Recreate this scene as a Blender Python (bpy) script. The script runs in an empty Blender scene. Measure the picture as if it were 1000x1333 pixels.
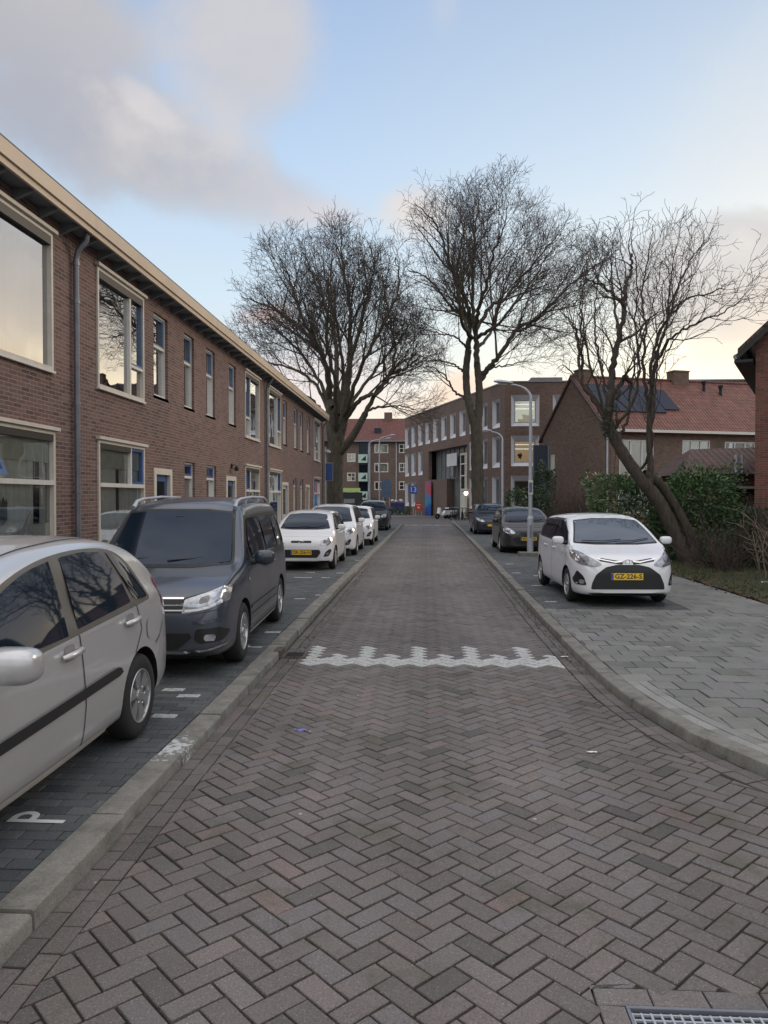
import bpy, bmesh, math, random
import numpy as np
from mathutils import Vector, Matrix, geometry
from mathutils.bvhtree import BVHTree
R = math.radians
scene = bpy.context.scene
C = scene.collection
# ---------------------------------------------------------------- camera
CH = 1.88
cd = bpy.data.cameras.new('camera'); cam = bpy.data.objects.new('camera', cd); C.objects.link(cam)
PSI, TH = math.atan(55/980), math.atan(18.5/980)
cam.location = (0, 0, CH)
cam.rotation_euler = (R(90)-TH, 0, PSI)
cd.sensor_fit = 'VERTICAL'; cd.sensor_height = 24; cd.lens = 980/1333*24
cd.clip_end = 3000; cd.clip_start = 0.05
scene.camera = cam
scene.view_settings.view_transform = 'Standard'; scene.view_settings.look = 'None'
scene.view_settings.exposure = 0.42; scene.view_settings.gamma = 1

FW = Vector((-math.sin(PSI)*math.cos(TH), math.cos(PSI)*math.cos(TH), -math.sin(TH)))
RT = Vector((math.cos(PSI), math.sin(PSI), 0)); UP = RT.cross(FW)
def at(px, py, Y):
    "photo pixel -> point on the vertical plane at distance Y down the street"
    d = FW + RT*((px-500)/980) - UP*((py-666.5)/980)
    t = Y/d.y
    return Vector((d.x*t, Y, CH+d.z*t))

# ---------------------------------------------------------------- objects
def props(o, label=None, cat=None, group=None, kind=None):
    if label: o['label'] = label
    if cat: o['category'] = cat
    if group: o['group'] = group
    if kind: o['kind'] = kind
    return o
def empty(name, loc=(0, 0, 0), rz=0, label=None, cat=None, group=None):
    o = bpy.data.objects.new(name, None); C.objects.link(o)
    o.location = loc; o.rotation_euler = (0, 0, rz); o.empty_display_size = .2
    return props(o, label, cat, group)
def copy_tree(o, parent=None):
    c = o.copy(); C.objects.link(c); c.parent = parent
    for ch in list(o.children): copy_tree(ch, c)
    return c

class MB:
    def __init__(s): s.v = []; s.f = []; s.m = []; s.a = []
    def add(s, vs, fs, mi=0, a=None):
        b = len(s.v); s.v.extend([tuple(p) for p in vs])
        for f in fs:
            s.f.append(tuple(b+i for i in f)); s.m.append(mi); s.a.append(a or (0, 0))
        return s
    def box(s, x0, x1, y0, y1, z0, z1, mi=0, a=None):
        vs = [(x, y, z) for z in (z0, z1) for y in (y0, y1) for x in (x0, x1)]
        return s.add(vs, [(0,2,3,1),(4,5,7,6),(0,1,5,4),(2,6,7,3),(0,4,6,2),(1,3,7,5)], mi, a)
    def obox(s, M, sx, sy, sz, mi=0):
        "box centred at M's origin"
        vs = [M @ Vector((x*sx/2, y*sy/2, z*sz/2)) for z in (-1, 1) for y in (-1, 1) for x in (-1, 1)]
        return s.add(vs, [(0,2,3,1),(4,5,7,6),(0,1,5,4),(2,6,7,3),(0,4,6,2),(1,3,7,5)], mi)
    def tube(s, pts, rad, n=8, mi=0, cap=True):
        pts = [Vector(p) for p in pts]
        if not hasattr(rad, '__len__'): rad = [rad]*len(pts)
        b = len(s.v); ref = None
        for i, p in enumerate(pts):
            t = (pts[min(i+1, len(pts)-1)]-pts[max(i-1, 0)]).normalized()
            if ref is None:
                ref = Vector((0, 0, 1)) if abs(t.z) < .9 else Vector((1, 0, 0))
            u = (ref - t*ref.dot(t)).normalized(); w = t.cross(u); ref = u
            for k in range(n):
                a = 2*math.pi*k/n
                s.v.append(tuple(p+u*(rad[i]*math.cos(a))+w*(rad[i]*math.sin(a))))
        for i in range(len(pts)-1):
            for k in range(n):
                k2 = (k+1) % n
                s.f.append((b+i*n+k, b+i*n+k2, b+(i+1)*n+k2, b+(i+1)*n+k)); s.m.append(mi); s.a.append((0, 0))
        if cap:
            s.f.append(tuple(b+k for k in reversed(range(n)))); s.m.append(mi); s.a.append((0, 0))
            e = b+(len(pts)-1)*n
            s.f.append(tuple(e+k for k in range(n))); s.m.append(mi); s.a.append((0, 0))
        return s
    def lathe(s, prof, n=32, axis='y', c=(0, 0, 0), mi=0):
        "prof: list of (radius, along-axis)"
        b = len(s.v)
        for r, h in prof:
            for k in range(n):
                a = 2*math.pi*k/n; p, q = r*math.cos(a), r*math.sin(a)
                v = {'y': (p, h, q), 'z': (p, q, h), 'x': (h, p, q)}[axis]
                s.v.append((v[0]+c[0], v[1]+c[1], v[2]+c[2]))
        for i in range(len(prof)-1):
            for k in range(n):
                k2 = (k+1) % n
                s.f.append((b+i*n+k, b+i*n+k2, b+(i+1)*n+k2, b+(i+1)*n+k)); s.m.append(mi); s.a.append((0, 0))
        return s
    def prism(s, poly, h0, h1, axis='x', mi=0):
        "extrude a 2D polygon along an axis"
        def P(a, b, h): return {'x': (h, a, b), 'y': (a, h, b), 'z': (a, b, h)}[axis]
        n = len(poly)
        vs = [P(a, b, h0) for a, b in poly]+[P(a, b, h1) for a, b in poly]
        fs = [tuple(range(n))[::-1], tuple(range(n, 2*n))]+[(i, (i+1) % n, n+(i+1) % n, n+i) for i in range(n)]
        return s.add(vs, fs, mi)
    def build(s, name, mats, parent=None, smooth=None, uv=True, attr=False, fix=True):
        me = bpy.data.meshes.new(name); me.from_pydata(s.v, [], s.f)
        if not isinstance(mats, (list, tuple)): mats = [mats]
        for m in mats: me.materials.append(m)
        me.polygons.foreach_set('material_index', s.m)
        if fix:
            bm = bmesh.new(); bm.from_mesh(me); bmesh.ops.recalc_face_normals(bm, faces=bm.faces); bm.to_mesh(me); bm.free()
        if attr:
            for k, nm in enumerate(('rnd', 'tag')):
                A = me.attributes.new(nm, 'FLOAT', 'FACE'); A.data.foreach_set('value', [q[k] for q in s.a])
        if uv: boxuv(me)
        if smooth is not None: shade(me, smooth)
        me.update()
        o = bpy.data.objects.new(name, me); C.objects.link(o); o.parent = parent
        return o
def boxuv(me):
    n = len(me.loops)
    if n == 0: return
    uvl = me.uv_layers.new(name='UVMap')
    co = np.empty(len(me.vertices)*3); me.vertices.foreach_get('co', co); co = co.reshape(-1, 3)
    li = np.empty(n, dtype=np.int32); me.loops.foreach_get('vertex_index', li)
    no = np.empty(len(me.polygons)*3); me.polygons.foreach_get('normal', no); no = np.abs(no.reshape(-1, 3))
    lt = np.empty(len(me.polygons), dtype=np.int32); me.polygons.foreach_get('loop_total', lt)
    ax = np.argmax(no, axis=1); ax = np.repeat(ax, lt)
    c = co[li]; uv = np.empty((n, 2))
    uv[:, 0] = np.where(ax == 0, c[:, 1], c[:, 0]); uv[:, 1] = np.where(ax == 2, c[:, 1], c[:, 2])
    uvl.data.foreach_set('uv', uv.ravel())
def shade(me, ang):
    me.polygons.foreach_set('use_smooth', [True]*len(me.polygons))
    if ang < 180:
        me.update()
        bm = bmesh.new(); bm.from_mesh(me)
        for e in bm.edges:
            e.smooth = not (len(e.link_faces) == 2 and e.calc_face_angle(0) > R(ang))
        bm.to_mesh(me); bm.free()

def resample(P, n):
    P = np.asarray(P, float)
    # catmull-rom through points
    Q = [2*P[0]-P[1], *P, 2*P[-1]-P[-2]]; o = []
    m = len(P)-1
    for i in range(n+1):
        u = i/n*m; k = min(int(u), m-1); t = u-k; p0, p1, p2, p3 = Q[k], Q[k+1], Q[k+2], Q[k+3]
        o.append(.5*((2*p1)+(-p0+p2)*t+(2*p0-5*p1+4*p2-p3)*t*t+(-p0+3*p1-3*p2+p3)*t**3))
    return np.array(o)
# ---------------------------------------------------------------- materials
def nt(m):
    m.use_nodes = True; t = m.node_tree; t.nodes.clear(); return t
def N(t, ty, **kw):
    n = t.nodes.new(ty)
    for k, v in kw.items():
        if k in n.inputs and not hasattr(n, k): n.inputs[k].default_value = v
        else: setattr(n, k, v)
    return n
def ramp(t, fac, stops, interp='LINEAR'):
    r = t.nodes.new('ShaderNodeValToRGB'); r.color_ramp.interpolation = interp
    e = r.color_ramp.elements
    while len(e) < len(stops): e.new(.5)
    for i, (p, c) in enumerate(stops):
        e[i].position = p; e[i].color = (c[0], c[1], c[2], 1) if hasattr(c, '__len__') else (c, c, c, 1)
    t.links.new(fac, r.inputs[0]); return r.outputs[0]
def mix(t, fac, a, b, ty='MIX'):
    m = t.nodes.new('ShaderNodeMix'); m.data_type = 'RGBA'; m.blend_type = ty
    for s, v in ((m.inputs[0], fac), (m.inputs[6], a), (m.inputs[7], b)):
        if hasattr(v, 'is_linked'): t.links.new(v, s)
        elif hasattr(v, '__len__'): s.default_value = (v[0], v[1], v[2], 1)
        elif s.type == 'RGBA': s.default_value = (v, v, v, 1)
        else: s.default_value = v
    return m.outputs[2]
def noise(t, vec, scale, detail=3, rough=.55, dist=0):
    n = t.nodes.new('ShaderNodeTexNoise'); n.inputs['Scale'].default_value = scale
    n.inputs['Detail'].default_value = detail; n.inputs['Roughness'].default_value = rough
    n.inputs['Distortion'].default_value = dist
    if vec is not None: t.links.new(vec, n.inputs['Vector'])
    return n.outputs[0]
def math_(t, op, a, b=None, c=None, clamp=False):
    m = t.nodes.new('ShaderNodeMath'); m.operation = op; m.use_clamp = clamp
    for i, v in enumerate((a, b, c)):
        if v is None: continue
        if hasattr(v, 'is_linked'): t.links.new(v, m.inputs[i])
        else: m.inputs[i].default_value = v
    return m.outputs[0]
def out(t, sh):
    o = t.nodes.new('ShaderNodeOutputMaterial'); t.links.new(sh, o.inputs[0])
def bump(t, h, dist=.01, strength=1):
    b = t.nodes.new('ShaderNodeBump'); b.inputs['Distance'].default_value = dist; b.inputs['Strength'].default_value = strength
    t.links.new(h, b.inputs['Height']); return b.outputs[0]
def princ(t, col, rough=.7, metal=0, normal=None, **kw):
    p = t.nodes.new('ShaderNodeBsdfPrincipled')
    for nm, v in (('Base Color', col), ('Roughness', rough), ('Metallic', metal)):
        s = p.inputs[nm]
        if hasattr(v, 'is_linked'): t.links.new(v, s)
        elif hasattr(v, '__len__'): s.default_value = (v[0], v[1], v[2], 1)
        else: s.default_value = v
    if normal is not None: t.links.new(normal, p.inputs['Normal'])
    for k, v in kw.items(): p.inputs[k.replace('_', ' ')].default_value = v
    return p.outputs[0]
def coord(t, kind='Object'):
    return t.nodes.new('ShaderNodeTexCoord').outputs[kind]
def simple(name, col, rough=.6, metal=0, var=.12, scale=6, bmp=0, bscale=40, **kw):
    m = bpy.data.materials.new(name); t = nt(m); c = coord(t)
    if var > 0:
        n = noise(t, c, scale, 4)
        lo = [max(0, x*(1-var)) for x in col]; hi = [min(1, x*(1+var)) for x in col]
        col = ramp(t, n, [(.3, lo), (.7, hi)])
    nr = bump(t, noise(t, c, bscale, 4), bmp) if bmp else None
    out(t, princ(t, col, rough, metal, nr, **kw)); return m
def glow(name, col, st):
    m = bpy.data.materials.new(name); t = nt(m)
    e = t.nodes.new('ShaderNodeEmission'); e.inputs[0].default_value = (*col, 1); e.inputs[1].default_value = st
    out(t, e.outputs[0]); return m
def brickwork(name, cols, mortar=(.30, .27, .24), bw=.215, bh=.062, joint=.011, rough=.85, off=.5, bmpd=.004, varscale=.35):
    m = bpy.data.materials.new(name); t = nt(m); uv = coord(t, 'UV')
    b = t.nodes.new('ShaderNodeTexBrick'); t.links.new(uv, b.inputs['Vector'])
    b.inputs['Scale'].default_value = 1; b.inputs['Brick Width'].default_value = bw; b.inputs['Row Height'].default_value = bh
    b.inputs['Mortar Size'].default_value = joint/2; b.inputs['Mortar Smooth'].default_value = .3; b.inputs['Bias'].default_value = 0
    b.offset = off
    b.inputs['Color1'].default_value = (0, 0, 0, 1); b.inputs['Color2'].default_value = (1, 1, 1, 1); b.inputs['Mortar'].default_value = (.5, .5, .5, 1)
    n = len(cols)
    c = ramp(t, b.outputs['Color'], [(i/(n-1), cc) for i, cc in enumerate(cols)])
    big = noise(t, uv, varscale, 5, .6)
    c = mix(t, 1, c, ramp(t, big, [(.3, (.78, .78, .80)), (.7, (1.15, 1.13, 1.1))]), 'MULTIPLY')
    fine = noise(t, uv, 45, 3)
    c = mix(t, 1, c, ramp(t, fine, [(.25, .8), (.75, 1.15)]), 'MULTIPLY')
    c = mix(t, b.outputs['Fac'], c, mortar)
    h = math_(t, 'SUBTRACT', math_(t, 'MULTIPLY', fine, .35), b.outputs['Fac'])
    out(t, princ(t, c, rough, 0, bump(t, h, bmpd))); return m
def tiles(name, c1, c2, w=.22, h=.30):
    "clay roof tiles"
    m = bpy.data.materials.new(name); t = nt(m); uv = coord(t, 'UV')
    b = t.nodes.new('ShaderNodeTexBrick'); t.links.new(uv, b.inputs['Vector']); b.offset = 0
    b.inputs['Scale'].default_value = 1; b.inputs['Brick Width'].default_value = w; b.inputs['Row Height'].default_value = h
    b.inputs['Mortar Size'].default_value = .012; b.inputs['Color1'].default_value = (*c1, 1); b.inputs['Color2'].default_value = (*c2, 1)
    b.inputs['Mortar'].default_value = (c1[0]*.3, c1[1]*.3, c1[2]*.3, 1)
    n = noise(t, uv, 2, 4); c = mix(t, 1, b.outputs[0], ramp(t, n, [(.3, .7), (.7, 1.2)]), 'MULTIPLY')
    sx = t.nodes.new('ShaderNodeSeparateXYZ'); t.links.new(uv, sx.inputs[0])
    wv = math_(t, 'SINE', math_(t, 'MULTIPLY', sx.outputs[0], 2*math.pi/w))
    st = math_(t, 'FRACT', math_(t, 'MULTIPLY', sx.outputs[1], -1/h))
    hh = math_(t, 'ADD', math_(t, 'MULTIPLY', wv, .5), st)
    out(t, princ(t, c, .75, 0, bump(t, hh, .03))); return m
def glass_clear(name, lo=.12, tint=(.92, .95, .95)):
    m = bpy.data.materials.new(name); t = nt(m)
    tr = t.nodes.new('ShaderNodeBsdfTransparent'); tr.inputs[0].default_value = (*tint, 1)
    g = t.nodes.new('ShaderNodeBsdfGlossy'); g.inputs['Roughness'].default_value = .01; g.inputs[0].default_value = (.95, .97, 1, 1)
    nn = noise(t, coord(t), 1.3, 1)
    t.links.new(bump(t, nn, .004), g.inputs['Normal'])
    fr = t.nodes.new('ShaderNodeFresnel'); fr.inputs[0].default_value = 1.6
    fac = math_(t, 'ADD', math_(t, 'MULTIPLY', fr.outputs[0], 1.2), lo, clamp=True)
    mx = t.nodes.new('ShaderNodeMixShader'); t.links.new(fac, mx.inputs[0]); t.links.new(tr.outputs[0], mx.inputs[1]); t.links.new(g.outputs[0], mx.inputs[2])
    out(t, mx.outputs[0]); return m

M = {}
M['white'] = simple('white_paint', (.62, .60, .55), .45, var=.06)
M['cream'] = simple('cream_paint', (.52, .42, .31), .55, var=.10, scale=1.2)
M['trim'] = simple('trim_paint', (.56, .52, .45), .5, var=.08)
M['soffit'] = simple('soffit_paint', (.17, .18, .19), .7, var=.15)
M['roofedge'] = simple('roof_edge', (.04, .04, .045), .6)
M['blue'] = simple('blue_paint', (.04, .09, .24), .35, var=.1)
M['bluegrey'] = simple('bluegrey_paint', (.10, .15, .24), .4)
M['pipe'] = simple('pipe_zinc', (.20, .21, .24), .45, .5, var=.15)
M['dark'] = simple('dark_interior', (.02, .02, .022), .9)
M['curtain'] = simple('curtain_cloth', (.78, .78, .70), .9, var=.1)
M['blind'] = simple('blind_cloth', (.55, .56, .46), .85)
M['glass'] = glass_clear('window_glass')
M['glass_hi'] = glass_clear('window_glass_reflective', .42, (.5, .52, .55))
M['brickA'] = brickwork('terrace_brick', [(.095, .055, .050), (.14, .075, .065), (.172, .090, .075), (.195, .113, .095), (.145, .088, .080)], (.27, .235, .21), joint=.013)
M['brickB'] = brickwork('school_brick', [(.105, .068, .056), (.15, .095, .075), (.18, .118, .095)], (.15, .135, .122))
M['brickC'] = brickwork('gable_brick', [(.115, .075, .055), (.16, .10, .075), (.20, .13, .095)], (.17, .15, .13))
M['brickD'] = brickwork('red_brick', [(.12, .05, .04), (.165, .068, .052), (.20, .085, .065)], (.18, .15, .13))
M['tileR'] = tiles('red_roof_tile', (.185, .070, .050), (.135, .054, .042))
M['tileD'] = tiles('dark_roof_tile', (.10, .05, .042), (.075, .042, .038))
M['chrome'] = simple('chrome', (.8, .8, .82), .12, 1, var=0)
M['rubber'] = simple('rubber', (.018, .018, .019), .8, var=.2, bmp=.002, bscale=60)
M['plastic'] = simple('black_plastic', (.012, .013, .014), .5, var=.1)
M['alloy'] = simple('alloy', (.48, .49, .50), .32, .85, var=.06)
M['steel'] = simple('galvanised', (.42, .45, .50), .5, .3, var=.1)
M['lens'] = None
def carpaint(name, col, metal=0., rough=.35, flake=0, dirt=.25):
    m = bpy.data.materials.new(name); t = nt(m); c = coord(t); base_ = col
    z = t.nodes.new('ShaderNodeSeparateXYZ'); t.links.new(c, z.inputs[0])
    d = math_(t, 'MULTIPLY', math_(t, 'SUBTRACT', .55, z.outputs[2], clamp=True), noise(t, c, 3, 5, .65))
    d = math_(t, 'MULTIPLY', d, dirt*4, clamp=True)
    d2 = ramp(t, noise(t, c, 1.7, 6, .7), [(.45, 0), (.8, dirt*.5)])
    dd = math_(t, 'ADD', d, math_(t, 'MULTIPLY', d2, 1.), clamp=True)
    col2 = mix(t, dd, col, (.17, .15, .13))
    r = math_(t, 'ADD', math_(t, 'MULTIPLY', dd, .5), rough, clamp=True)
    out(t, princ(t, col2, r, metal, None, Coat_Weight=.9 if max(base_) > .2 else .55, Coat_Roughness=.05)); return m
M['p_silver'] = carpaint('paint_silver', (.55, .55, .555), .5, .32, dirt=.18)
M['p_grey'] = carpaint('paint_grey', (.072, .085, .112), .5, .30)
M['p_white'] = carpaint('paint_white', (.74, .75, .78), 0, .4, dirt=.15)
M['p_black'] = carpaint('paint_black', (.009, .008, .013), .1, .3)
M['p_navy'] = carpaint('paint_navy', (.006, .010, .028), .15, .3)
M['p_dark'] = carpaint('paint_dark', (.011, .015, .020), .15, .3)
def carglass(hi=False):
    m = bpy.data.materials.new('car_glass'); t = nt(m)
    out(t, princ(t, (.010, .017, .028) if not hi else (.03, .04, .05), .03, 0, None, IOR=1.9 if hi else 1.5, Specular_Tint=(.55, .68, .95, 1))); return m
M['cglass'] = carglass(); M['cglass_hi'] = carglass(True)
M['lamp'] = simple('headlamp', (.40, .42, .45), .12, .55, var=.45, scale=14, Coat_Weight=1.0)
M['lampmid'] = simple('headlamp_smoked', (.24, .25, .27), .12, .5, var=.4, scale=16, Coat_Weight=1.0)
M['lampdark'] = simple('headlamp_dark', (.10, .105, .115), .15, .4, var=.3, scale=20, Coat_Weight=1.0)
M['red'] = simple('tail_red', (.42, .012, .015), .15, var=.15, Coat_Weight=1.0)
M['orange'] = simple('amber_lens', (.75, .25, .03), .2, var=.1)
M['yellow'] = simple('plate_yellow', (.78, .50, .04), .4, var=.05)
M['ink'] = simple('ink_black', (.015, .015, .015), .5, var=0)
M['eublue'] = simple('plate_blue', (.02, .07, .40), .4, var=0)
# ---------------------------------------------------------------- sky, clouds and sun
SUN_AZ, SUN_EL = 30, 5       # degrees right of the street axis, above horizon
w = bpy.data.worlds.new("World"); scene.world = w; w.use_nodes = True
t = w.node_tree; t.nodes.clear()
tc = t.nodes.new('ShaderNodeTexCoord').outputs['Generated']
nv = t.nodes.new('ShaderNodeVectorMath'); nv.operation = 'NORMALIZE'; t.links.new(tc, nv.inputs[0]); D = nv.outputs[0]
sx = t.nodes.new('ShaderNodeSeparateXYZ'); t.links.new(D, sx.inputs[0])
az = math_(t, 'MULTIPLY', math_(t, 'ARCTAN2', sx.outputs[0], sx.outputs[1]), 180/math.pi)
el = math_(t, 'MULTIPLY', math_(t, 'ARCSINE', sx.outputs[2]), 180/math.pi)
e01 = math_(t, 'DIVIDE', el, 90, clamp=True)
def s2l(*c): return tuple(((x/255+.055)/1.055)**2.4 if x > 10 else x/255/12.92 for x in c)
cool = ramp(t, e01, [(0, s2l(228, 204, 198)), (.07, s2l(220, 208, 212)), (.16, s2l(203, 218, 232)), (.27, s2l(182, 204, 232)), (.40, s2l(154, 177, 216)), (1, s2l(150, 172, 212))])
warm = ramp(t, e01, [(0, s2l(250, 232, 186)), (.06, s2l(246, 236, 204)), (.12, s2l(236, 234, 218)), (.18, s2l(222, 227, 226)), (.27, s2l(198, 211, 224)), (.40, s2l(166, 184, 208)), (1, s2l(166, 184, 208))])
d1 = math_(t, 'ABSOLUTE', math_(t, 'SUBTRACT', az, 30))
wf = ramp(t, math_(t, 'DIVIDE', d1, 120, clamp=True), [(0, 1), (.16, .6), (.36, .0)], 'EASE')
base = mix(t, wf, cool, warm)
n1 = noise(t, D, 4.2, 7, .6, .35); n2 = noise(t, D, 9, 5, .6); n3 = noise(t, D, 1.3, 4)
def blob(a0, e0, ra, re, rot=0, amt=1., soft=.55, nz=2.0):
    "elliptical cloud mask in the dome, ragged by noise"
    u = math_(t, 'SUBTRACT', az, a0); v = math_(t, 'SUBTRACT', el, e0)
    c, s = math.cos(R(rot)), math.sin(R(rot))
    p = math_(t, 'DIVIDE', math_(t, 'ADD', math_(t, 'MULTIPLY', u, c), math_(t, 'MULTIPLY', v, s)), ra)
    q = math_(t, 'DIVIDE', math_(t, 'SUBTRACT', math_(t, 'MULTIPLY', v, c), math_(t, 'MULTIPLY', u, s)), re)
    r = math_(t, 'SQRT', math_(t, 'ADD', math_(t, 'MULTIPLY', p, p), math_(t, 'MULTIPLY', q, q)))
    r = math_(t, 'SUBTRACT', r, math_(t, 'MULTIPLY', math_(t, 'SUBTRACT', n1, .5), nz))
    r = math_(t, 'SUBTRACT', r, math_(t, 'MULTIPLY', math_(t, 'SUBTRACT', n2, .5), .9))
    mr = t.nodes.new('ShaderNodeMapRange'); mr.interpolation_type = 'SMOOTHSTEP'
    t.links.new(r, mr.inputs[0]); mr.inputs[1].default_value = 1+soft*.5; mr.inputs[2].default_value = 1-soft
    mr.inputs[3].default_value = 0; mr.inputs[4].default_value = amt
    return mr.outputs[0]
cloudc = ramp(t, math_(t, 'ADD', math_(t, 'MULTIPLY', n1, .7), math_(t, 'MULTIPLY', n2, .3)), [(.36, s2l(158, 157, 170)), (.5, s2l(184, 178, 182)), (.62, s2l(206, 197, 194))])
# unseen broken cloud overhead and behind the camera, added bright to light the scene
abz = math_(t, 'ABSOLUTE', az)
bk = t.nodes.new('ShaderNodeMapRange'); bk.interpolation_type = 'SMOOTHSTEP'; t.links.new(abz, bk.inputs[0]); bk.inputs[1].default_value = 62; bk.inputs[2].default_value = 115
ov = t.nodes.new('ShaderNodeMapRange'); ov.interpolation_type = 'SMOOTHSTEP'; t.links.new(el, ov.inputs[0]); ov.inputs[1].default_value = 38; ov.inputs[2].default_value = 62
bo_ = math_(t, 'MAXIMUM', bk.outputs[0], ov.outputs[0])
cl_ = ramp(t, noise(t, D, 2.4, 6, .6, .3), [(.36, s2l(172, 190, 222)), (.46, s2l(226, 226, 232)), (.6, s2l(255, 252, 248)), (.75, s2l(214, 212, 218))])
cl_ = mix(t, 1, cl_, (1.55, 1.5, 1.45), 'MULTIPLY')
# lower part of the added cloud dulled to darken surfaces facing the camera
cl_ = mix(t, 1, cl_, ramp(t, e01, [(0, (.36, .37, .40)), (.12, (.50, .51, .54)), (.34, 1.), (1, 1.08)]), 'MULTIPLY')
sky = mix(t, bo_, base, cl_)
for a in [
    # az, el, ra, re, rot, amt, soft, colour override
    (-30, 29, 8.5, 8.5, 0, .95, .6, (186, 180, 180)), (-27, 24, 9, 5, -6, .92, .6, (172, 170, 180)),
    (-19, 23, 9, 3.2, -10, .92, .6, None), (-11.5, 21.4, 5.5, 1.8, -12, .75, .7, (196, 190, 194)),
    (-13.6, 30, 5.2, 5.6, 12, .9, .6, (206, 200, 200)), (-14.8, 25.6, 1.6, 2.2, 0, .5, .8, (218, 208, 204)),
    (-20.5, 26.3, 2.2, .8, -30, .6, .6, (222, 214, 214)),
    (1.5, 33, 1.2, 1.6, 0, .35, .9, (206, 210, 220)),
    (-.9, 20.8, 2.6, 1.7, 0, .75, .8, (240, 216, 196)), (-7.8, 20.4, 3.2, 1.2, 0, .7, .8, (222, 206, 204)),
    (-11.9, 13.5, 2.4, 1.0, 10, .8, .6, (236, 176, 156)), (-9, 8, 9, 3, 0, .6, .8, (232, 200, 206)),
    (2.4, 8.2, 2.4, 1.5, 0, .75, .7, (244, 184, 152)), (3, 6.5, 6, 2, 0, .7, .7, (244, 196, 180)),
    (20.5, 15.4, 7.0, 3.6, 8, 1., .45, (140, 143, 158)), (25, 13.5, 6, 5, 0, .95, .5, (150, 152, 166)), (38, 12, 9, 12, 0, .85, .8, (176, 176, 182)), (52, 16, 8, 7, 0, .8, .6, (150, 152, 164)), (33, 20, 5.5, 3.5, 0, .9, .4, (142, 144, 158)), (29.5, 9, 3, 1.6, 0, .8, .5, (160, 156, 162)), (19, 17, 3, 1.2, 0, .4, .8, (200, 202, 206)),
    (21, 9.9, 3, .6, 5, .5, .8, (222, 216, 190)), (23, 22, 7, 6, 0, .5, 1., (222, 222, 222)),
    (66, 20, 16, 7, 0, .7, .8, (205, 202, 204)),
]:
    m_ = blob(*a[:7]); col = cloudc if a[7] is None else mix(t, .28, s2l(*a[7]), cloudc)
    sky = mix(t, m_, sky, col)
ns = t.nodes.new('ShaderNodeTexSky'); ns.sky_type = 'NISHITA'; ns.sun_disc = False
ns.sun_elevation = R(SUN_EL); ns.sun_rotation = R(SUN_AZ); ns.air_density = 1; ns.dust_density = .4
bgN = t.nodes.new('ShaderNodeBackground'); t.links.new(ns.outputs[0], bgN.inputs[0]); bgN.inputs[1].default_value = .05
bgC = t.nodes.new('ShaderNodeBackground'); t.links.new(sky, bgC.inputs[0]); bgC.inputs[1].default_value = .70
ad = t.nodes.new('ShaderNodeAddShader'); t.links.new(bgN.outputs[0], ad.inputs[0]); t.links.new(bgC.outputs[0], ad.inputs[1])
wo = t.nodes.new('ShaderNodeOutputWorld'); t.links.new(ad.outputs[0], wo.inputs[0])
sl = bpy.data.lights.new('sun', 'SUN'); sl.energy = .8; sl.angle = R(20); sl.color = (1, .80, .58)
so = bpy.data.objects.new('sun', sl); C.objects.link(so)
sd = Vector((math.sin(R(SUN_AZ+20))*math.cos(R(20)), math.cos(R(SUN_AZ+20))*math.cos(R(20)), math.sin(R(20))))
so.rotation_euler = (-sd).to_track_quat('-Z', 'Y').to_euler()
so.location = (20, 20, 30)
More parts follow.
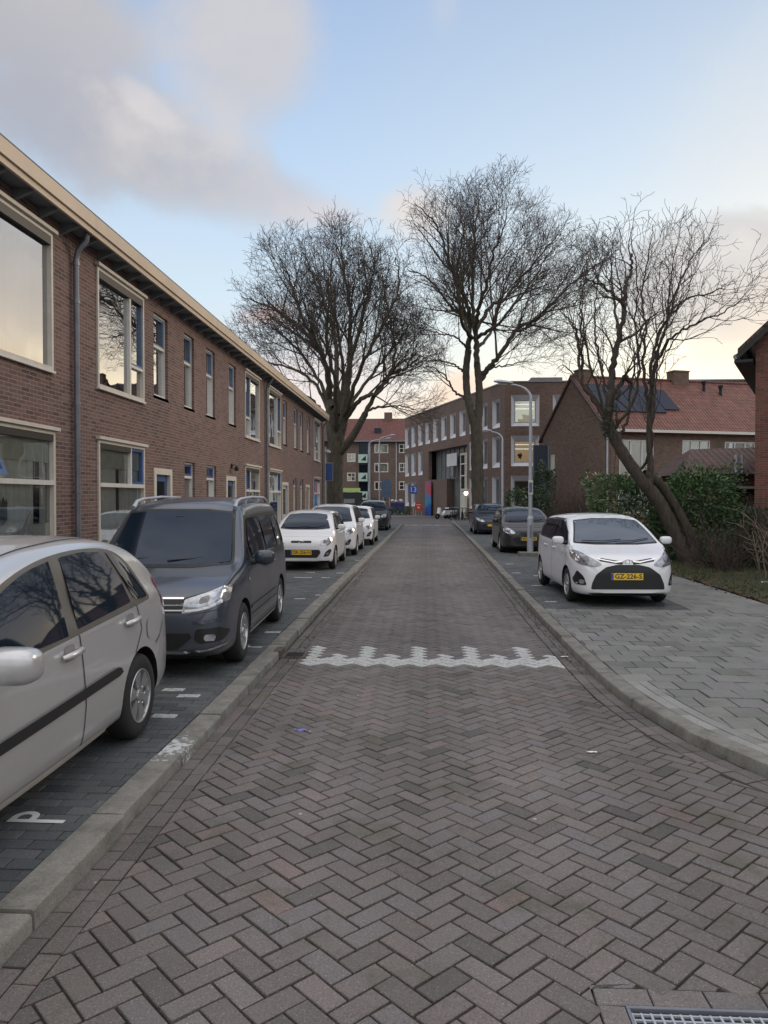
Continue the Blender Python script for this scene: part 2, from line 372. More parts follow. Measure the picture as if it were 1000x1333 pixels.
# ---------------------------------------------------------------- ground
rng = random.Random(7)
def paving_mat(name, cols, speck=.5, moss=0., rough=.75, white=(.50, .51, .50), redx=0.):
    m = bpy.data.materials.new(name); t = nt(m); c = coord(t)
    a = t.nodes.new('ShaderNodeAttribute'); a.attribute_name = 'rnd'
    g = t.nodes.new('ShaderNodeAttribute'); g.attribute_name = 'tag'
    col = ramp(t, a.outputs['Fac'], [(i/(len(cols)-1), cc) for i, cc in enumerate(cols)])
    patch = noise(t, c, .55, 5, .6)
    col = mix(t, 1, col, ramp(t, patch, [(.3, (.74, .73, .72)), (.52, 1.), (.75, (1.2, 1.17, 1.15))]), 'MULTIPLY')
    fine = noise(t, c, 110, 4, .65)
    col = mix(t, 1, col, ramp(t, fine, [(.25, .55), (.5, 1.), (.75, 1.42)]), 'MULTIPLY')
    v = t.nodes.new('ShaderNodeTexVoronoi'); t.links.new(c, v.inputs['Vector']); v.inputs['Scale'].default_value = 120
    sp = ramp(t, v.outputs['Distance'], [(.13, 1), (.26, 0)])
    sp2 = ramp(t, v.outputs['Color'], [(.72, 0), (.80, speck)])
    spm = math_(t, 'MULTIPLY', sp, sp2)
    col = mix(t, spm, col, (.48, .46, .43))
    sxyz = t.nodes.new('ShaderNodeSeparateXYZ'); t.links.new(c, sxyz.inputs[0])
    trk = math_(t, 'ABSOLUTE', math_(t, 'SUBTRACT', math_(t, 'ABSOLUTE', sxyz.outputs[0]), .72))
    if 'road' in name: col = mix(t, 1, col, ramp(t, math_(t, 'ADD', trk, math_(t, 'MULTIPLY', noise(t, c, 1.1, 4, .6), .5)), [(.2, (1.12, 1.11, 1.10)), (.62, 1.), (1.0, (.88, .87, .85))]), 'MULTIPLY')
    if moss:
        mm = ramp(t, noise(t, c, 1.6, 6, .7), [(.53, 0), (.72, moss)])
        col = mix(t, mm, col, (.055, .06, .03))
    # pale drips and droppings trodden into the stones
    v2 = t.nodes.new('ShaderNodeTexVoronoi'); t.links.new(c, v2.inputs['Vector']); v2.inputs['Scale'].default_value = 2.1
    dots = ramp(t, v2.outputs['Distance'], [(.018, .8), (.026, 0)]); col = mix(t, dots, col, (.5, .48, .45))
    wn = ramp(t, noise(t, c, 24, 6, .75), [(.36, .25), (.52, .92)])
    wm = math_(t, 'MULTIPLY', math_(t, 'GREATER_THAN', g.outputs['Fac'], .5), wn)
    col = mix(t, wm, col, white)
    out(t, princ(t, col, rough, 0, bump(t, math_(t, 'ADD', fine, math_(t, 'MULTIPLY', noise(t, c, 32, 4, .7), 1.5)), .004)))
    return m
def earth0(name):
    m = bpy.data.materials.new(name); t = nt(m); c = coord(t); n = noise(t, c, 3.5, 7, .75)
    out(t, princ(t, ramp(t, n, [(.35, (.018, .016, .013)), (.52, (.034, .030, .023)), (.6, (.045, .06, .022)), (.72, (.075, .068, .052))]), .95)); return m
GREY = [(.070, .066, .068), (.118, .108, .108), (.145, .130, .128), (.165, .148, .143), (.150, .118, .110), (.175, .155, .155), (.20, .14, .13)]
M['road'] = paving_mat('road_clinker', [(.088, .081, .078), (.124, .110, .104), (.142, .124, .117), (.160, .138, .130), (.148, .136, .138), (.178, .155, .146), (.175, .134, .124)], 1., .75)
M['road2'] = paving_mat('road_clinker_far', [(.090, .083, .082), (.120, .109, .108), (.135, .122, .120), (.150, .135, .131), (.160, .142, .136)], .5, .2)
M['joint'] = earth0('joint_sand')
M['bay'] = paving_mat('bay_brick', [(.048, .055, .060), (.070, .078, .084), (.088, .096, .100), (.108, .112, .114)], .2, .3)
M['slab'] = paving_mat('pavement_slab', [(.130, .137, .126), (.165, .168, .157), (.185, .186, .174), (.168, .162, .162), (.215, .213, .198)], .25, .45)
M['sett'] = paving_mat('kerbside_sett', [(.17, .17, .165), (.24, .24, .23), (.28, .275, .265)], .3, .3)
def kerbmat():
    m = bpy.data.materials.new('kerb_concrete'); t = nt(m); c = coord(t)
    n = noise(t, c, 5, 8, .75); f = noise(t, c, 90, 4)
    col = ramp(t, n, [(.3, (.09, .086, .070)), (.5, (.18, .173, .152)), (.75, (.26, .25, .225))])
    col = mix(t, 1, col, ramp(t, f, [(.3, .8), (.7, 1.18)]), 'MULTIPLY')
    # spilt white paint on one stretch
    mp = t.nodes.new('ShaderNodeMapping'); t.links.new(c, mp.inputs[0]); mp.inputs['Location'].default_value = (1.85*1.6, -5.3*1.0, 0); mp.inputs['Scale'].default_value = (1.6, 1.0, 0)
    ln = t.nodes.new('ShaderNodeVectorMath'); ln.operation = 'LENGTH'; t.links.new(mp.outputs[0], ln.inputs[0])
    k = math_(t, 'ADD', ln.outputs['Value'], math_(t, 'MULTIPLY', noise(t, c, 22, 6, .75), 1.6))
    k = ramp(t, k, [(.90, .9), (1.12, 0)])
    col = mix(t, k, col, (.55, .57, .58))
    out(t, princ(t, col, .85, 0, bump(t, f, .003))); return m
M['kerb'] = kerbmat()

def clip(poly, nx, ny, d):
    "keep nx*x+ny*y <= d"
    o = []
    for i in range(len(poly)):
        a, b = poly[i], poly[(i+1) % len(poly)]
        da, db = nx*a[0]+ny*a[1]-d, nx*b[0]+ny*b[1]-d
        if da <= 0: o.append(a)
        if da*db < 0:
            k = da/(da-db); o.append((a[0]+(b[0]-a[0])*k, a[1]+(b[1]-a[1])*k))
    return o
def area(p): return .5*sum(p[i][0]*p[(i+1) % len(p)][1]-p[(i+1) % len(p)][0]*p[i][1] for i in range(len(p)))
def inset(p, d):
    n = len(p); o = []
    if area(p) < 0: p = p[::-1]
    for i in range(n):
        a, b, c = Vector(p[i-1]), Vector(p[i]), Vector(p[(i+1) % n])
        e1, e2 = (b-a), (c-b)
        if e1.length < 1e-5 or e2.length < 1e-5: return None
        e1.normalize(); e2.normalize()
        n1, n2 = Vector((-e1.y, e1.x)), Vector((-e2.y, e2.x))
        m = n1+n2
        if m.length < .1: return None
        k = d/max(.3, (1+n1.dot(n2))/1.0)
        o.append(tuple(b+m*k))
    return o if area(o) > 1e-4 else None
def stone(mb, poly, z, r, joint=.0035, bev=.0042, dep=.022, tag=0, mi=0, jz=.0012, flat=False):
    if dep and max(q[1] for q in poly) < 14: poly = [(q[0]+rng.uniform(-.0022, .0022), q[1]+rng.uniform(-.0022, .0022)) for q in poly]
    p1 = inset(poly, joint*rng.uniform(.75, 1.35))
    if not p1: return
    if flat or mb is None:
        p2 = None
    p2 = inset(p1, bev)
    if not p2: return
    if z <= .0:
        qx, qy = p1[0]; z = z+.0028*(math.sin(1.9*qx+.7*qy)+math.sin(.83*qy-1.3*qx+2)+math.sin(2.7*qy+.6*qx+1)*.6)
    n = len(p1); zj = z+rng.uniform(-jz, jz); tx, ty = rng.uniform(-1, 1)*jz*9, rng.uniform(-1, 1)*jz*9
    cx = sum(q[0] for q in p1)/n; cy = sum(q[1] for q in p1)/n
    def H(q): return zj+(q[0]-cx)*tx+(q[1]-cy)*ty
    vs = [(q[0], q[1], H(q)) for q in p2]+[(q[0], q[1], H(q)-bev*.8) for q in p1]
    fs = [tuple(range(n))]+[(i, n+i, n+(i+1) % n, (i+1) % n) for i in range(n)]
    vs += [(q[0], q[1], z-dep) for q in p1]
    fs += [(n+i, 2*n+i, 2*n+(i+1) % n, n+(i+1) % n) for i in range(n)]
    mb.add(vs, fs, mi, (r, tag))
KR = [(60, 1.98), (42, 1.93), (24.6, 1.85), (11.6, 1.74), (9, 1.75), (7.1, 1.80), (6.0, 1.97), (5.13, 2.28), (4.4, 2.72), (3.8, 3.3), (3.35, 4.1), (3.1, 5.2), (3.0, 7), (3.0, 12)]
KRpts = [Vector((x, y)) for y, x in KR[::-1]]           # from near right to far
def kr(Y):
    for (y1, x1), (y0, x0) in zip(KR, KR[1:]):
        if y0 <= Y <= y1 and y1 > y0: return x0+(x1-x0)*(Y-y0)/(y1-y0)
    return 1.98 if Y > 50 else 12
def kr_seg(Y):
    for (y1, x1), (y0, x0) in zip(KR, KR[1:]):
        if y0 <= Y <= y1 and y1 > y0+1e-6:
            n = Vector((y1-y0, x0-x1)).normalized(); return n.x, n.y, n.x*x0+n.y*y0
    return (0, 1, 3.0) if Y < 3.05 else (1, 0, 1.98)
GW = .22
mb = MB()
s = .1112; c45 = math.sqrt(.5)
def rot(p): x, y = p; return ((x-y)*c45*s+.03, (x+y)*c45*s+1.2)
GX0, GX1, GY0, GY1 = .74, 1.40, 2.42, 2.80     # drain grate cut-out
# two-to-one clinkers in herringbone: columns of / and \ bricks
for a in range(-60, 460):
    for b in range(-30, 30):
        ox, oy = a-2*b, a+2*b
        for kind in (0, 1):
            rect = [(ox, oy), (ox+2, oy), (ox+2, oy+1), (ox, oy+1)] if kind == 0 else [(ox+2, oy-1), (ox+3, oy-1), (ox+3, oy+1), (ox+2, oy+1)]
            P = [rot(q) for q in rect]
            cx = sum(q[0] for q in P)/4; cy = sum(q[1] for q in P)/4; cx_, cy_ = cx, cy
            if cy < .9 or cy > 52.6 or cx < -1.7 or cx > (7 if cy < 5.5 else 2.2): continue
            P = clip(P, -1, 0, 1.50)
            if len(P) < 3: continue
            nx, ny, d = kr_seg(max(cy, 3.02) if cy > 3.0 else 2)
            if cy < 3.3: nx, ny, d = (0, 1, 3.0)
            if (cx > 3 and cy < 3.3) or (cx > 1.2 and cy > 3.3) or cy > 5: P = clip(P, nx, ny, d-GW)
            if len(P) < 3 or abs(area(P)) < .0009: continue
            if GX0-.11 < cx < GX1+.11 and GY0-.11 < cy < GY1+.11:
                # cut the herringbone round the grate's frame course
                rest = P
                for (qx, qy, qd) in ((1, 0, GX0-.105), (-1, 0, -(GX1+.105)), (0, 1, GY0-.105), (0, -1, -(GY1+.105))):
                    if len(rest) < 3: break
                    pp = clip(rest, qx, qy, qd)
                    if len(pp) >= 3 and abs(area(pp)) > .0008: stone(mb, pp, 0, min(1, max(0, rng.gauss(.45, .2))))
                    rest = clip(rest, -qx, -qy, -qd)
                continue
            tag = 0
            if 8.42 < cy < 9.7 and -1.42 < cx < 1.58:
                y0 = 8.46-.03*abs(cx); top = 8.77
                if kind == 1: top = 9.42 if b % 2 == 1 else 9.03
                if y0 < cy < top: tag = 1
            elif 51.6 < cy < 52.3 and (int(cx*3) % 2 == 0 or cy < 51.9): tag = 1
            r = min(1, max(0, rng.gauss(.45, .2))); 
            if rng.random() < .05: r = rng.random()
            stone(mb, P, 0, r, joint=.0056 if cy < 14 else .0036, tag=tag, mi=(1 if cy > 8.8 else 0), jz=.0016 if cy < 20 else .0008)
# gutter courses, stretchers along each kerb
y = .9
while y < 52.5:
    for k in range(2):
        x0 = -1.71+k*.105; yy = y+(.1 if k else 0)
        stone(mb, [(x0, yy), (x0+.105, yy), (x0+.105, yy+.2), (x0, yy+.2)], -.004, rng.random()*.6, mi=(1 if y > 8.8 else 0), jz=.002)
    y += .2
def along(pts, off, step, fn):
    "walk a polyline offset to its left by off and call fn(p, q, nrm)"
    d = 0; segs = []
    fine = []
    for i in range(len(pts)-1):
        a, b = pts[i], pts[i+1]; n = max(1, int((b-a).length/.05))
        for k in range(n): fine.append(a.lerp(b, k/n))
    fine.append(pts[-1])
    sm = [sum((fine[min(len(fine)-1, max(0, i+j))] for j in range(-8, 9)), Vector((0, 0)))/17 for i in range(len(fine))]
    last = sm[0]; acc = 0
    for i in range(1, len(sm)):
        acc += (sm[i]-sm[i-1]).length
        if acc >= step or i == len(sm)-1:
            t_ = (sm[i]-last)
            if t_.length > 1e-6:
                n_ = Vector((-t_.y, t_.x)).normalized(); fn(last, sm[i], n_)
            last = sm[i]; acc = 0
# KRpts run near-right to far: its left side is the road
for k in range(2):
    def g(p, q, n_):
        a, b = p+n_*(.003+k*.105), q+n_*(.003+k*.105); c_, d_ = q+n_*(.108+k*.105), p+n_*(.108+k*.105)
        stone(mb, [tuple(a), tuple(b), tuple(c_), tuple(d_)], -.004, rng.random()*.6, mi=(1 if p.y > 8.8 else 0), jz=.002)
    along(KRpts, 0, .2, g)
# frame course round the drain grate
x = GX0-.105
while x < GX1+.1:
    stone(mb, [(x, GY1), (min(x+.21, GX1+.105), GY1), (min(x+.21, GX1+.105), GY1+.105), (x, GY1+.105)], 0, .55+rng.random()*.3, mi=0); x += .21
for yy in (GY0, GY0+.19):
    for xx in (GX0-.105, GX1): stone(mb, [(xx, yy), (xx+.105, yy), (xx+.105, yy+.19), (xx, yy+.19)], 0, .8, mi=0)
mb.box(-1.9, 2.2, .6, 52.6, -.06, -.0155, 2)
mb.box(2.2, 12, .6, 3.3, -.06, -.0155, 2)
mb.add([(2.2, 3.3, -.0155), (3.8, 3.3, -.0155), (2.2, 7, -.0155)], [(0, 1, 2)], 2)
road = mb.build('road', [M['road'], M['road2'], M['joint']], attr=True, fix=False, uv=False); road['kind'] = 'structure'

# kerbs
def kerb(name, pts, width, side, z=.08, L=1.0, skip=None):
    mb = MB()
    def g(p, q, n_):
        if skip and skip(p): return
        u = (q-p).normalized(); p = p+u*.007; q = q-u*.007
        n_ = -n_*side
        zz = z+rng.uniform(-.007, .006); j = rng.uniform(-.009, .009)
        prof = [(0+j, -.12), (.004+j, z*.7), (.010+j, zz-.006), (.020+j, zz), (width-.006, zz), (width, zz-.008), (width, -.12)]
        vs = []
        for e in (p, q):
            for o_, h in prof: v = e+n_*o_; vs.append((v.x, v.y, h))
        k = len(prof)
        fs = [(i, i+1, k+i+1, k+i) for i in range(k-1)]+[tuple(range(k)), tuple(range(k, 2*k))]
        mb.add(vs, fs)
    along(pts, 0, L, g)
    o = mb.build(name, M['kerb'], smooth=35); o['kind'] = 'structure'; return o
kl = [Vector((-1.71, 1.0)), Vector((-1.70, 6.8)), Vector((-1.73, 8.8)), Vector((-1.77, 12.8)), Vector((-1.62, 42)), Vector((-1.6, 52))]
kerb('kerb', kl, .19, -1, skip=lambda p: False)
kerb('kerb', KRpts, .17, 1)

# parking bays and pavements on both sides
def bond(mb, x0, x1, y0, y1, w, h, z, joint=.003, mi=0, keep=None, rr=lambda: rng.gauss(.5, .22), tags=(), jz=.0012, bx=None, rows_y=True):
    j = 0; y = y0
    while y < y1-1e-6:
        x = x0-(w/2 if j % 2 else 0)
        while x < x1:
            a, b = max(x, x0), min(x+w, x1)
            P = [(a, y), (b, y), (b, y+h), (a, y+h)]
            if bx: 
                for cl in bx(y): 
                    P = clip(P, *cl)
            if len(P) >= 3 and abs(area(P)) > .0025 and (keep is None or keep((a+b)/2, y+h/2)):
                cx = (a+b)/2; tag = 0
                for (tx, ty, tw, th) in tags:
                    if abs(cx-tx) < tw/2 and abs(y+h/2-ty) < th/2: tag = 1
                stone(mb, P, z, min(1, max(0, rr())), joint=joint, tag=tag, mi=mi, jz=jz)
            x += w
        y += h; j += 1
# left bay
wl = [(-2.08, 6.05), (-2.42, 5.95), (-2.1, 6.75), (-2.36, 6.9), (-2.05, 9.95), (-2.28, 13.3), (-2.05, 13.9), (-2.9, 16.9), (-2.6, 16.95), (-2.3, 16.9), (-2.0, 21.6), (-2.1, 18.0), (-2.75, 18.1)]
mb = MB()
def klx(Y): 
    return -1.90 if Y < 7 else -1.90-.06*min(1, (Y-7)/5) if Y < 13 else -1.96+.14*(Y-12.8)/29
bond(mb, -3.95, -1.80, 1.0, 24, .21, .105, .076, tags=[(x, y, .21, .1) for x, y in wl], bx=lambda y: [(1, 0, klx(y))], jz=.002)
bond(mb, -3.95, -1.80, 24, 51.5, .42, .21, .076, joint=.004, bx=lambda y: [(1, 0, klx(y))])
mb.box(-3.97, -1.80, .8, 51.7, -.05, .067, 1)
o = mb.build('parking_bay', [M['bay'], M['joint']], attr=True, fix=False, uv=False); o['kind'] = 'structure'
mb = MB()
bond(mb, -5.62, -3.97, 5, 52, .3, .3, .080, joint=.003); mb.box(-5.7, -3.97, .8, 53, -.05, .070, 1)
o = mb.build('pavement', [M['slab'], M['joint']], attr=True, fix=False, uv=False); o['kind'] = 'structure'
# right bay
wr = [(2.3, 11.9), (2.34, 15.6), (2.25, 13.2), (2.2, 18.2), (2.5, 17.6), (2.3, 20.6), (2.6, 26.2), (2.4, 31), (2.5, 33), (5.6, 14.8)]
mb = MB()
bond(mb, 1.85, 4.25, 12.3, 26, .21, .105, .076, tags=[(x, y, .24, .1) for x, y in wr], bx=lambda y: [(-1, 0, -(kr(y)+.17))], jz=.002)
bond(mb, 1.85, 4.25, 26, 51.5, .42, .21, .076, joint=.004, bx=lambda y: [(-1, 0, -(kr(y)+.17))])
mb.box(1.93, 4.25, 12.3, 51.7, -.05, .067, 1)
o = mb.build('parking_bay', [M['bay'], M['joint']], attr=True, fix=False, uv=False); o['kind'] = 'structure'
mb = MB()
def near(x, y):
    if y > 12.29: return x > 4.25
    return True
def cut(y):
    o = []
    if y < 12.29:
        ys = y+.15
        nx, ny, d = kr_seg(ys) if ys > 3.02 else (0, 1, 3)
        o.append((-nx, -ny, -(d+.17+(.22 if ys < 7.4 else 0))))
    return o
bond(mb, 1.8, 11.4, 3.0, 12.3, .30, .30, .080, joint=.0055, keep=near, bx=cut, jz=.003, rr=lambda: rng.gauss(.5, .3))
bond(mb, 4.25, 5.75, 12.3, 50, .30, .30, .080, joint=.003)
def g(p, q, n_):
    if p.y > 7.3: return
    for k in range(2):
        a, b = p-n_*(.175+k*.105), q-n_*(.175+k*.105); c_, d_ = q-n_*(.28+k*.105), p-n_*(.28+k*.105)
        stone(mb, [tuple(a), tuple(b), tuple(c_), tuple(d_)], .080, rng.random(), mi=2)
along(KRpts, 0, .2, g)
bs = [(kr(y)+.12, y) for y in (3.4, 3.8, 4.4, 5.13, 6, 7.1, 9, 11.6, 12.3)]
bs = [(12, 3.12), (7, 3.12), (5.2, 3.22), (4.15, 3.48), (3.38, 3.92), (2.84, 4.5), (2.42, 5.22), (2.12, 6.08), (1.95, 7.15), (1.9, 9), (1.89, 12.3), (4.25, 12.3), (4.25, 52), (5.8, 52), (5.8, 12.3), (12, 12.3)]
top = [(x, y, .070) for x, y in bs]; mb.add(top, [tuple(range(len(top)))], 1)
o = mb.build('pavement', [M['slab'], M['joint'], M['sett']], attr=True, fix=False, uv=False); o['kind'] = 'structure'

# earth verge on the right, cross street, and the ground sheet to the horizon
def earth(name, c1, c2, c3=None, sc=5):
    m = bpy.data.materials.new(name); t = nt(m); c = coord(t)
    n = noise(t, c, sc, 7, .7)
    col = ramp(t, n, [(.32, c1), (.5, c2), (.68, c3 or c2)])
    out(t, princ(t, col, .95, 0, bump(t, noise(t, c, 30, 5), .02))); return m
M['earth'] = earth('verge_earth', (.035, .03, .022), (.065, .055, .035), (.05, .075, .03), 6)
M['asphalt'] = earth('far_asphalt', (.085, .08, .082), (.12, .11, .112), (.14, .13, .13), 1.2)
def sheet(name, pts, z, mat, n=1):
    mb = MB(); mb.add([(x, y, z) for x, y in pts], [tuple(range(len(pts)))]); o = mb.build(name, mat, uv=False); o['kind'] = 'structure'; return o
mb = MB()
for i in range(30):
    for j in range(60):
        pass
gx = np.linspace(5.8, 14, 42); gy = np.linspace(10.9, 38, 90)
vs = []; fs = []
for y in gy:
    for x in gx:
        e = min(1, (x-5.8)/1.2); vs.append((x+(rng.uniform(-.06, .06) if x > 5.85 else rng.uniform(0, .12)), y, .074+e*.05+rng.uniform(-.012, .018)*e+ (0.01 if x > 5.9 else 0)))
n_ = len(gx)
for j in range(len(gy)-1):
    for i in range(n_-1): fs.append((j*n_+i, j*n_+i+1, (j+1)*n_+i+1, (j+1)*n_+i))
mb.add(vs, fs); o = mb.build('verge', M['earth'], smooth=180, uv=False); o['kind'] = 'structure'
sheet('cross_street', [(-40, 52.6), (40, 52.6), (40, 72), (-40, 72)], .002, M['asphalt'])
sheet('ground', [(-900, -900), (900, -900), (900, 1500), (-900, 1500)], -.07, M['asphalt'])
sheet('far_pavement', [(-40, 72), (60, 72), (60, 130), (-40, 130)], .03, M['slab'])
o = sheet('path', [(-40, 51.6), (-1.9, 51.6), (-1.9, 52.6), (-40, 52.6)], .004, M['slab'])
# drain grate in the road
mb = MB()
for i in range(19):
    x = GX0+.012+i*(GX1-GX0-.024)/18; mb.box(x-.004, x+.004, GY0+.005, GY1-.03, -.035, -.006)
for i in range(12):
    y = GY0+.01+i*(GY1-GY0-.045)/11; mb.box(GX0+.005, GX1-.005, y-.0035, y+.0035, -.034, -.0075)
g_ = mb.build('drain_grate', M['steel'], uv=False)
props(g_, 'galvanised mesh drain grate set in the brick road at the bottom corner', 'drain grate')
mb = MB(); mb.box(GX0-.002, GX1+.002, GY1-.016, GY1-.002, -.05, .001); mb.box(GX0-.002, GX0+.01, GY0, GY1-.018, -.05, .001); mb.box(GX1-.01, GX1+.002, GY0, GY1-.018, -.05, .001)
mb.build('grate_frame', M['pipe'], g_, uv=False)
# kerb gully on the left
mb = MB()
mb.box(-1.70, -1.42, 8.72, 9.0, -.01, .012, 0); 
for k in range(5): mb.box(-1.66, -1.46, 8.75+k*.05, 8.77+k*.05, .012, .017, 1)
mb.box(-1.79, -1.70, 8.72, 9.0, .0, .080, 0)
o = mb.build('kerb_gully', [simple('rusty_iron', (.085, .07, .055), .85, var=.5, scale=25), M['dark']], uv=False)
props(o, 'rusty iron gully box set in the left kerb beside the white teeth marking', 'gully')
# white P laid in the bay bricks
def letter_P(cx, cy, sc, name, label, z=.0795):
    # reads from the street: its top points away from the road (-x), its right is +y
    mb = MB(); W, H_, tk = .115*sc, .26*sc, .032*sc
    def put(u, v): return (cx-(v-H_/2), cy+u-W/2)
    def quad(a): mb.add([(*put(*p), z) for p in a], [(0, 1, 2, 3)])
    quad([(0, 0), (tk, 0), (tk, H_), (0, H_)])
    cyy = H_-.06*sc; ro = .06*sc; ri = ro-tk
    n = 14
    for i in range(n):
        a0, a1 = -math.pi/2+math.pi*i/n, -math.pi/2+math.pi*(i+1)/n
        bx = W-ro
        quad([(bx+ro*math.cos(a0), cyy+ro*math.sin(a0)), (bx+ro*math.cos(a1), cyy+ro*math.sin(a1)), (bx+ri*math.cos(a1), cyy+ri*math.sin(a1)), (bx+ri*math.cos(a0), cyy+ri*math.sin(a0))])
    quad([(tk, H_-tk), (W-ro, H_-tk), (W-ro, H_), (tk, H_)]); quad([(tk, H_-2*ro), (W-ro, H_-2*ro), (W-ro, H_-2*ro+tk), (tk, H_-2*ro+tk)])
    o = mb.build(name, simple('road_paint', (.62, .62, .60), .7, var=.1), uv=False); props(o, label, 'marking'); return o
letter_P(-2.17, 4.10, 1.25, 'letter_marking', 'white letter P on dark bricks beside the silver car')
letter_P(-2.12, 9.0, 1.1, 'letter_marking', 'white letter P on bay bricks next to the dark van wheel')
# bits of litter
for i, (x, y, l, col, lb, z) in enumerate([(-1.01, 6.0, .10, (.15, .17, .6), 'small blue and white wrapper on the brick road', .002), (1.75-.12, 8.95, .09, (.7, .68, .65), 'white paper scrap in the right gutter beside the kerb', .004),
      (1.22, 5.6, .07, (.75, .75, .72), 'white paper scrap on the road near the right kerb', .002), (7.0, 15.9, .22, (.62, .66, .75), 'pale plastic bag lying in the verge under the bare bush', .13),
      (2.9, 9.2, .06, (.7, .7, .7), 'tiny white scrap on the grey pavement slabs', .084)]):
    mb = MB(); n = 6
    for a in range(n):
        for b in range(4):
            pass
    vs = []; 
    for a in range(n):
        for b in range(4): vs.append((x+l*(a/(n-1)-.5)+rng.uniform(-.006, .006), y+l*.35*(b/3-.5)+rng.uniform(-.006, .006), z+rng.uniform(0, l*.12)))
    mb.add(vs, [(a*4+b, (a+1)*4+b, (a+1)*4+b+1, a*4+b+1) for a in range(n-1) for b in range(3)])
    o = mb.build('litter', simple('litter_%d' % i, col, .6), uv=False); props(o, lb, 'litter')
# ---------------------------------------------------------------- terrace on the left
def holes_wall(mb, mp, u0, u1, z0, z1, holes, depth=.11, mi=0):
    "wall face with openings and reveals; mp(u, z, d) maps to 3D, d goes inward"
    us = sorted({u0, u1, *[min(max(h[k], u0), u1) for h in holes for k in (0, 1)]}); zs = sorted({z0, z1, *[h[k] for h in holes for k in (2, 3)]})
    def inh(u, z): return any(h[0] < u < h[1] and h[2] < z < h[3] for h in holes)
    for i in range(len(us)-1):
        for j in range(len(zs)-1):
            a, b, c_, d_ = us[i], us[i+1], zs[j], zs[j+1]
            if inh((a+b)/2, (c_+d_)/2): continue
            mb.add([mp(a, c_, 0), mp(b, c_, 0), mp(b, d_, 0), mp(a, d_, 0)], [(0, 1, 2, 3)], mi)
    for h in holes:
        a, b, c_, d_ = h[:4]
        P = [(a, c_), (b, c_), (b, d_), (a, d_)]
        for k in range(4):
            p, q = P[k], P[(k+1) % 4]
            mb.add([mp(*p, 0), mp(*q, 0), mp(*q, depth), mp(*p, depth)], [(0, 1, 2, 3)], mi)
def ubox(mb, mp, u0, u1, z0, z1, d0, d1, mi=0):
    vs = [mp(u, z, d) for d in (d0, d1) for z in (z0, z1) for u in (u0, u1)]
    mb.add(vs, [(0,2,3,1),(4,5,7,6),(0,1,5,4),(2,6,7,3),(0,4,6,2),(1,3,7,5)], mi)
def curtain(mb, mp, u0, u1, z0, z1, d, amp=.02, per=.11):
    n = max(6, int((u1-u0)/.02)); vs = []
    for i in range(n+1):
        u = u0+(u1-u0)*i/n; dd = d+amp*math.sin(2*math.pi*u/per)+amp*.5*math.sin(2*math.pi*u/per*.37+1)
        vs += [mp(u, z0, dd), mp(u, z1, dd)]
    mb.add(vs, [(2*i, 2*i+2, 2*i+3, 2*i+1) for i in range(n)])
XF = -5.6
M['plantgreen'] = simple('house_plant', (.05, .10, .035), .6, var=.4, scale=20)
rw = random.Random(3)
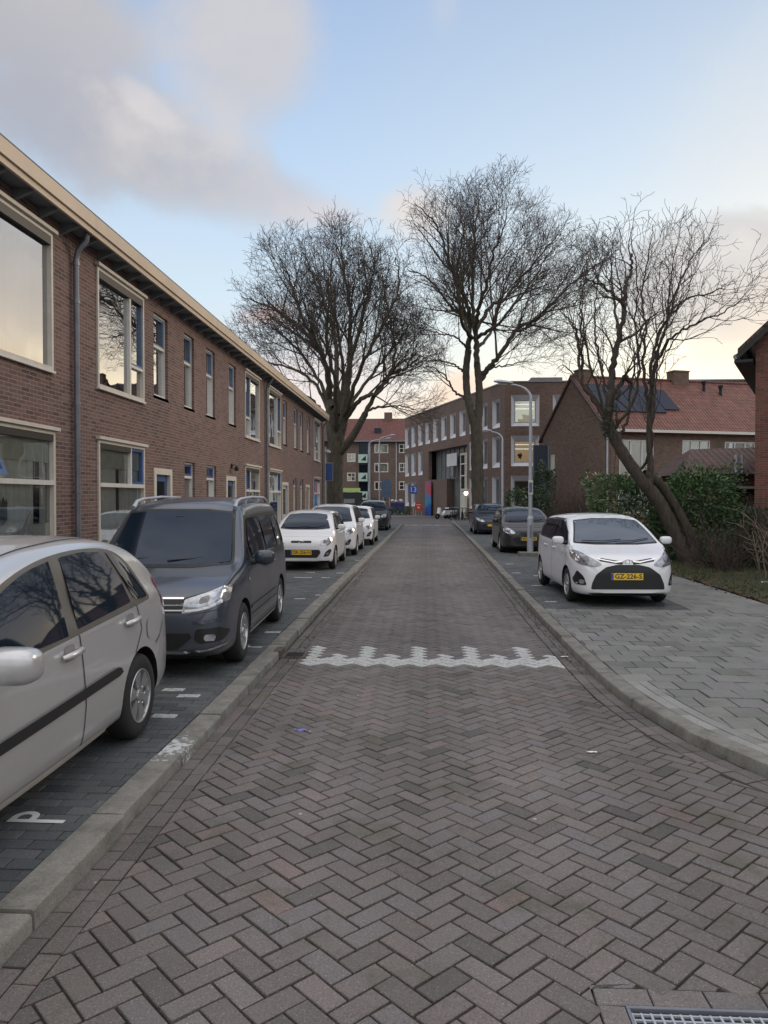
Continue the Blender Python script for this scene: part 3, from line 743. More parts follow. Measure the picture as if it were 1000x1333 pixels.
def window(house, mp, u0, u1, z0, z1, style):
    """style: wide_up, wide_dn, narrow_up, narrow_dn"""
    wide = style.startswith('wide'); up = style.endswith('up')
    f = .055 if wide else .045
    d0 = -.03 if wide else .06      # wide frames stand proud of the brick, narrow ones sit back
    mb = MB()
    ubox(mb, mp, u0, u0+f, z0, z1, d0, d0+.11); ubox(mb, mp, u1-f, u1, z0, z1, d0, d0+.11)
    ubox(mb, mp, u0+f, u1-f, z0, z0+f, d0-.012, d0+.11); ubox(mb, mp, u0+f, u1-f, z1-f, z1, d0, d0+.11)
    fr = mb.build('window', M['white'] if not wide else M['trim'], house)
    a, b, c_, d_ = u0+f, u1-f, z0+f, z1-f
    gd = d0+.07
    panes = []; bars = MB(); blues = MB()
    def sash(mb, a, b, c_, d_, w=.06, dd=d0+.02):
        ubox(mb, mp, a, a+w, c_, d_, dd, dd+.05); ubox(mb, mp, b-w, b, c_, d_, dd, dd+.05)
        ubox(mb, mp, a+w, b-w, c_, c_+w, dd, dd+.05); ubox(mb, mp, a+w, b-w, d_-w, d_, dd, dd+.05)
    hs = house.get('mirror', 0)
    if style == 'wide_up':
        # a big fixed light and a narrow casement beside it
        s = b-.62 if not hs else a+.62
        ubox(bars, mp, s-.03, s+.03, c_, d_, d0+.01, d0+.07)
        e, g = (s+.03, b) if not hs else (a, s-.03)
        zz = c_+.55
        ubox(bars, mp, e, g, zz-.02, zz+.03, d0+.01, d0+.07)
        sash(blues, e, g, zz+.03, d_, .04)
    elif style == 'wide_dn':
        zz = d_-.72
        ubox(bars, mp, a, b, zz-.035, zz+.035, d0-.005, d0+.07)
        s = b-.62 if not hs else a+.62
        ubox(bars, mp, s-.03, s+.03, zz+.035, d_, d0+.01, d0+.07)
        e, g = (s+.03, b) if not hs else (a, s-.03)
        if house.get('open') is None: sash(blues, e, g, zz+.035, d_, .055)
        else: sash(blues, e, g, zz+.035, d_, .02)
    elif style == 'narrow_up':
        zz = d_-.62
        ubox(bars, mp, a, b, zz-.025, zz+.025, d0+.01, d0+.07)
        sash(blues, a, b, zz+.025, d_, .04)
    elif style == 'narrow_dn':
        zz = z0+1.62 if z1-z0 > 1.9 else d_-.75
        ubox(bars, mp, a, b, zz-.03, zz+.03, d0, d0+.07)
        sash(blues, a, b, zz+.03, d_, .055)
    if bars.v: bars.build('glazing_bar', M['white'], fr)
    bcol = M['blue'] if not up else M['bluegrey']
    if blues.v: blues.build('sash', bcol, fr)
    g_ = MB(); g_.add([mp(a, c_, gd), mp(b, c_, gd), mp(b, d_, gd), mp(a, d_, gd)], [(0, 1, 2, 3)]); g_.build('pane', M['glass_hi'] if up else M['glass'], fr)
    if wide:
        t_ = MB(); ubox(t_, mp, u0-.05, u1+.07, z1+.002, z1+.055, d0-.05, d0+.1); t_.build('window_head', M['trim'], fr)
        t_ = MB(); ubox(t_, mp, u0-.01, u1+.01, z0-.035, z0-.002, d0-.03, d0+.1); t_.build('sill', M['white'], fr)
        if up and rw.random() < .8:
            t_ = MB(); ubox(t_, mp, a, b, d_-.13, d_-.002, d0+.0, d0+.065); t_.build('sun_screen_box', M['plastic'], fr)
        elif not up:
            t_ = MB(); ubox(t_, mp, a, b if hs else s-.03, d_-.10, d_-.002, d0+.0, d0+.065); t_.build('sun_screen_box', M['plastic'], fr)
    else:
        t_ = MB(); ubox(t_, mp, u0-.03, u1+.03, z0-.06, z0-.002, d0-.06, d0+.1); t_.build('sill', M['soffit'], fr)
    cu = MB()
    if style == 'wide_dn':
        curtain(cu, mp, a, a+(b-a)*(.80 if hs else .45), c_-.3, d_-.28, gd+.045)
        c2 = MB(); curtain(c2, mp, a+(b-a)*(.9 if hs else .55), b, c_-.3, d_-.28, gd+.06); c2.build('curtain', M['curtain'], fr)
        c2 = MB(); ubox(c2, mp, a, b, d_-.42, d_, gd+.012, gd+.018); c2.build('roller_blind', M['blind'], fr)
        c2 = MB(); ubox(c2, mp, a, b, c_, c_+(.95 if not hs else .55), gd+.008, gd+.012); c2.build('frosted_film', M['curtain'], fr)
    elif style == 'narrow_dn': curtain(cu, mp, a, b, c_-.1, zz-.05, gd+.06, .008)
    elif style == 'wide_up': curtain(cu, mp, a+(b-a)*.7, b, c_, d_, gd+.25); c2 = MB(); curtain(c2, mp, a, a+.3, c_, d_, gd+.25); c2.build('curtain', M['curtain'], fr)
    else: curtain(cu, mp, a, b, c_, c_+.7+rw.random()*.5, gd+.08, .008)
    cu.build('curtain', M['curtain'], fr)
    if not up and wide and rw.random() < .75:
        # a plant on the window board
        pl = MB(); uu = a+(b-a)*rw.uniform(.55, .85) if not hs else a+(b-a)*rw.uniform(.2, .85); z_ = c_+.55
        for _ in range(46):
            an = rw.random()*6.28; h_ = rw.uniform(.08, .34); r_ = rw.uniform(.02, .13)
            p0 = mp(uu+math.cos(an)*r_*.3, z_+.1, gd+.034+0*r_); du, dz = math.cos(an)*r_, h_
            pl.add([mp(uu-.008, z_, gd+.032), mp(uu+.008, z_, gd+.034), mp(uu+du+.02, z_+dz, gd+.03), mp(uu+du, z_+dz+.05, gd+.028), mp(uu+du-.02, z_+dz, gd+.03)], [(0, 1, 2, 3, 4)])
        pl.build('pot_plant', M['plantgreen'], fr)
    if house.get('open') is not None and style == 'wide_dn':
        # tilted-out top light
        e, g = a+.62+.02, a+1.45
        mb2 = MB(); z_t, z_b = d_-.10, zz+.07
        def mq(u, z, d): k = (z_t-z)/(z_t-z_b); return mp(u, z, d-k*.26)
        e, g = house['open'], house['open']+.80
        for (p, q, r_, s_) in ((e, e+.06, z_b, z_t), (g-.06, g, z_b, z_t), (e+.06, g-.06, z_b, z_b+.07), (e+.06, g-.06, z_t-.06, z_t)):
            ubox(mb2, mq, p, q, r_, s_, d0-.03, d0+.015)
        sh = mb2.build('open_sash', M['blue'], fr)
        g2 = MB(); g2.add([mq(e+.06, z_b+.07, d0-.01), mq(g-.06, z_b+.07, d0-.01), mq(g-.06, z_t-.06, d0-.01), mq(e+.06, z_t-.06, d0-.01)], [(0, 1, 2, 3)]); g2.build('pane', M['glass_hi'], fr)
    return fr
def door(house, mp, u0, u1, z0, z1, col, label=None):
    mb = MB(); f = .13
    ubox(mb, mp, u0, u0+f, z0, z1, -.02, .10); ubox(mb, mp, u1-f, u1, z0, z1, -.02, .10); ubox(mb, mp, u0+f, u1-f, z1-f, z1, -.02, .10)
    fr = mb.build('door_frame', M['trim'], house)
    mb = MB(); ubox(mb, mp, u0+f, u1-f, z0, z1-f, .06, .10)
    ubox(mb, mp, u0+f+.12, u1-f-.12, z0+1.15, z1-f-.14, .054, .06, 1); ubox(mb, mp, u0+f+.12, u1-f-.12, z0+.25, z0+.9, .054, .06, 0)
    d = mb.build('door', [col, M['cglass']], fr)
    if label: d['label'] = label
    mb = MB(); mb.tube([mp(u0+f+.07, z0+1.02, .03), mp(u0+f+.19, z0+1.02, .03)], .012, 6); mb.tube([mp(u0+f+.07, z0+1.02, .06), mp(u0+f+.07, z0+1.02, .03)], .014, 6)
    mb.build('handle', M['chrome'], fr)
M['pinkdoor'] = simple('pink_door', (.50, .25, .22), .5)
M['palepanel'] = simple('pale_door', (.45, .47, .50), .5)
def row_house(y0, y1, label, wins, doors, mirror=0, openu=None, pipe=None, endwall=False):
    h = empty('terraced_house', (XF, y0, .08), 0, label, 'house', 'terraced houses along the left pavement')
    h['mirror'] = mirror
    if openu is not None: h['open'] = openu
    L = y1-y0
    mp = lambda u, z, d: (-d, u, z)
    mb = MB(); holes = [(a-y0, b-y0, c-.08, d-.08) for (a, b, c, d, s_) in wins]+[(a-y0, b-y0, .0, c-.08) for (a, b, c, m_) in doors]
    holes_wall(mb, mp, 0, L, 0, 5.98, holes, .16)
    # side walls and back
    mb.add([mp(0, 0, 0), mp(0, 0, 8), mp(0, 5.98, 8), mp(0, 5.98, 0)], [(0, 1, 2, 3)]); mb.add([mp(L, 0, 0), mp(L, 0, 8), mp(L, 5.98, 8), mp(L, 5.98, 0)], [(0, 1, 2, 3)])
    mb.add([mp(0, 0, 8), mp(L, 0, 8), mp(L, 5.98, 8), mp(0, 5.98, 8)], [(0, 1, 2, 3)])
    mb.build('wall', M['brickA'], h, fix=False)
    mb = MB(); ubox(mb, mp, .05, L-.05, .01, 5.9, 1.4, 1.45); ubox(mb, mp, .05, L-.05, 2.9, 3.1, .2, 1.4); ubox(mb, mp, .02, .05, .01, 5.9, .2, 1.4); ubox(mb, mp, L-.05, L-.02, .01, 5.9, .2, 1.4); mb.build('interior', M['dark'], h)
    mb = MB(); ubox(mb, mp, 0, L, 6.05, 6.26, -.34, 7.9); ubox(mb, mp, 0, L, 6.262, 6.285, -.37, 7.9, 1)
    rf = mb.build('roof', [M['soffit'], M['roofedge']], h)
    mb = MB(); ubox(mb, mp, 0, L, 6.06, 6.258, -.375, -.342); ubox(mb, mp, 0, L, 5.955, 6.057, -.350, -.31); ubox(mb, mp, 0, L, 6.045, 6.062, -.385, -.352)
    mb.build('fascia', M['cream'], rf)
    mb = MB(); ubox(mb, mp, 0, L, 6.0, 6.045, -.305, .02); mb.build('soffit', M['soffit'], rf)
    mb = MB(); n = int(L/.62)
    for k in range(n):
        u = (k+.5)*L/n; mb = MB(); mb.prism([(-.0, 5.84), (.30, 5.965), (.30, 5.998), (0, 5.998)], u-.03, u+.03, 'y')
        mb.build('eaves_bracket', M['soffit'], rf)
    for (a, b, c, d, s_) in wins: window(h, mp, a-y0, b-y0, c-.08, d-.08, s_)
    for (a, b, c, m_) in doors: door(h, mp, a-y0, b-y0, 0, c-.08, m_)
    if pipe is not None:
        mb = MB(); u = pipe-y0
        mb.tube([mp(u, .0, -.07), mp(u, 5.55, -.07), mp(u, 5.7, -.10), mp(u, 5.86, -.24), mp(u, 5.98, -.25)], .045, 10)
        for z in (.3, 1.9, 3.3, 4.9, 5.5): mb.lathe([(.045, z-.03), (.054, z-.03), (.054, z+.03), (.045, z+.03)], 10, 'z', mp(u, 0, -.07))
        for z in (1.2, 2.9, 4.4): ubox(mb, mp, u-.012, u+.012, z, z+.03, -.05, .01)
        o = mb.build('downpipe', M['pipe'], h, smooth=40)
    return h
U0, U1, G1, G0 = 3.77, 5.82, 2.88, .62
W_ = lambda a, b: [(a, b, U0, U1, 'wide_up')]
row_house(5.0, 11.68, 'brick terraced house nearest the camera, with its blue top light tilted open', [(8.8, 11.02, U0, U1, 'wide_up'), (8.8, 11.05, .9, G1, 'wide_dn')], [], mirror=1, openu=3.45)
row_house(11.68, 18.6, 'brick terraced house between the zinc downpipe and the van, with a blue front door', [(12.55, 14.66, U0, U1, 'wide_up'), (15.25, 16.1, 4.0, 5.72, 'narrow_up'), (17.2, 17.95, 4.0, 5.72, 'narrow_up'), (12.55, 14.66, .62, G1, 'wide_dn'), (17.2, 17.98, .75, 2.72, 'narrow_dn')],
          [(15.2, 16.3, 2.5, M['blue'])], pipe=12.0-.32)
row_house(18.6, 25.75, 'brick terraced house whose small black lamp hangs over a narrow blue door', [(23.0, 25.0, U0, U1, 'wide_up'), (18.95, 19.75, 4.0, 5.72, 'narrow_up'), (21.15, 21.95, 4.0, 5.72, 'narrow_up'), (23.0, 25.0, .62, G1, 'wide_dn'), (18.95, 19.85, .75, 2.72, 'narrow_dn')],
          [(20.8, 21.9, 2.5, M['blue'])], mirror=1)
row_house(25.75, 33.0, 'brick terraced house just past the middle downpipe, with a pale front door', [(26.5, 28.7, U0, U1, 'wide_up'), (29.3, 30.1, 4.0, 5.72, 'narrow_up'), (31.7, 32.6, 4.0, 5.72, 'narrow_up'), (26.5, 28.7, .62, G1, 'wide_dn'), (31.5, 32.3, .75, 2.72, 'narrow_dn')],
          [(29.0, 30.3, 2.5, M['palepanel'])], pipe=25.95)
row_house(33.0, 40.5, 'end brick terraced house by the big bare tree, with a faded pink door', [(37.3, 39.4, U0, U1, 'wide_up'), (33.3, 34.1, 4.0, 5.72, 'narrow_up'), (35.2, 36.0, 4.0, 5.72, 'narrow_up'), (37.2, 39.3, .62, G1, 'wide_dn'), (33.3, 34.1, .75, 2.72, 'narrow_dn')],
          [(34.7, 35.9, 2.5, M['pinkdoor'])], mirror=1, pipe=40.35)
# small black lamp over the third door
l_ = empty('wall_lamp', (XF, 21.4, 2.78), 0, 'small black wall lamp above the narrow blue door of the terrace', 'wall lamp')
mb = MB(); mb.box(0, .04, -.05, .05, -.05, .08); mb.build('back_plate', M['plastic'], l_)
mb = MB(); mb.tube([(.03, 0, .03), (.12, 0, .05), (.16, 0, .0)], .012, 6); mb.lathe([(.02, .02), (.07, -.03), (.075, -.12), (.02, -.13)], 10, 'z', (.16, 0, 0)); mb.build('lamp_shade', M['plastic'], l_)
# ---------------------------------------------------------------- cars
def pchip(pts):
    xs = [p[0] for p in pts]; ys = [p[1] for p in pts]
    if xs[0] > xs[-1]: xs, ys = xs[::-1], ys[::-1]
    n = len(xs); h = [xs[i+1]-xs[i] for i in range(n-1)]; d = [(ys[i+1]-ys[i])/h[i] for i in range(n-1)]
    m = [0]*n; m[0], m[-1] = d[0], d[-1]
    for i in range(1, n-1):
        if d[i-1]*d[i] <= 0: m[i] = 0
        else:
            w1, w2 = 2*h[i]+h[i-1], h[i]+2*h[i-1]; m[i] = (w1+w2)/(w1/d[i-1]+w2/d[i])
    def f(x):
        x = min(max(x, xs[0]), xs[-1])
        i = 0
        while i < n-2 and x > xs[i+1]: i += 1
        t = (x-xs[i])/h[i]
        return (2*t**3-3*t*t+1)*ys[i]+(t**3-2*t*t+t)*h[i]*m[i]+(-2*t**3+3*t*t)*ys[i+1]+(t**3-t*t)*h[i]*m[i+1]
    return f
def car_body(S):
    L = S['L']; T, Sh, W, B = map(pchip, (S['top'], S['sh'], S['w'], S['bot']))
    tum = S.get('tumble', .30); crown = S.get('crown', .05)
    xs = []
    n = 84; xo = S.get('xrear', -L/2)
    for i in range(n+1):
        k = i/n; u_ = math.sin((k-.5)*math.pi)*.45+(2*k-1)*.55; xs.append(xo+(L/2-xo)*(u_+1)/2)
    def section(x):
        t, s_, w, b = T(x), Sh(x), W(x), B(x)
        s_ = min(s_, t-.015); h = t-s_; q = s_-b
        sh = w*.965
        er = min(.10, h*.28)
        P = [(0, b), (w*.72, b), (w*.93, b+.015), (w*.985, b+.10*q+.02), (w*.997, b+.28*q), (w, b+.50*q), (w*.993, b+.72*q), (w*.982, b+.88*q), (sh, s_)]
        P += [(sh-.012-tum*h*.28, s_+.28*h), (sh-.012-tum*h*.56, s_+.56*h), (sh-.014-tum*h*.80, s_+.78*h)]
        yr = sh-.02-tum*h*.93-er*.35
        P += [(yr, s_+.90*h), (yr-er*1.3, s_+.955*h), (yr*.5, t-crown*.16*min(1, h/.3)), (0, t)]
        P[14] = (yr*.55, s_+.955*h+(t-(s_+.955*h))*.72)
        # catmull-rom
        o = []
        for i in range(len(P)-1):
            p0 = P[max(i-1, 0)]; p1 = P[i]; p2 = P[i+1]; p3 = P[min(i+2, len(P)-1)]
            for k in range(3):
                u = k/3
                o.append(tuple(.5*((2*p1[j])+(-p0[j]+p2[j])*u+(2*p0[j]-5*p1[j]+4*p2[j]-p3[j])*u*u+(-p0[j]+3*p1[j]-3*p2[j]+p3[j])*u**3) for j in (0, 1)))
        o.append(P[-1])
        o[0] = (0, o[0][1])
        return o
    V = []; F = []
    secs = [section(x) for x in xs]; m = len(secs[0])
    ring = 2*m-2
    for x, sc in zip(xs, secs):
        for (y, z) in sc: V.append((x, y, z))
        for (y, z) in sc[-2:0:-1]: V.append((x, -y, z))
    for i in range(n):
        for k in range(ring):
            k2 = (k+1) % ring
            F.append((i*ring+k, (i+1)*ring+k, (i+1)*ring+k2, i*ring+k2))
    F.append(tuple(range(ring))); F.append(tuple(n*ring+k for k in reversed(range(ring))))
    me = bpy.data.meshes.new('body'); me.from_pydata(V, [], F)
    bm = bmesh.new(); bm.from_mesh(me)
    for e_ in (F[-2], F[-1]): pass
    bmesh.ops.recalc_face_normals(bm, faces=bm.faces); bm.to_mesh(me)
    bvh = BVHTree.FromBMesh(bm); bm.free()
    return me, bvh
def cut_arches(me, S, paint):
    me.materials.append(paint); me.materials.append(M['plastic'])
    o = bpy.data.objects.new('body', me); C.objects.link(o)
    cuts = []
    mb = MB()
    for ax in S['axles']:
        for sd_ in (-1, 1):
            r = S['wr']*1.0+S.get('arch', .045); y0, y1 = (S['wy']-.16)*sd_, (S['wy']+.4)*sd_
            cyl = []
            n = 40
            b = len(mb.v)
            for y in (y0, y1):
                for k in range(n):
                    a = 2*math.pi*k/n; mb.v.append((ax+r*math.cos(a), y, S['wr']+r*math.sin(a)))
            for k in range(n): mb.f.append((b+k, b+(k+1) % n, b+n+(k+1) % n, b+n+k)); mb.m.append(1); mb.a.append((0, 0))
            mb.f.append(tuple(b+k for k in range(n))); mb.f.append(tuple(b+n+k for k in reversed(range(n)))); mb.m += [1, 1]; mb.a += [(0, 0)]*2
    c_ = mb.build('cutter', [paint, M['plastic']])
    md = o.modifiers.new('b', 'BOOLEAN'); md.object = c_; md.operation = 'DIFFERENCE'; md.solver = 'EXACT'; md.material_mode = 'INDEX'
    dg = bpy.context.evaluated_depsgraph_get(); dg.update()
    me2 = bpy.data.meshes.new_from_object(o.evaluated_get(dg))
    bpy.data.objects.remove(c_); o.modifiers.clear(); o.data = me2
    shade(me2, 38)
    return o
class Proj:
    "lays panels, glass and trim onto the body surface by casting along a view axis"
    def __init__(s, bvh, root): s.b = bvh; s.root = root
    def hit(s, view, a, b):
        if view == 'side+': o, d = Vector((a, 3, b)), Vector((0, -1, 0))
        elif view == 'side-': o, d = Vector((a, -3, b)), Vector((0, 1, 0))
        elif view == 'front': o, d = Vector((5, a, b)), Vector((-1, 0, 0))
        elif view == 'rear': o, d = Vector((-5, a, b)), Vector((1, 0, 0))
        elif view == 'top': o, d = Vector((a, b, 5)), Vector((0, 0, -1))
        h = s.b.ray_cast(o, d)
        return (h[0], h[1]) if h[0] else (None, None)
    def patch(s, mb, view, poly, off=.004, mi=0, grid=.05, thick=0, fit=False):
        pts = []; n = len(poly); 
        for i in range(n):
            a, b = Vector(poly[i]), Vector(poly[(i+1) % n]); k = max(1, int((b-a).length/grid))
            for j in range(k): pts.append(a.lerp(b, j/k))
        nb = len(pts)
        x0, x1 = min(p.x for p in pts), max(p.x for p in pts); y0, y1 = min(p.y for p in pts), max(p.y for p in pts)
        def inside(q):
            c_ = False; j = n-1
            for i in range(n):
                a, b = poly[i], poly[j]
                if (a[1] > q[1]) != (b[1] > q[1]) and q[0] < (b[0]-a[0])*(q[1]-a[1])/(b[1]-a[1])+a[0]: c_ = not c_
                j = i
            return c_
        gx = x0+grid/2
        while gx < x1:
            gy = y0+grid/2
            while gy < y1:
                if inside((gx, gy)) and min((Vector((gx, gy))-p).length for p in pts[:nb]) > grid*.4: pts.append(Vector((gx, gy)))
                gy += grid
            gx += grid
        ed = [(i, (i+1) % nb) for i in range(nb)]
        v2, e2, f2, *_ = geometry.delaunay_2d_cdt(pts, ed, [], 1, 1e-5)
        vs = []
        for p in v2:
            h, nn = s.hit(view, p.x, p.y)
            if h is None:
                best = min((q for q in v2), key=lambda q: 9 if s.hit(view, q.x, q.y)[0] is None else (q-p).length)
                h, nn = s.hit(view, best.x, best.y)
                if h is None: return
            vs.append(h+nn*off)
        if fit and len(vs) > 12:
            # glass is a smooth pane: fit a gentle surface through the points and keep it just proud of the body
            q = np.array([list(v) for v in vs]); ax = 1 if view.startswith('side') else 0
            o_ = [i for i in range(3) if i != ax]; a_, b_ = q[:, o_[0]], q[:, o_[1]]
            side_ = view.startswith('side'); bl = 0
            if side_: bl = -.16*(b_-b_.mean())**2*(-1 if view == 'side-' else 1); q[:, ax] -= bl
            Mx = np.stack([np.ones_like(a_), a_, b_, a_*a_, a_*b_]+([] if side_ else [b_*b_])+([a_**4, (a_*a_)*b_] if view in ('front', 'rear') else []), 1)
            co, *_ = np.linalg.lstsq(Mx, q[:, ax], rcond=None); f = Mx @ co+bl; q[:, ax] += bl
            sg = -1 if view in ('side-', 'rear') else 1
            dev = np.max((q[:, ax]-f)*sg)
            q[:, ax] = f+sg*(max(0, dev)*.55+.001); vs = [tuple(v) for v in q]
        mb.add(vs, [tuple(f) for f in f2], mi)
    def line(s, mb, view, path, w=.006, off=.0025, mi=0, step=.04):
        "thin ribbon along a path"
        P = []
        for i in range(len(path)-1):
            a, b = Vector(path[i]), Vector(path[i+1]); k = max(1, int((b-a).length/step))
            for j in range(k): P.append(a.lerp(b, j/k))
        P.append(Vector(path[-1])); vs = []
        for i, p in enumerate(P):
            t_ = (P[min(i+1, len(P)-1)]-P[max(i-1, 0)]).normalized(); nn = Vector((-t_.y, t_.x))*w/2
            for q in (p+nn, p-nn):
                h, no = s.hit(view, q.x, q.y)
                if h is None: vs.append(vs[-2] if len(vs) > 1 else Vector((0, 0, 0)))
                else: vs.append(h+no*off)
        mb.add(vs, [(2*i, 2*i+1, 2*i+3, 2*i+2) for i in range(len(P)-1)], mi)
def smooth_poly(P, it=2, rad=None):
    "fillet a polygon's corners"
    o = []; n = len(P)
    for i in range(n):
        a, b, c = Vector(P[i-1]), Vector(P[i]), Vector(P[(i+1) % n])
        la, lc = (a-b).length, (c-b).length
        r = min(.03*it if rad is None else rad, la*.45, lc*.45)
        p, q = b+(a-b).normalized()*r, b+(c-b).normalized()*r
        if ((a-b).normalized()+(c-b).normalized()).length < .35: o.append(tuple(b)); continue
        for k in (0, .25, .5, .75, 1): o.append(tuple(p*(1-k)**2+b*2*k*(1-k)+q*k*k))
    return o
def wheel(parent, x, y, side, r, wd, spokes=5, style='alloy', steer=0):
    wroot = MB()
    k = side
    # tyre
    prof = [(r*.62, -wd/2+.01), (r*.70, -wd/2), (r*.90, -wd/2+.004), (r*.97, -wd/2+.022), (r, -wd/2+.05), (r, wd/2-.05), (r*.97, wd/2-.022), (r*.90, wd/2-.004), (r*.70, wd/2), (r*.62, wd/2-.01)]
    wroot.lathe(prof, 40, 'y'); 
    for g in (-.03, 0, .03): pass
    ty = wroot.build('wheel', M['rubber'], parent, smooth=45)
    ty.location = (x, y, r); ty.rotation_euler = (0, 0, steer)
    mb = MB(); f = wd/2*k; ri = r*.64
    mb.lathe([(ri, f-.006*k), (ri*.985, f-.001*k), (ri*.94, f-.004*k), (ri*.90, f-.03*k), (ri*.87, f-.13*k)], 40, 'y')
    if style == 'cover':
        mb.lathe([(ri*.92, f-.012*k), (ri*.75, f+.002*k), (ri*.3, f-.004*k), (.001, f-.004*k)], 40, 'y')
    for i in range(spokes):
        a = 2*math.pi*i/spokes+.3
        for da in ((-.10, .10) if style == 'alloy' else (0,)):
            c1, s1 = math.cos(a+da*.6), math.sin(a+da*.6); c2, s2 = math.cos(a+da*1.7), math.sin(a+da*1.7)
            p, q = Vector((c1*ri*.16, 0, s1*ri*.16)), Vector((c2*ri*.93, 0, s2*ri*.93))
            u = (q-p).normalized(); v = Vector((-u.z, 0, u.x)); wa, wb = ri*(.085 if style == 'alloy' else .15), ri*(.13 if style == 'alloy' else .2)
            dpt = (f-.018*k, f-.010*k) if style == 'alloy' else (f-.002*k, f+.003*k)
            vs = []
            for e, ww, yy in ((p, wa, dpt[0]), (q, wb, dpt[1])):
                for sgn in (-1, 1):
                    vs.append((e.x+v.x*ww*sgn, yy, e.z+v.z*ww*sgn)); vs.append((e.x+v.x*ww*sgn*1.1, yy-.03*k, e.z+v.z*ww*sgn*1.1))
            mb.add(vs, [(0, 2, 6, 4), (0, 1, 5, 4), (2, 3, 7, 6), (0, 1, 3, 2), (4, 5, 7, 6)])
    mb.lathe([(ri*.24, f-.03*k), (ri*.22, f-.008*k), (ri*.14, f-.003*k), (.001, f-.003*k)], 20, 'y')
    for i in range(5):
        a = 2*math.pi*i/5+.6; mb.lathe([(.012, f-.002*k), (.010, f+.004*k), (.001, f+.004*k)], 6, 'y', (math.cos(a)*ri*.31, 0, math.sin(a)*ri*.31))
    rim = mb.build('rim', M['alloy'] if style != 'dark' else M['pipe'], ty, smooth=35)
    mb = MB(); mb.lathe([(ri*.87, f-.045*k), (.001, f-.045*k)], 24, 'y'); mb.build('brake_disc', M['plastic'], ty)
    return ty
SEG = {'0': 'abcdef'}
def plate(parent, P, view, y0, y1, z0, z1, text, off=.012, col='yellow', x_hint=None, flip=False):
    "registration plate: a flat board standing on the bumper"
    h = [P.hit(view, y, z)[0] for y in ((y0+y1)/2,) for z in (z0, z1)]
    sx_ = 1 if view == 'front' else -1
    x = max(hh.x*sx_ for hh in h if hh)*sx_+.006*sx_
    mb = MB(); mb.box(x, x+.008*sx_, y0, y1, z0, z1)
    o = mb.build('number_plate', M[col], parent)
    # blue strip on the reader's left
    s_ = 1 if sx_ > 0 else -1
    # reader facing the plate sees +y on the left when looking along -x from the front... front: viewer at +x looking -x sees +y on its left? (up=z): right hand = -... handled by sgn
    left = y0 if sx_ > 0 else y1     # viewer in front of the car (looking -x): their left is -y
    mb = MB(); w_ = .04; a, b = (left, left+w_) if sx_ > 0 else (left-w_, left)
    mb.box(x+.008*sx_, x+.0095*sx_, a, b, z0+.003, z1-.003); mb.build('plate_strip', M['eublue'], o)
    if text:
        cu = bpy.data.curves.new('t', 'FONT'); cu.body = text; cu.size = (z1-z0)*.95; cu.align_x = 'CENTER'; cu.align_y = 'CENTER'; cu.resolution_u = 2; cu.offset = .0022
        to = bpy.data.objects.new('t', cu); C.objects.link(to)
        dg = bpy.context.evaluated_depsgraph_get(); dg.update()
        me = bpy.data.meshes.new_from_object(to.evaluated_get(dg)); bpy.data.objects.remove(to)
        ww = max(v.co.x for v in me.vertices)-min(v.co.x for v in me.vertices)
        k = ((y1-y0)-w_-.04)/ww
        for v in me.vertices:
            u, vv = v.co.x*k, v.co.y
            v.co = ((x+.0098*sx_), (y0+y1)/2+s_*(u+w_/2), (z0+z1)/2+vv)
        me.materials.clear(); me.materials.append(M['ink'])
        lo = bpy.data.objects.new('plate_lettering', me); C.objects.link(lo); lo.parent = o
    return o
def mirror_part(parent, x, y, z, side, col, sx_=.10, sy=.20, sz=.15, stalk=True):
    mb = MB(); k = side
    # rounded housing from a squashed superellipsoid
    n, m = 14, 18; vs = []
    for i in range(n+1):
        a = -math.pi/2+math.pi*i/n
        for j in range(m):
            b = 2*math.pi*j/m
            ca, sa, cb, sb = math.cos(a), math.sin(a), math.cos(b), math.sin(b)
            e = .6
            f_ = lambda v: math.copysign(abs(v)**e, v)
            px = f_(ca)*f_(cb)*sx_/2; pz = f_(ca)*f_(sb)*sz/2; py = f_(sa)*sy/2
            if px < -sx_*.28: px = -sx_*.28
            px -= abs(py)*.12
            vs.append((x+px, y+k*(sy/2+.06)+py, z+pz))
    fs = [(i*m+j, i*m+(j+1) % m, (i+1)*m+(j+1) % m, (i+1)*m+j) for i in range(n) for j in range(m)]
    mb.add(vs, fs)
    o = mb.build('wing_mirror', col, parent, smooth=60)
    mb = MB(); mb.tube([(x-.01, y-k*.05, z-sz*.42), (x, y+k*.05, z-sz*.36), (x, y+k*.10, z-sz*.2)], [.035, .028, .03], 8); mb.build('mirror_foot', M['plastic'] if stalk else col, o, smooth=60)
    mb = MB(); mb.box(x-sx_*.29-.004, x-sx_*.29-.002, y+k*.09, y+k*(sy+.03), z-sz*.36, z+sz*.36); mb.build('mirror_glass', M['cglass'], o)
    return o
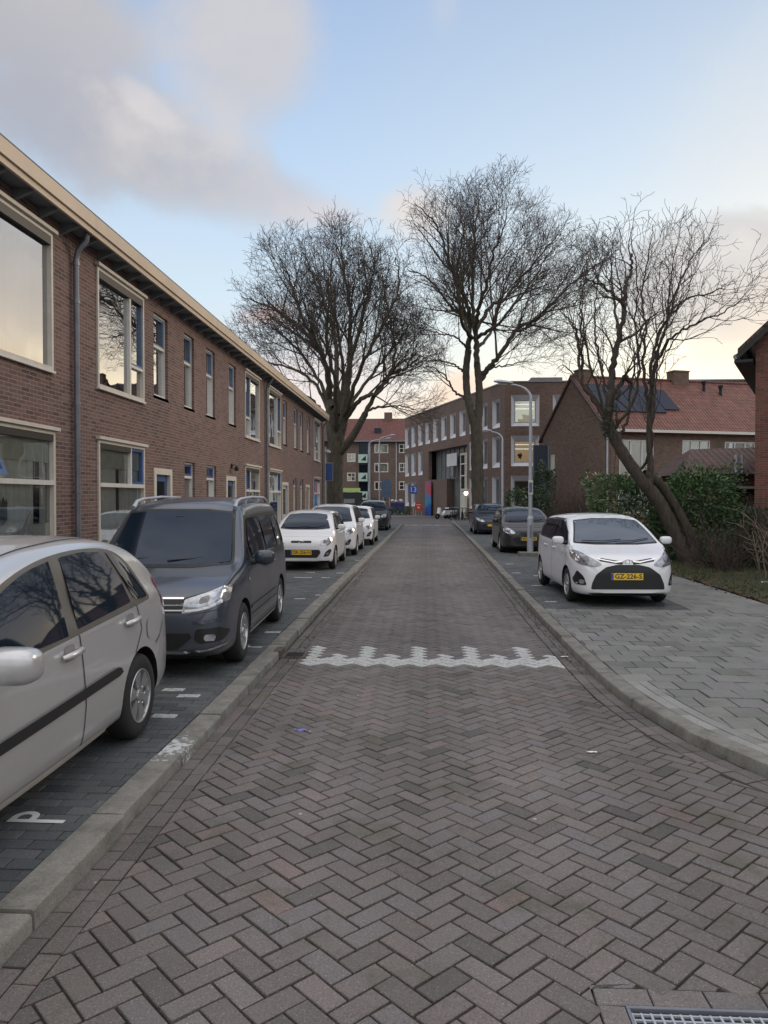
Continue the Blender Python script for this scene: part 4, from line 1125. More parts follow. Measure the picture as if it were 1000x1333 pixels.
def make_car(S, label, cat, group, name='parked_car'):
    root = empty(name, (0, 0, 0), 0, label, cat, group)
    paint = S['paint']
    me, bvh = car_body(S); body = cut_arches(me, S, paint); body.name = 'body'; body.parent = root
    P = Proj(bvh, root)
    for i, ax in enumerate(S['axles']):
        for sd_ in (-1, 1):
            wheel(root, ax, (S['wy']-S['ww']/2)*sd_, sd_, S['wr'], S['ww'], S.get('spokes', 5), S.get('rim', 'alloy'), S.get('steer', 0) if i == 0 else 0)
    def panel(name, view, polys, mat, off=.004, parent=root, grid=.05, th=None):
        mb = MB()
        for p in polys: P.patch(mb, view, p, off, 0, grid, fit=(mat is M['cglass']))
        if mb.v: return mb.build(name, mat, parent, smooth=60)
    def both(name, polys, mat, off=.004, parent=root, grid=.05):
        for v in ('side+', 'side-'): panel(name, v, polys, mat, off, parent, grid)
    def mirrored(p): return [(-a, b) for a, b in p]
    mb = MB()
    for v in ('side+', 'side-'):
        for ln in S.get('seams', []): P.line(mb, v, ln, .010, .0035)
    for ln in S.get('seams_front', []): P.line(mb, 'front', ln, .007); P.line(mb, 'front', [(-a, b) for a, b in ln], .007)
    for ln in S.get('seams_top', []): P.line(mb, 'top', ln, .007); P.line(mb, 'top', [(a, -b) for a, b in ln], .007)
    if mb.v: mb.build('seam', M['ink'], body)
    S['fn'](root, body, P, panel, both, mirrored, S)
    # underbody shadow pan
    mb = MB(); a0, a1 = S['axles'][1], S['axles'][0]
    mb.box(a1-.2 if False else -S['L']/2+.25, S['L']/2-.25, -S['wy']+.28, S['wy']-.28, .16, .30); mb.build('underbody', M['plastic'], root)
    mb = MB()
    for ax in S['axles']: mb.tube([(ax, -S['wy']+.1, S['wr']), (ax, S['wy']-.1, S['wr'])], .05, 8)
    mb.build('axle', M['plastic'], root)
    return root
def wscreen(P, root, poly, mat=None, frame=.03, view='front', name='windscreen'):
    mb = MB(); cx = 0
    P.patch(mb, view, poly, .003, 0, .06); f = mb.build(name+'_surround', M['plastic'], root, smooth=60)
    zc = sum(p[1] for p in poly)/len(poly)
    zmin, zmax = min(p[1] for p in poly), max(p[1] for p in poly)
    yv = max(p[0] for p in poly)
    inner = [(a*(1-frame/yv), zc+(b-zc)*(1-frame*1.2/(zmax-zmin)*2*.5)) for a, b in poly]
    mb = MB(); P.patch(mb, view, inner, .007, 0, .06, fit=True); g = mb.build(name, mat or M['cglass'], root, smooth=180); return g
def wiper(P, root, pts, view='front'):
    mb = MB(); V = []
    for a, b in pts:
        h, n_ = P.hit(view, a, b)
        if h: V.append(h+n_*.032)
    mb.tube(V, .008, 5); return mb.build('wiper', M['plastic'], root)
def place(root, X, Y, yaw=0, z=.08):
    "park facing the camera: the car's +x points to -Y"
    root.location = (X, Y, z); root.rotation_euler = (0, 0, R(-90+yaw))

# ---- silver hatchback (nearest)
def fn_silver(root, body, P, panel, both, mir, S):
    # grey door frames round the glass
    def curve(P, n): return [tuple(p) for p in resample(P, n)]
    frame = curve([(.95, .94), (.70, 1.06), (.42, 1.19), (.11, 1.305), (-.20, 1.385), (-.55, 1.435), (-.98, 1.452), (-1.36, 1.425), (-1.58, 1.33), (-1.72, 1.17), (-1.78, 1.035)], 44)+[(-1.76, 1.015), (-1.60, 1.005), (-.6, .955), (.2, .915)]
    both('window_surround', [frame], M['winframe'], .003)
    g1 = curve([(.80, .95), (.55, 1.085), (.28, 1.205), (.02, 1.30), (-.25, 1.372), (-.51, 1.408)], 20)+[(-.47, 1.2), (-.43, .965)]
    g2 = [(-.56, .985), (-.655, 1.413)]+curve([(-.68, 1.42), (-.95, 1.43), (-1.22, 1.415)], 8)+[(-1.36, 1.21), (-1.40, 1.045), (-1.38, 1.037)]
    g3 = curve([(-1.30, 1.41), (-1.45, 1.375), (-1.58, 1.27), (-1.69, 1.12), (-1.725, 1.05)], 16)+[(-1.71, 1.04), (-1.48, 1.045), (-1.43, 1.2)]
    both('side_window', [g1], M['cglass'], .0065); both('side_window', [g2], M['cglass'], .0065); both('side_window', [g3], M['cglass'], .0065)
    both('rubbing_strip', [[(1.35, .485), (1.35, .545), (-1.07, .635), (-1.13, .62), (-1.16, .585), (-1.10, .57)]], M['plastic'], .016)
    both('fuel_flap', [smooth_poly([(-1.66, .72), (-1.66, .87), (-1.83, .87), (-1.83, .72)], 2)], S['paint'], .006)
    for sd_ in (1, -1):
        for hx, hz in ((-.42, .865), (-1.36, .91)):
            v = 'side+' if sd_ > 0 else 'side-'
            h, n_ = P.hit(v, hx, hz); mb = MB()
            # recessed cup and bar
            P.patch(mb, v, smooth_poly([(hx+.07, hz-.045), (hx+.07, hz+.05), (hx-.07, hz+.05), (hx-.07, hz-.045)], 2), .003, 0, .03)
            cup = mb.build('handle_recess', M['cup'], root, smooth=60)
            mb = MB(); y = h.y
            mb.tube([(hx+.11, y+sd_*.012, hz-.008), (hx+.09, y+sd_*.032, hz-.003), (hx, y+sd_*.040, hz), (hx-.09, y+sd_*.034, hz+.004), (hx-.12, y+sd_*.010, hz+.006)], [.014, .02, .021, .02, .014], 10)
            mb.build('door_handle', S['paint'], root, smooth=60)
    wscreen(P, root, smooth_poly([(-.62, .98), (.62, .98), (.54, 1.42), (-.54, 1.42)], 1))
    wscreen(P, root, smooth_poly([(-.52, 1.08), (.52, 1.08), (.46, 1.42), (-.46, 1.42)], 1), view='rear', name='rear_window')
    mirror_part(root, .47, .80, .99, 1, S['paint'], .18, .27, .18, False); mirror_part(root, .47, -.80, .99, -1, S['paint'], .18, .27, .18, False)
    for v in ('side+', 'side-'):
        panel('tail_lamp', v, [smooth_poly([(-2.08, 1.13), (-1.99, 1.17), (-2.10, .92), (-2.24, .87)], 1)], M['red'], .008)
    panel('headlamp', 'front', [smooth_poly([(.42, .60), (.74, .62), (.76, .78), (.45, .72)], 1)], M['lamp'], .006); panel('headlamp', 'front', [smooth_poly([(-.42, .60), (-.74, .62), (-.76, .78), (-.45, .72)], 1)], M['lamp'], .006)
    panel('grille', 'front', [smooth_poly([(-.36, .58), (.36, .58), (.34, .70), (-.34, .70)], 1)], M['plastic'], .006)
    panel('lower_grille', 'front', [smooth_poly([(-.5, .28), (.5, .28), (.45, .42), (-.45, .42)], 1)], M['plastic'], .006)
    # spoiler lip over the tailgate
    mb = MB(); vs = []; n = 16
    for i in range(n+1):
        y = -.56+1.12*i/n; k = (y/.56)**2
        x0 = -1.60+.05*k; z0 = 1.50-.05*k
        vs += [(x0, y, z0+.012), (x0-.20+.06*k, y, z0-.045-.01*k), (x0-.20+.06*k, y, z0-.068-.01*k), (x0, y, z0-.05)]
    mb.add(vs, [(4*i+j, 4*i+4+j, 4*i+4+(j+1) % 4, 4*i+(j+1) % 4) for i in range(n) for j in range(4)]+[(0, 1, 2, 3), (4*n, 4*n+1, 4*n+2, 4*n+3)])
    mb.build('rear_spoiler', S['paint'], root, smooth=50)
    # roof aerial
    mb = MB(); mb.tube([(-1.42, -.0, 1.52), (-1.46, -.0, 1.57), (-1.56, 0, 1.70)], [.016, .008, .004], 6); 
    mb.lathe([(.03, 1.51), (.02, 1.545), (.001, 1.555)], 10, 'z', (-1.42, 0, 0)); mb.build('aerial', M['plastic'], root)
    # roof ditch line and sill trim
    mb = MB()
    for k in (1, -1): P.line(mb, 'top', [(.75, .60*k), (.2, .545*k), (-.5, .53*k), (-1.35, .50*k)], .012, .003)
    mb.build('roof_gutter', M['plastic'], body)
    for v in ('side+', 'side-'): panel('sill_trim', v, [[(.95, .215), (.95, .26), (-.95, .27), (-.95, .225)]], M['winframe2'], .008)
    plate(root, P, 'rear', -.26, .26, .62, .73, '', col='yellow')
M['winframe'] = simple('window_frame_grey', (.10, .097, .092), .5, .3)
M['winframe2'] = simple('sill_pale', (.45, .42, .38), .45)
M['cup'] = simple('handle_cup', (.30, .28, .27), .4, .4)
silver = dict(L=4.25, paint=M['p_silver'], wr=.315, wy=.85, ww=.19, axles=(1.05, -1.55), tumble=.36, spokes=6, arch=.05,
    top=[(2.125, .56), (2.08, .64), (1.98, .70), (1.7, .80), (1.2, .92), (.98, .985), (.6, 1.20), (.25, 1.38), (-.1, 1.48), (-.5, 1.53), (-1.0, 1.545), (-1.4, 1.525), (-1.62, 1.47), (-1.78, 1.35), (-1.93, 1.14), (-2.03, .96), (-2.09, .80), (-2.125, .62)],
    sh=[(2.125, .50), (2.0, .60), (1.6, .72), (1.0, .90), (.2, .945), (-.6, .985), (-1.5, 1.03), (-1.85, 1.03), (-2.02, .88), (-2.125, .55)],
    w=[(2.125, .50), (2.09, .64), (2.0, .74), (1.75, .81), (1.3, .85), (0, .865), (-1.2, .86), (-1.7, .855), (-1.92, .825), (-2.04, .775), (-2.10, .70), (-2.125, .60)],
    bot=[(2.125, .30), (2.0, .22), (1.6, .20), (0, .19), (-1.5, .22), (-2.0, .27), (-2.125, .38)],
    seams=[[(-.56, .95), (-.60, .50), (-.56, .24)], [(.72, .9), (.77, .6), (.73, .25)], [(-1.50, 1.0), (-1.56, .82), (-1.42, .66)], [(-2.06, .80), (-1.95, .70), (-1.84, .66)]],
    fn=fn_silver)
for k_ in ('top', 'sh', 'w', 'bot'): silver[k_] = [(x if x > -1.5 else -1.5+(x+1.5)*1.48, y) for x, y in silver[k_]]
silver['xrear'] = -1.5-.625*1.48
c = make_car(silver, 'silver five-door hatchback nearest the camera, cut off at the frame edge', 'car', 'cars parked along the left kerb'); place(c, -2.985, 3.97, 0)

# ---- dark grey van
def fn_van(root, body, P, panel, both, mir, S):
    both('window_surround', [[(1.02, 1.06), (.78, 1.25), (.53, 1.52), (.46, 1.585), (-1.85, 1.60), (-2.02, 1.53), (-2.05, 1.10), (-1.9, 1.07), (.6, 1.03)]], M['plastic'], .003)
    both('side_window', [[(.66, 1.07), (.66, 1.27), (.50, 1.50), (.42, 1.55), (-.30, 1.56), (-.30, 1.075)]], M['cglass'], .0065)
    both('side_window', [[(.95, 1.08), (.74, 1.24), (.74, 1.075)]], M['cglass'], .0065)
    both('side_window', [smooth_poly([(-.42, 1.09), (-.42, 1.555), (-1.20, 1.56), (-1.22, 1.09)], 1)], M['cglass'], .0065)
    both('side_window', [smooth_poly([(-1.32, 1.10), (-1.32, 1.555), (-1.85, 1.55), (-1.95, 1.14)], 1)], M['cglass'], .0065)
    wscreen(P, root, smooth_poly([(-.74, 1.06), (-.3, 1.03), (.3, 1.03), (.74, 1.06), (.635, 1.63), (.3, 1.665), (-.3, 1.665), (-.635, 1.63)], 1), frame=.035)
    wiper(P, root, [(-.62, 1.08), (-.3, 1.09), (.05, 1.12)]); wiper(P, root, [(.0, 1.07), (.3, 1.09), (.58, 1.14)])
    hl = [(.44, .655), (.50, .66), (.70, .70), (.845, .76), (.84, .885), (.80, .90), (.66, .845), (.46, .785)]
    for p in (hl, mir(hl)):
        h = panel('headlamp', 'front', [smooth_poly(p, 1, .012)], M['lamp'], .006, grid=.03)
        k = 1 if p[0][0] > 0 else -1
        mb = MB(); P.line(mb, 'front', [(k*.47, .68), (k*.60, .69), (k*.71, .725), (k*.80, .765)], .022, .010); mb.build('lamp_strip', M['glowlamp'], root)
        mb = MB()
        P.patch(mb, 'front', smooth_poly([(k*.60, .745), (k*.70, .765), (k*.70, .825), (k*.61, .80)], 1), .009, 0, .03); mb.build('lamp_lens', M['lampdark'], root)
    panel('grille', 'front', [[(-.46, .66), (.46, .66), (.47, .79), (-.47, .79)]], M['plastic'], .005)
    mb = MB()
    for z in (.795, .735, .685):
        P.line(mb, 'front', [(-.45, z), (.45, z)], .013, .012)
    mb.build('grille_bar', M['chrome'], root)
    panel('lower_grille', 'front', [[(-.40, .30), (.40, .30), (.54, .42), (.52, .46), (-.52, .46), (-.54, .42)]], M['plastic'], .005)
    fg = [(.56, .40), (.62, .36), (.83, .38), (.86, .46), (.80, .515), (.58, .50)]
    for p in (fg, mir(fg)): panel('fog_lamp_recess', 'front', [smooth_poly(p, 1)], M['plastic'], .005, grid=.03)
    for k in (1, -1):
        mb = MB(); P.patch(mb, 'front', smooth_poly([(k*.66, .385), (k*.76, .385), (k*.76, .45), (k*.66, .45)], 2), .012, 0, .02); mb.build('fog_lamp', M['lamp'], root)
        mb = MB(); P.line(mb, 'front', [(k*.55, .565), (k*.68, .57), (k*.84, .60)], .02, .012); mb.build('bumper_trim', M['p_grey'], root)
        mb = MB(); P.line(mb, 'front', [(0, .275), (k*.45, .275), (k*.7, .30), (k*.84, .335)], .018, .014); mb.build('bumper_trim', M['chrome'], root)
    mirror_part(root, .74, .84, 1.10, 1, M['mirror_dark'], .13, .23, .17); mirror_part(root, .74, -.84, 1.10, -1, M['mirror_dark'], .13, .23, .17)
    for k in (1, -1):
        v = 'side+' if k > 0 else 'side-'
        for hx in (-.12, -.62):
            h, n_ = P.hit(v, hx, .95); mb = MB(); mb.tube([(hx+.09, h.y+k*.01, .945), (hx+.06, h.y+k*.035, .95), (hx-.06, h.y+k*.035, .95), (hx-.09, h.y+k*.01, .95)], [.014, .017, .017, .014], 8); mb.build('door_handle', S['paint'], root, smooth=60)
        panel('side_indicator', v, [smooth_poly([(.98, .86), (1.04, .86), (1.04, .89), (.98, .89)], 1)], M['lamp'], .008, grid=.02)
        # roof rail
        mb = MB(); y = .615*k
        mb.tube([(.50, y, 1.68), (.38, y, 1.755), (.15, y, 1.785), (-.6, y, 1.81), (-1.5, y, 1.80), (-1.70, y, 1.765), (-1.78, y, 1.70)], [.028, .022, .019, .019, .019, .022, .028], 10)
        for x in (-.15, -1.0): mb.tube([(x, y, 1.72), (x, y, 1.80)], .02, 6)
        mb.build('roof_rail', M['steel'], root, smooth=60)
        panel('rubbing_strip', v, [[(.92, .52), (.92, .56), (-.98, .56), (-.98, .52)]], S['paint'], .01)
        panel('sill_trim', v, [[(.92, .24), (.92, .27), (-.98, .27), (-.98, .24)]], M['winframe2'], .008)
    mb = MB()
    for v in ('side+', 'side-'): P.line(mb, v, [(-.5, 1.05), (-1.95, 1.05)], .02, .006)
    mb.build('slide_rail', M['plastic'], body)
    mb = MB(); h, n_ = P.hit('front', 0, 1.56)
    if h: mb.box(h.x-.0, h.x+.02, -.05, .05, 1.54, 1.58)
    mb.build('sensor_pod', M['plastic'], root)
M['mirror_dark'] = simple('mirror_navy', (.03, .038, .055), .25, .2, Coat_Weight=1.0)
M['glowlamp'] = simple('lamp_strip_white', (.75, .77, .8), .15, .3, var=.05)
van = dict(L=4.42, paint=M['p_grey'], wr=.325, wy=.885, ww=.205, axles=(1.30, -1.38), tumble=.25, spokes=5, arch=.045, crown=.06,
    top=[(2.21, .62), (2.185, .74), (2.14, .80), (2.06, .84), (1.85, .92), (1.5, 1.005), (1.22, 1.06), (1.08, 1.12), (.80, 1.42), (.58, 1.64), (.40, 1.745), (.1, 1.79), (-.6, 1.815), (-1.5, 1.80), (-1.9, 1.77), (-2.06, 1.69), (-2.13, 1.50), (-2.19, 1.0), (-2.21, .60)],
    sh=[(2.21, .56), (2.16, .66), (2.06, .74), (1.8, .86), (1.3, .96), (.9, 1.02), (0, 1.04), (-2.0, 1.06), (-2.15, .95), (-2.21, .55)],
    w=[(2.21, .66), (2.18, .74), (2.10, .81), (1.9, .855), (1.6, .875), (1.0, .895), (-1.8, .895), (-2.05, .87), (-2.15, .83), (-2.21, .78)],
    bot=[(2.21, .27), (2.1, .215), (1.7, .20), (-1.6, .21), (-2.1, .26), (-2.21, .32)],
    seams=[[(.98, 1.0), (1.02, .6), (.96, .26)], [(-.36, 1.03), (-.38, .26)], [(-1.22, 1.03), (-1.30, .74)], [(.9, .46), (-.95, .46)]],
    seams_front=[[(.46, .80), (.66, .85), (.80, .905)], [(0, .80), (.46, .80)], [(.50, .64), (.86, .70)]],
    fn=fn_van)
c = make_car(van, 'dark grey people van with silver roof rails behind the silver hatchback', 'van', 'cars parked along the left kerb'); place(c, -2.95, 9.47, 2.6)

# ---- small hatchbacks
def small_hatch(kind):
    def fn(root, body, P, panel, both, mir, S):
        k = S['L']/3.6; H = S['H']; b = S['belt']
        X = S['X']    # cowl x, screen top x, roof rear x
        c0, c1, r0 = X
        sw = [(c0-.17, b-.005), (c0-.43, b+.20), (c1+.03, H-.17), (c1-.15, H-.095), (c1-.9, H-.085), (r0+.12, H-.13), (r0-.10, b+.20), (r0-.12, b+.10), (r0+.2, b+.045)]
        both('window_surround', [smooth_poly(sw, 1)], M['plastic'], .003)
        bp = c1-.50
        g1 = [(c0-.30, b+.03), (c0-.49, b+.20), (c1-.03, H-.185), (c1-.18, H-.135), (bp+.05, H-.125), (bp+.02, b+.045)]
        g2 = [(bp-.06, b+.05), (bp-.04, H-.125), (r0+.42, H-.135), (r0+.26, b+.10), (r0+.30, b+.07)]
        g3 = [(r0+.20, b+.12), (r0+.35, H-.14), (r0+.14, H-.17), (r0-.04, b+.20)]
        for g in (g1, g2, g3): both('side_window', [g], M['cglass'], .0065)
        y0, y1 = S['sy']
        wscreen(P, root, smooth_poly([(-y0, b+.035), (-y0*.5, b+.01), (y0*.5, b+.01), (y0, b+.035), (y1, H-.12), (y1*.4, H-.085), (-y1*.4, H-.085), (-y1, H-.12)], 1), frame=.03, mat=S.get('wsmat'))
        wscreen(P, root, smooth_poly([(-.5, b+.1), (.5, b+.1), (.45, H-.15), (-.45, H-.15)], 1), view='rear', name='rear_window')
        wiper(P, root, [(-y0*.8, b+.05), (-.2, b+.045), (.1, b+.07)]); wiper(P, root, [(0, b+.04), (.3, b+.05), (y0*.8, b+.09)])
        for p in (S['hl'], mir(S['hl'])): 
            panel('headlamp', 'front', [smooth_poly(p, 2)], M[S.get('hlmat', 'lamp')], .006, grid=.03)
            ax = sum(q[0] for q in p)/len(p); az_ = sum(q[1] for q in p)/len(p)
            panel('lamp_lens', 'front', [smooth_poly([(ax-.055, az_-.04), (ax+.055, az_-.04), (ax+.055, az_+.04), (ax-.055, az_+.04)], 2)], M['lampdark'], .010, grid=.03)
        for nm, pl, mt, of in S['front']:
            panel(nm, 'front', [smooth_poly(pl, 1)], M[mt], of, grid=.04)
            if min(q[0] for q in pl) > 0: panel(nm, 'front', [smooth_poly(mir(pl), 1)], M[mt], of, grid=.04)
        for ln, w_, mt in S.get('lines', []):
            mb = MB(); P.line(mb, 'front', ln, w_, .012); P.line(mb, 'front', [(-a, q) for a, q in ln], w_, .012); mb.build('trim_line', M[mt], root)
        if S.get('plate'):
            y, z, tx = S['plate']; plate(root, P, 'front', y-.26, y+.26, z-.055, z+.055, tx)
        for kk in (1, -1):
            v = 'side+' if kk > 0 else 'side-'
            mirror_part(root, c0-.30, S['wy']-.05 if kk > 0 else -S['wy']+.05, b+.075, kk, S.get('mirror', S['paint']), .13, .20, .135)
            for hx in (bp+.17, bp-.62):
                h, n_ = P.hit(v, hx, b-.10)
                if h: mb = MB(); mb.tube([(hx+.08, h.y+kk*.008, b-.105), (hx+.05, h.y+kk*.03, b-.10), (hx-.05, h.y+kk*.03, b-.10), (hx-.08, h.y+kk*.008, b-.10)], [.011, .014, .014, .011], 8); mb.build('door_handle', S['paint'], root, smooth=60)
            panel('tail_lamp', v, [smooth_poly([(-S['L']/2+.10, b-.12), (-S['L']/2+.28, b-.02), (-S['L']/2+.22, b+.12), (-S['L']/2+.12, b+.06)], 1)], M['red'], .007)
        mb = MB(); mb.tube([(r0+.3, 0, H-.01), (r0+.12, 0, H+.16)], [.008, .003], 5); mb.build('aerial', M['plastic'], root)
        e = S.get('emblem')
        if e:
            x_, _n = P.hit('front', 0, e[1]); mb = MB()
            ew, eh = e[2], e[3]
            def ring(ew, eh, rr, cy=0, cz=0, nn=24): mb.tube([(x_.x+.014, cy+ew*math.cos(2*math.pi*i/nn), e[1]+cz+eh*math.sin(2*math.pi*i/nn)) for i in range(nn+1)], rr, 5, cap=False)
            if e[0] == 'ovals': ring(ew, eh, .008); ring(ew*.38, eh*.95, .006); ring(ew*.75, eh*.42, .006, 0, eh*.38)
            elif e[0] == 'oval': ring(ew, eh, .007); mb.box(x_.x+.006, x_.x+.012, -ew*.7, ew*.7, e[1]-eh*.4, e[1]+eh*.4)
            elif e[0] == 'diamond':
                pts = [(x_.x+.014, 0, e[1]+eh), (x_.x+.014, ew, e[1]), (x_.x+.014, 0, e[1]-eh), (x_.x+.014, -ew, e[1]), (x_.x+.014, 0, e[1]+eh)]; mb.tube(pts, .014, 5)
            mb.build('badge', M['chrome'], root, smooth=60)
    L2 = kind['L']/2; H = kind['H']; b = kind['belt']; c0, c1, r0 = kind['X']; w = kind['wy']+.01; nz = kind.get('nose', .62)
    kind.setdefault('top', [(L2, nz-.08), (L2-.03, nz+.02), (L2-.09, nz+.08), (L2-.22, nz+.15), (L2-.45, b-.13), (c0+.12, b-.02), (c0, b+.03), ((c0+c1)/2+.05, (b+H)/2+.02), (c1+.02, H-.085), (c1-.25, H-.025), (c1-.7, H), (r0+.45, H-.02), (r0+.1, H-.08), (r0-.12, H-.25), (-L2+.14, b+.02), (-L2+.05, b-.15), (-L2, b-.36)])
    kind.setdefault('sh', [(L2, nz-.13), (L2-.08, nz-.02), (L2-.25, nz+.08), (L2-.55, b-.14), (c0, b-.03), (0, b), (r0+.2, b+.03), (-L2+.25, b+.04), (-L2+.08, b-.12), (-L2, b-.4)])
    kind.setdefault('w', [(L2, w*.62), (L2-.03, w*.74), (L2-.11, w*.86), (L2-.28, w*.945), (L2-.55, w*.985), (L2-.9, w), (-L2+.8, w), (-L2+.35, w*.97), (-L2+.12, w*.90), (-L2+.03, w*.80), (-L2, w*.70)])
    kind.setdefault('bot', [(L2, .24), (L2-.15, .19), (L2-.5, .18), (-L2+.6, .20), (-L2+.1, .26), (-L2, .34)])
    kind.setdefault('seams', [[(c0-.18, b-.06), (c0-.13, .5), (c0-.17, .24)], [(c1-.50, b-.02), (c1-.50, .25)], [(r0+.32, b), (r0+.22, .72)]])
    kind.setdefault('tumble', .36); kind.setdefault('sy', (w-.16, w-.31)); kind['fn'] = fn; kind.setdefault('spokes', 7)
    return kind
pic_front = [('grille', [(-.26, .685), (.26, .685), (.25, .735), (-.25, .735)], 'plastic', .006), ('lower_grille', [(-.40, .32), (.40, .32), (.49, .45), (.46, .52), (-.46, .52), (-.49, .45)], 'plastic', .006),
             ('fog_recess', [(.55, .34), (.68, .36), (.74, .50), (.70, .54), (.60, .46)], 'plastic', .006), ('fog_lamp', [(.615, .39), (.675, .39), (.675, .45), (.615, .45)], 'lamp', .010), ('bumper_skirt', [(-.68, .19), (.68, .19), (.70, .25), (-.70, .25)], 'plastic', .007)]
def picanto(): return small_hatch(dict(L=3.60, H=1.48, belt=.98, X=(1.12, .42, -1.45), wy=.795, ww=.175, wr=.285, axles=(1.17, -1.215), paint=M['p_white'], nose=.68, rim='cover',
    hl=[(.42, .66), (.56, .60), (.70, .64), (.75, .76), (.70, .83), (.58, .78), (.45, .71)], front=pic_front, plate=(0.0, .45, 'GR-256-N'), emblem=('oval', .71, .055, .028)))
GL = 'cars parked along the left kerb'; GRr = 'cars parked along the right kerb'
c = make_car(picanto(), 'small white hatchback with a yellow plate, parked nose-first right behind the dark van', 'car', GL); place(c, -3.10, 20.2, .5)
venga = small_hatch(dict(L=4.07, H=1.60, belt=1.02, X=(1.30, .62, -1.65), wy=.87, ww=.19, wr=.305, axles=(1.24, -1.375), paint=M['p_white'], nose=.74,
    hl=[(.50, .68), (.66, .66), (.80, .74), (.82, .88), (.72, .90), (.56, .78)], front=pic_front[:1]+pic_front[1:], plate=(0, .45, '')))
c = make_car(venga, 'taller white hatchback in the middle of the three white cars', 'car', GL); place(c, -3.06, 25.0, .5)
pk3 = picanto(); pk3['plate'] = (0, .45, '')
c = make_car(pk3, 'farthest of the three white hatchbacks, just in front of a dark car', 'car', GL); place(c, -2.80, 30.0, 0)
suv = small_hatch(dict(L=4.35, H=1.66, belt=1.08, X=(1.35, .75, -1.75), wy=.89, ww=.21, wr=.34, axles=(1.34, -1.3), paint=M['p_dark'], nose=.80,
    hl=[(.50, .74), (.66, .70), (.80, .76), (.82, .90), (.72, .92), (.56, .84)], front=pic_front[:3], plate=(0, .5, '')))
c = make_car(suv, 'dark crossover parked last in the left row beside the big tree', 'car', GL); place(c, -2.98, 43.2, 0)
yaris = small_hatch(dict(L=3.95, H=1.51, belt=.98, X=(1.30, .42, -1.60), wy=.835, ww=.18, wr=.295, axles=(1.17, -1.34), paint=M['p_white'], nose=.68, spokes=7,
    sy=(.73, .57), tumble=.32, hlmat='lampmid', wsmat=M['cglass_hi'],
    hl=[(.40, .70), (.55, .655), (.76, .70), (.82, .80), (.81, .92), (.72, .90), (.56, .80)],
    front=[('lower_grille', [(-.60, .30), (.60, .30), (.58, .40), (.52, .54), (.36, .66), (.18, .70), (-.18, .70), (-.36, .66), (-.52, .54), (-.58, .40)], 'plastic', .006),
           ('upper_grille', [(.08, .70), (.10, .75), (.42, .80), (.46, .755), (.20, .715)], 'plastic', .007),
           ('fog_recess', [(.66, .36), (.80, .36), (.82, .44), (.78, .60), (.70, .50)], 'plastic', .006), ('fog_lamp', [(.69, .38), (.76, .38), (.76, .45), (.69, .45)], 'lamp', .010),
           ('bumper_skirt', [(-.60, .185), (.60, .185), (.62, .235), (-.62, .235)], 'plastic', .007)],
    lines=[([(.09, .745), (.20, .735), (.48, .785)], .016, 'chrome')],
    plate=(-.02, .51, 'GZ-226-S'), emblem=('ovals', .735, .085, .055),
    top=[(1.975, .58), (1.95, .70), (1.89, .76), (1.75, .84), (1.5, .92), (1.3, .985), (1.2, 1.03), (.85, 1.24), (.46, 1.42), (.15, 1.49), (-.3, 1.51), (-1.1, 1.48), (-1.5, 1.42), (-1.72, 1.25), (-1.86, .98), (-1.93, .82), (-1.975, .6)]))
c = make_car(yaris, 'white hatchback with a big dark lower grille parked beside the hedge', 'car', GRr); place(c, 3.24, 14.48, 1.8)
clio = small_hatch(dict(L=3.99, H=1.49, belt=.97, X=(1.28, .50, -1.60), wy=.85, ww=.19, wr=.30, axles=(1.19, -1.39), paint=M['p_black'], nose=.68,
    hl=[(.40, .66), (.54, .62), (.74, .66), (.80, .76), (.72, .86), (.58, .80)], front=[('grille', [(-.30, .60), (.30, .60), (.26, .665), (-.26, .665)], 'plastic', .006), pic_front[1], pic_front[2]], plate=(0, .48, 'XH-58-K'), emblem=('diamond', .72, .05, .075)))
c = make_car(clio, 'black hatchback partly behind the lamp post', 'car', GRr); place(c, 3.27, 26.4, .5)
peu = small_hatch(dict(L=4.2, H=1.52, belt=1.0, X=(1.32, .55, -1.70), wy=.87, ww=.19, wr=.305, axles=(1.30, -1.3), paint=M['p_navy'], nose=.66,
    hl=[(.36, .62), (.56, .64), (.78, .76), (.76, .86), (.60, .80), (.42, .70)], front=[pic_front[1], pic_front[2]], plate=(-.0, .46, '')))
c = make_car(peu, 'dark blue hatchback parked farthest away in the right row', 'car', GRr); place(c, 3.2, 39.0, .4)
# ---------------------------------------------------------------- bare trees
def barkmat(name, c1, c2, c3):
    m = bpy.data.materials.new(name); t = nt(m); c = coord(t)
    n = noise(t, c, 2.5, 6, .7); mp = t.nodes.new('ShaderNodeMapping'); t.links.new(c, mp.inputs[0]); mp.inputs['Scale'].default_value = (14, 14, 2.5)
    f = noise(t, mp.outputs[0], 1, 5, .65)
    col = ramp(t, n, [(.3, c1), (.55, c2), (.72, c3)]); col = mix(t, 1, col, ramp(t, f, [(.3, .55), (.7, 1.35)]), 'MULTIPLY')
    out(t, princ(t, col, .95, 0, bump(t, f, .03))); return m
M['bark'] = barkmat('bark', (.062, .053, .042), (.095, .083, .064), (.080, .092, .050))
M['bark2'] = barkmat('bark_dark', (.048, .038, .030), (.075, .060, .048), (.060, .060, .040))
M['twig'] = simple('twig_bark', (.065, .052, .050), .9, var=.2, scale=2)
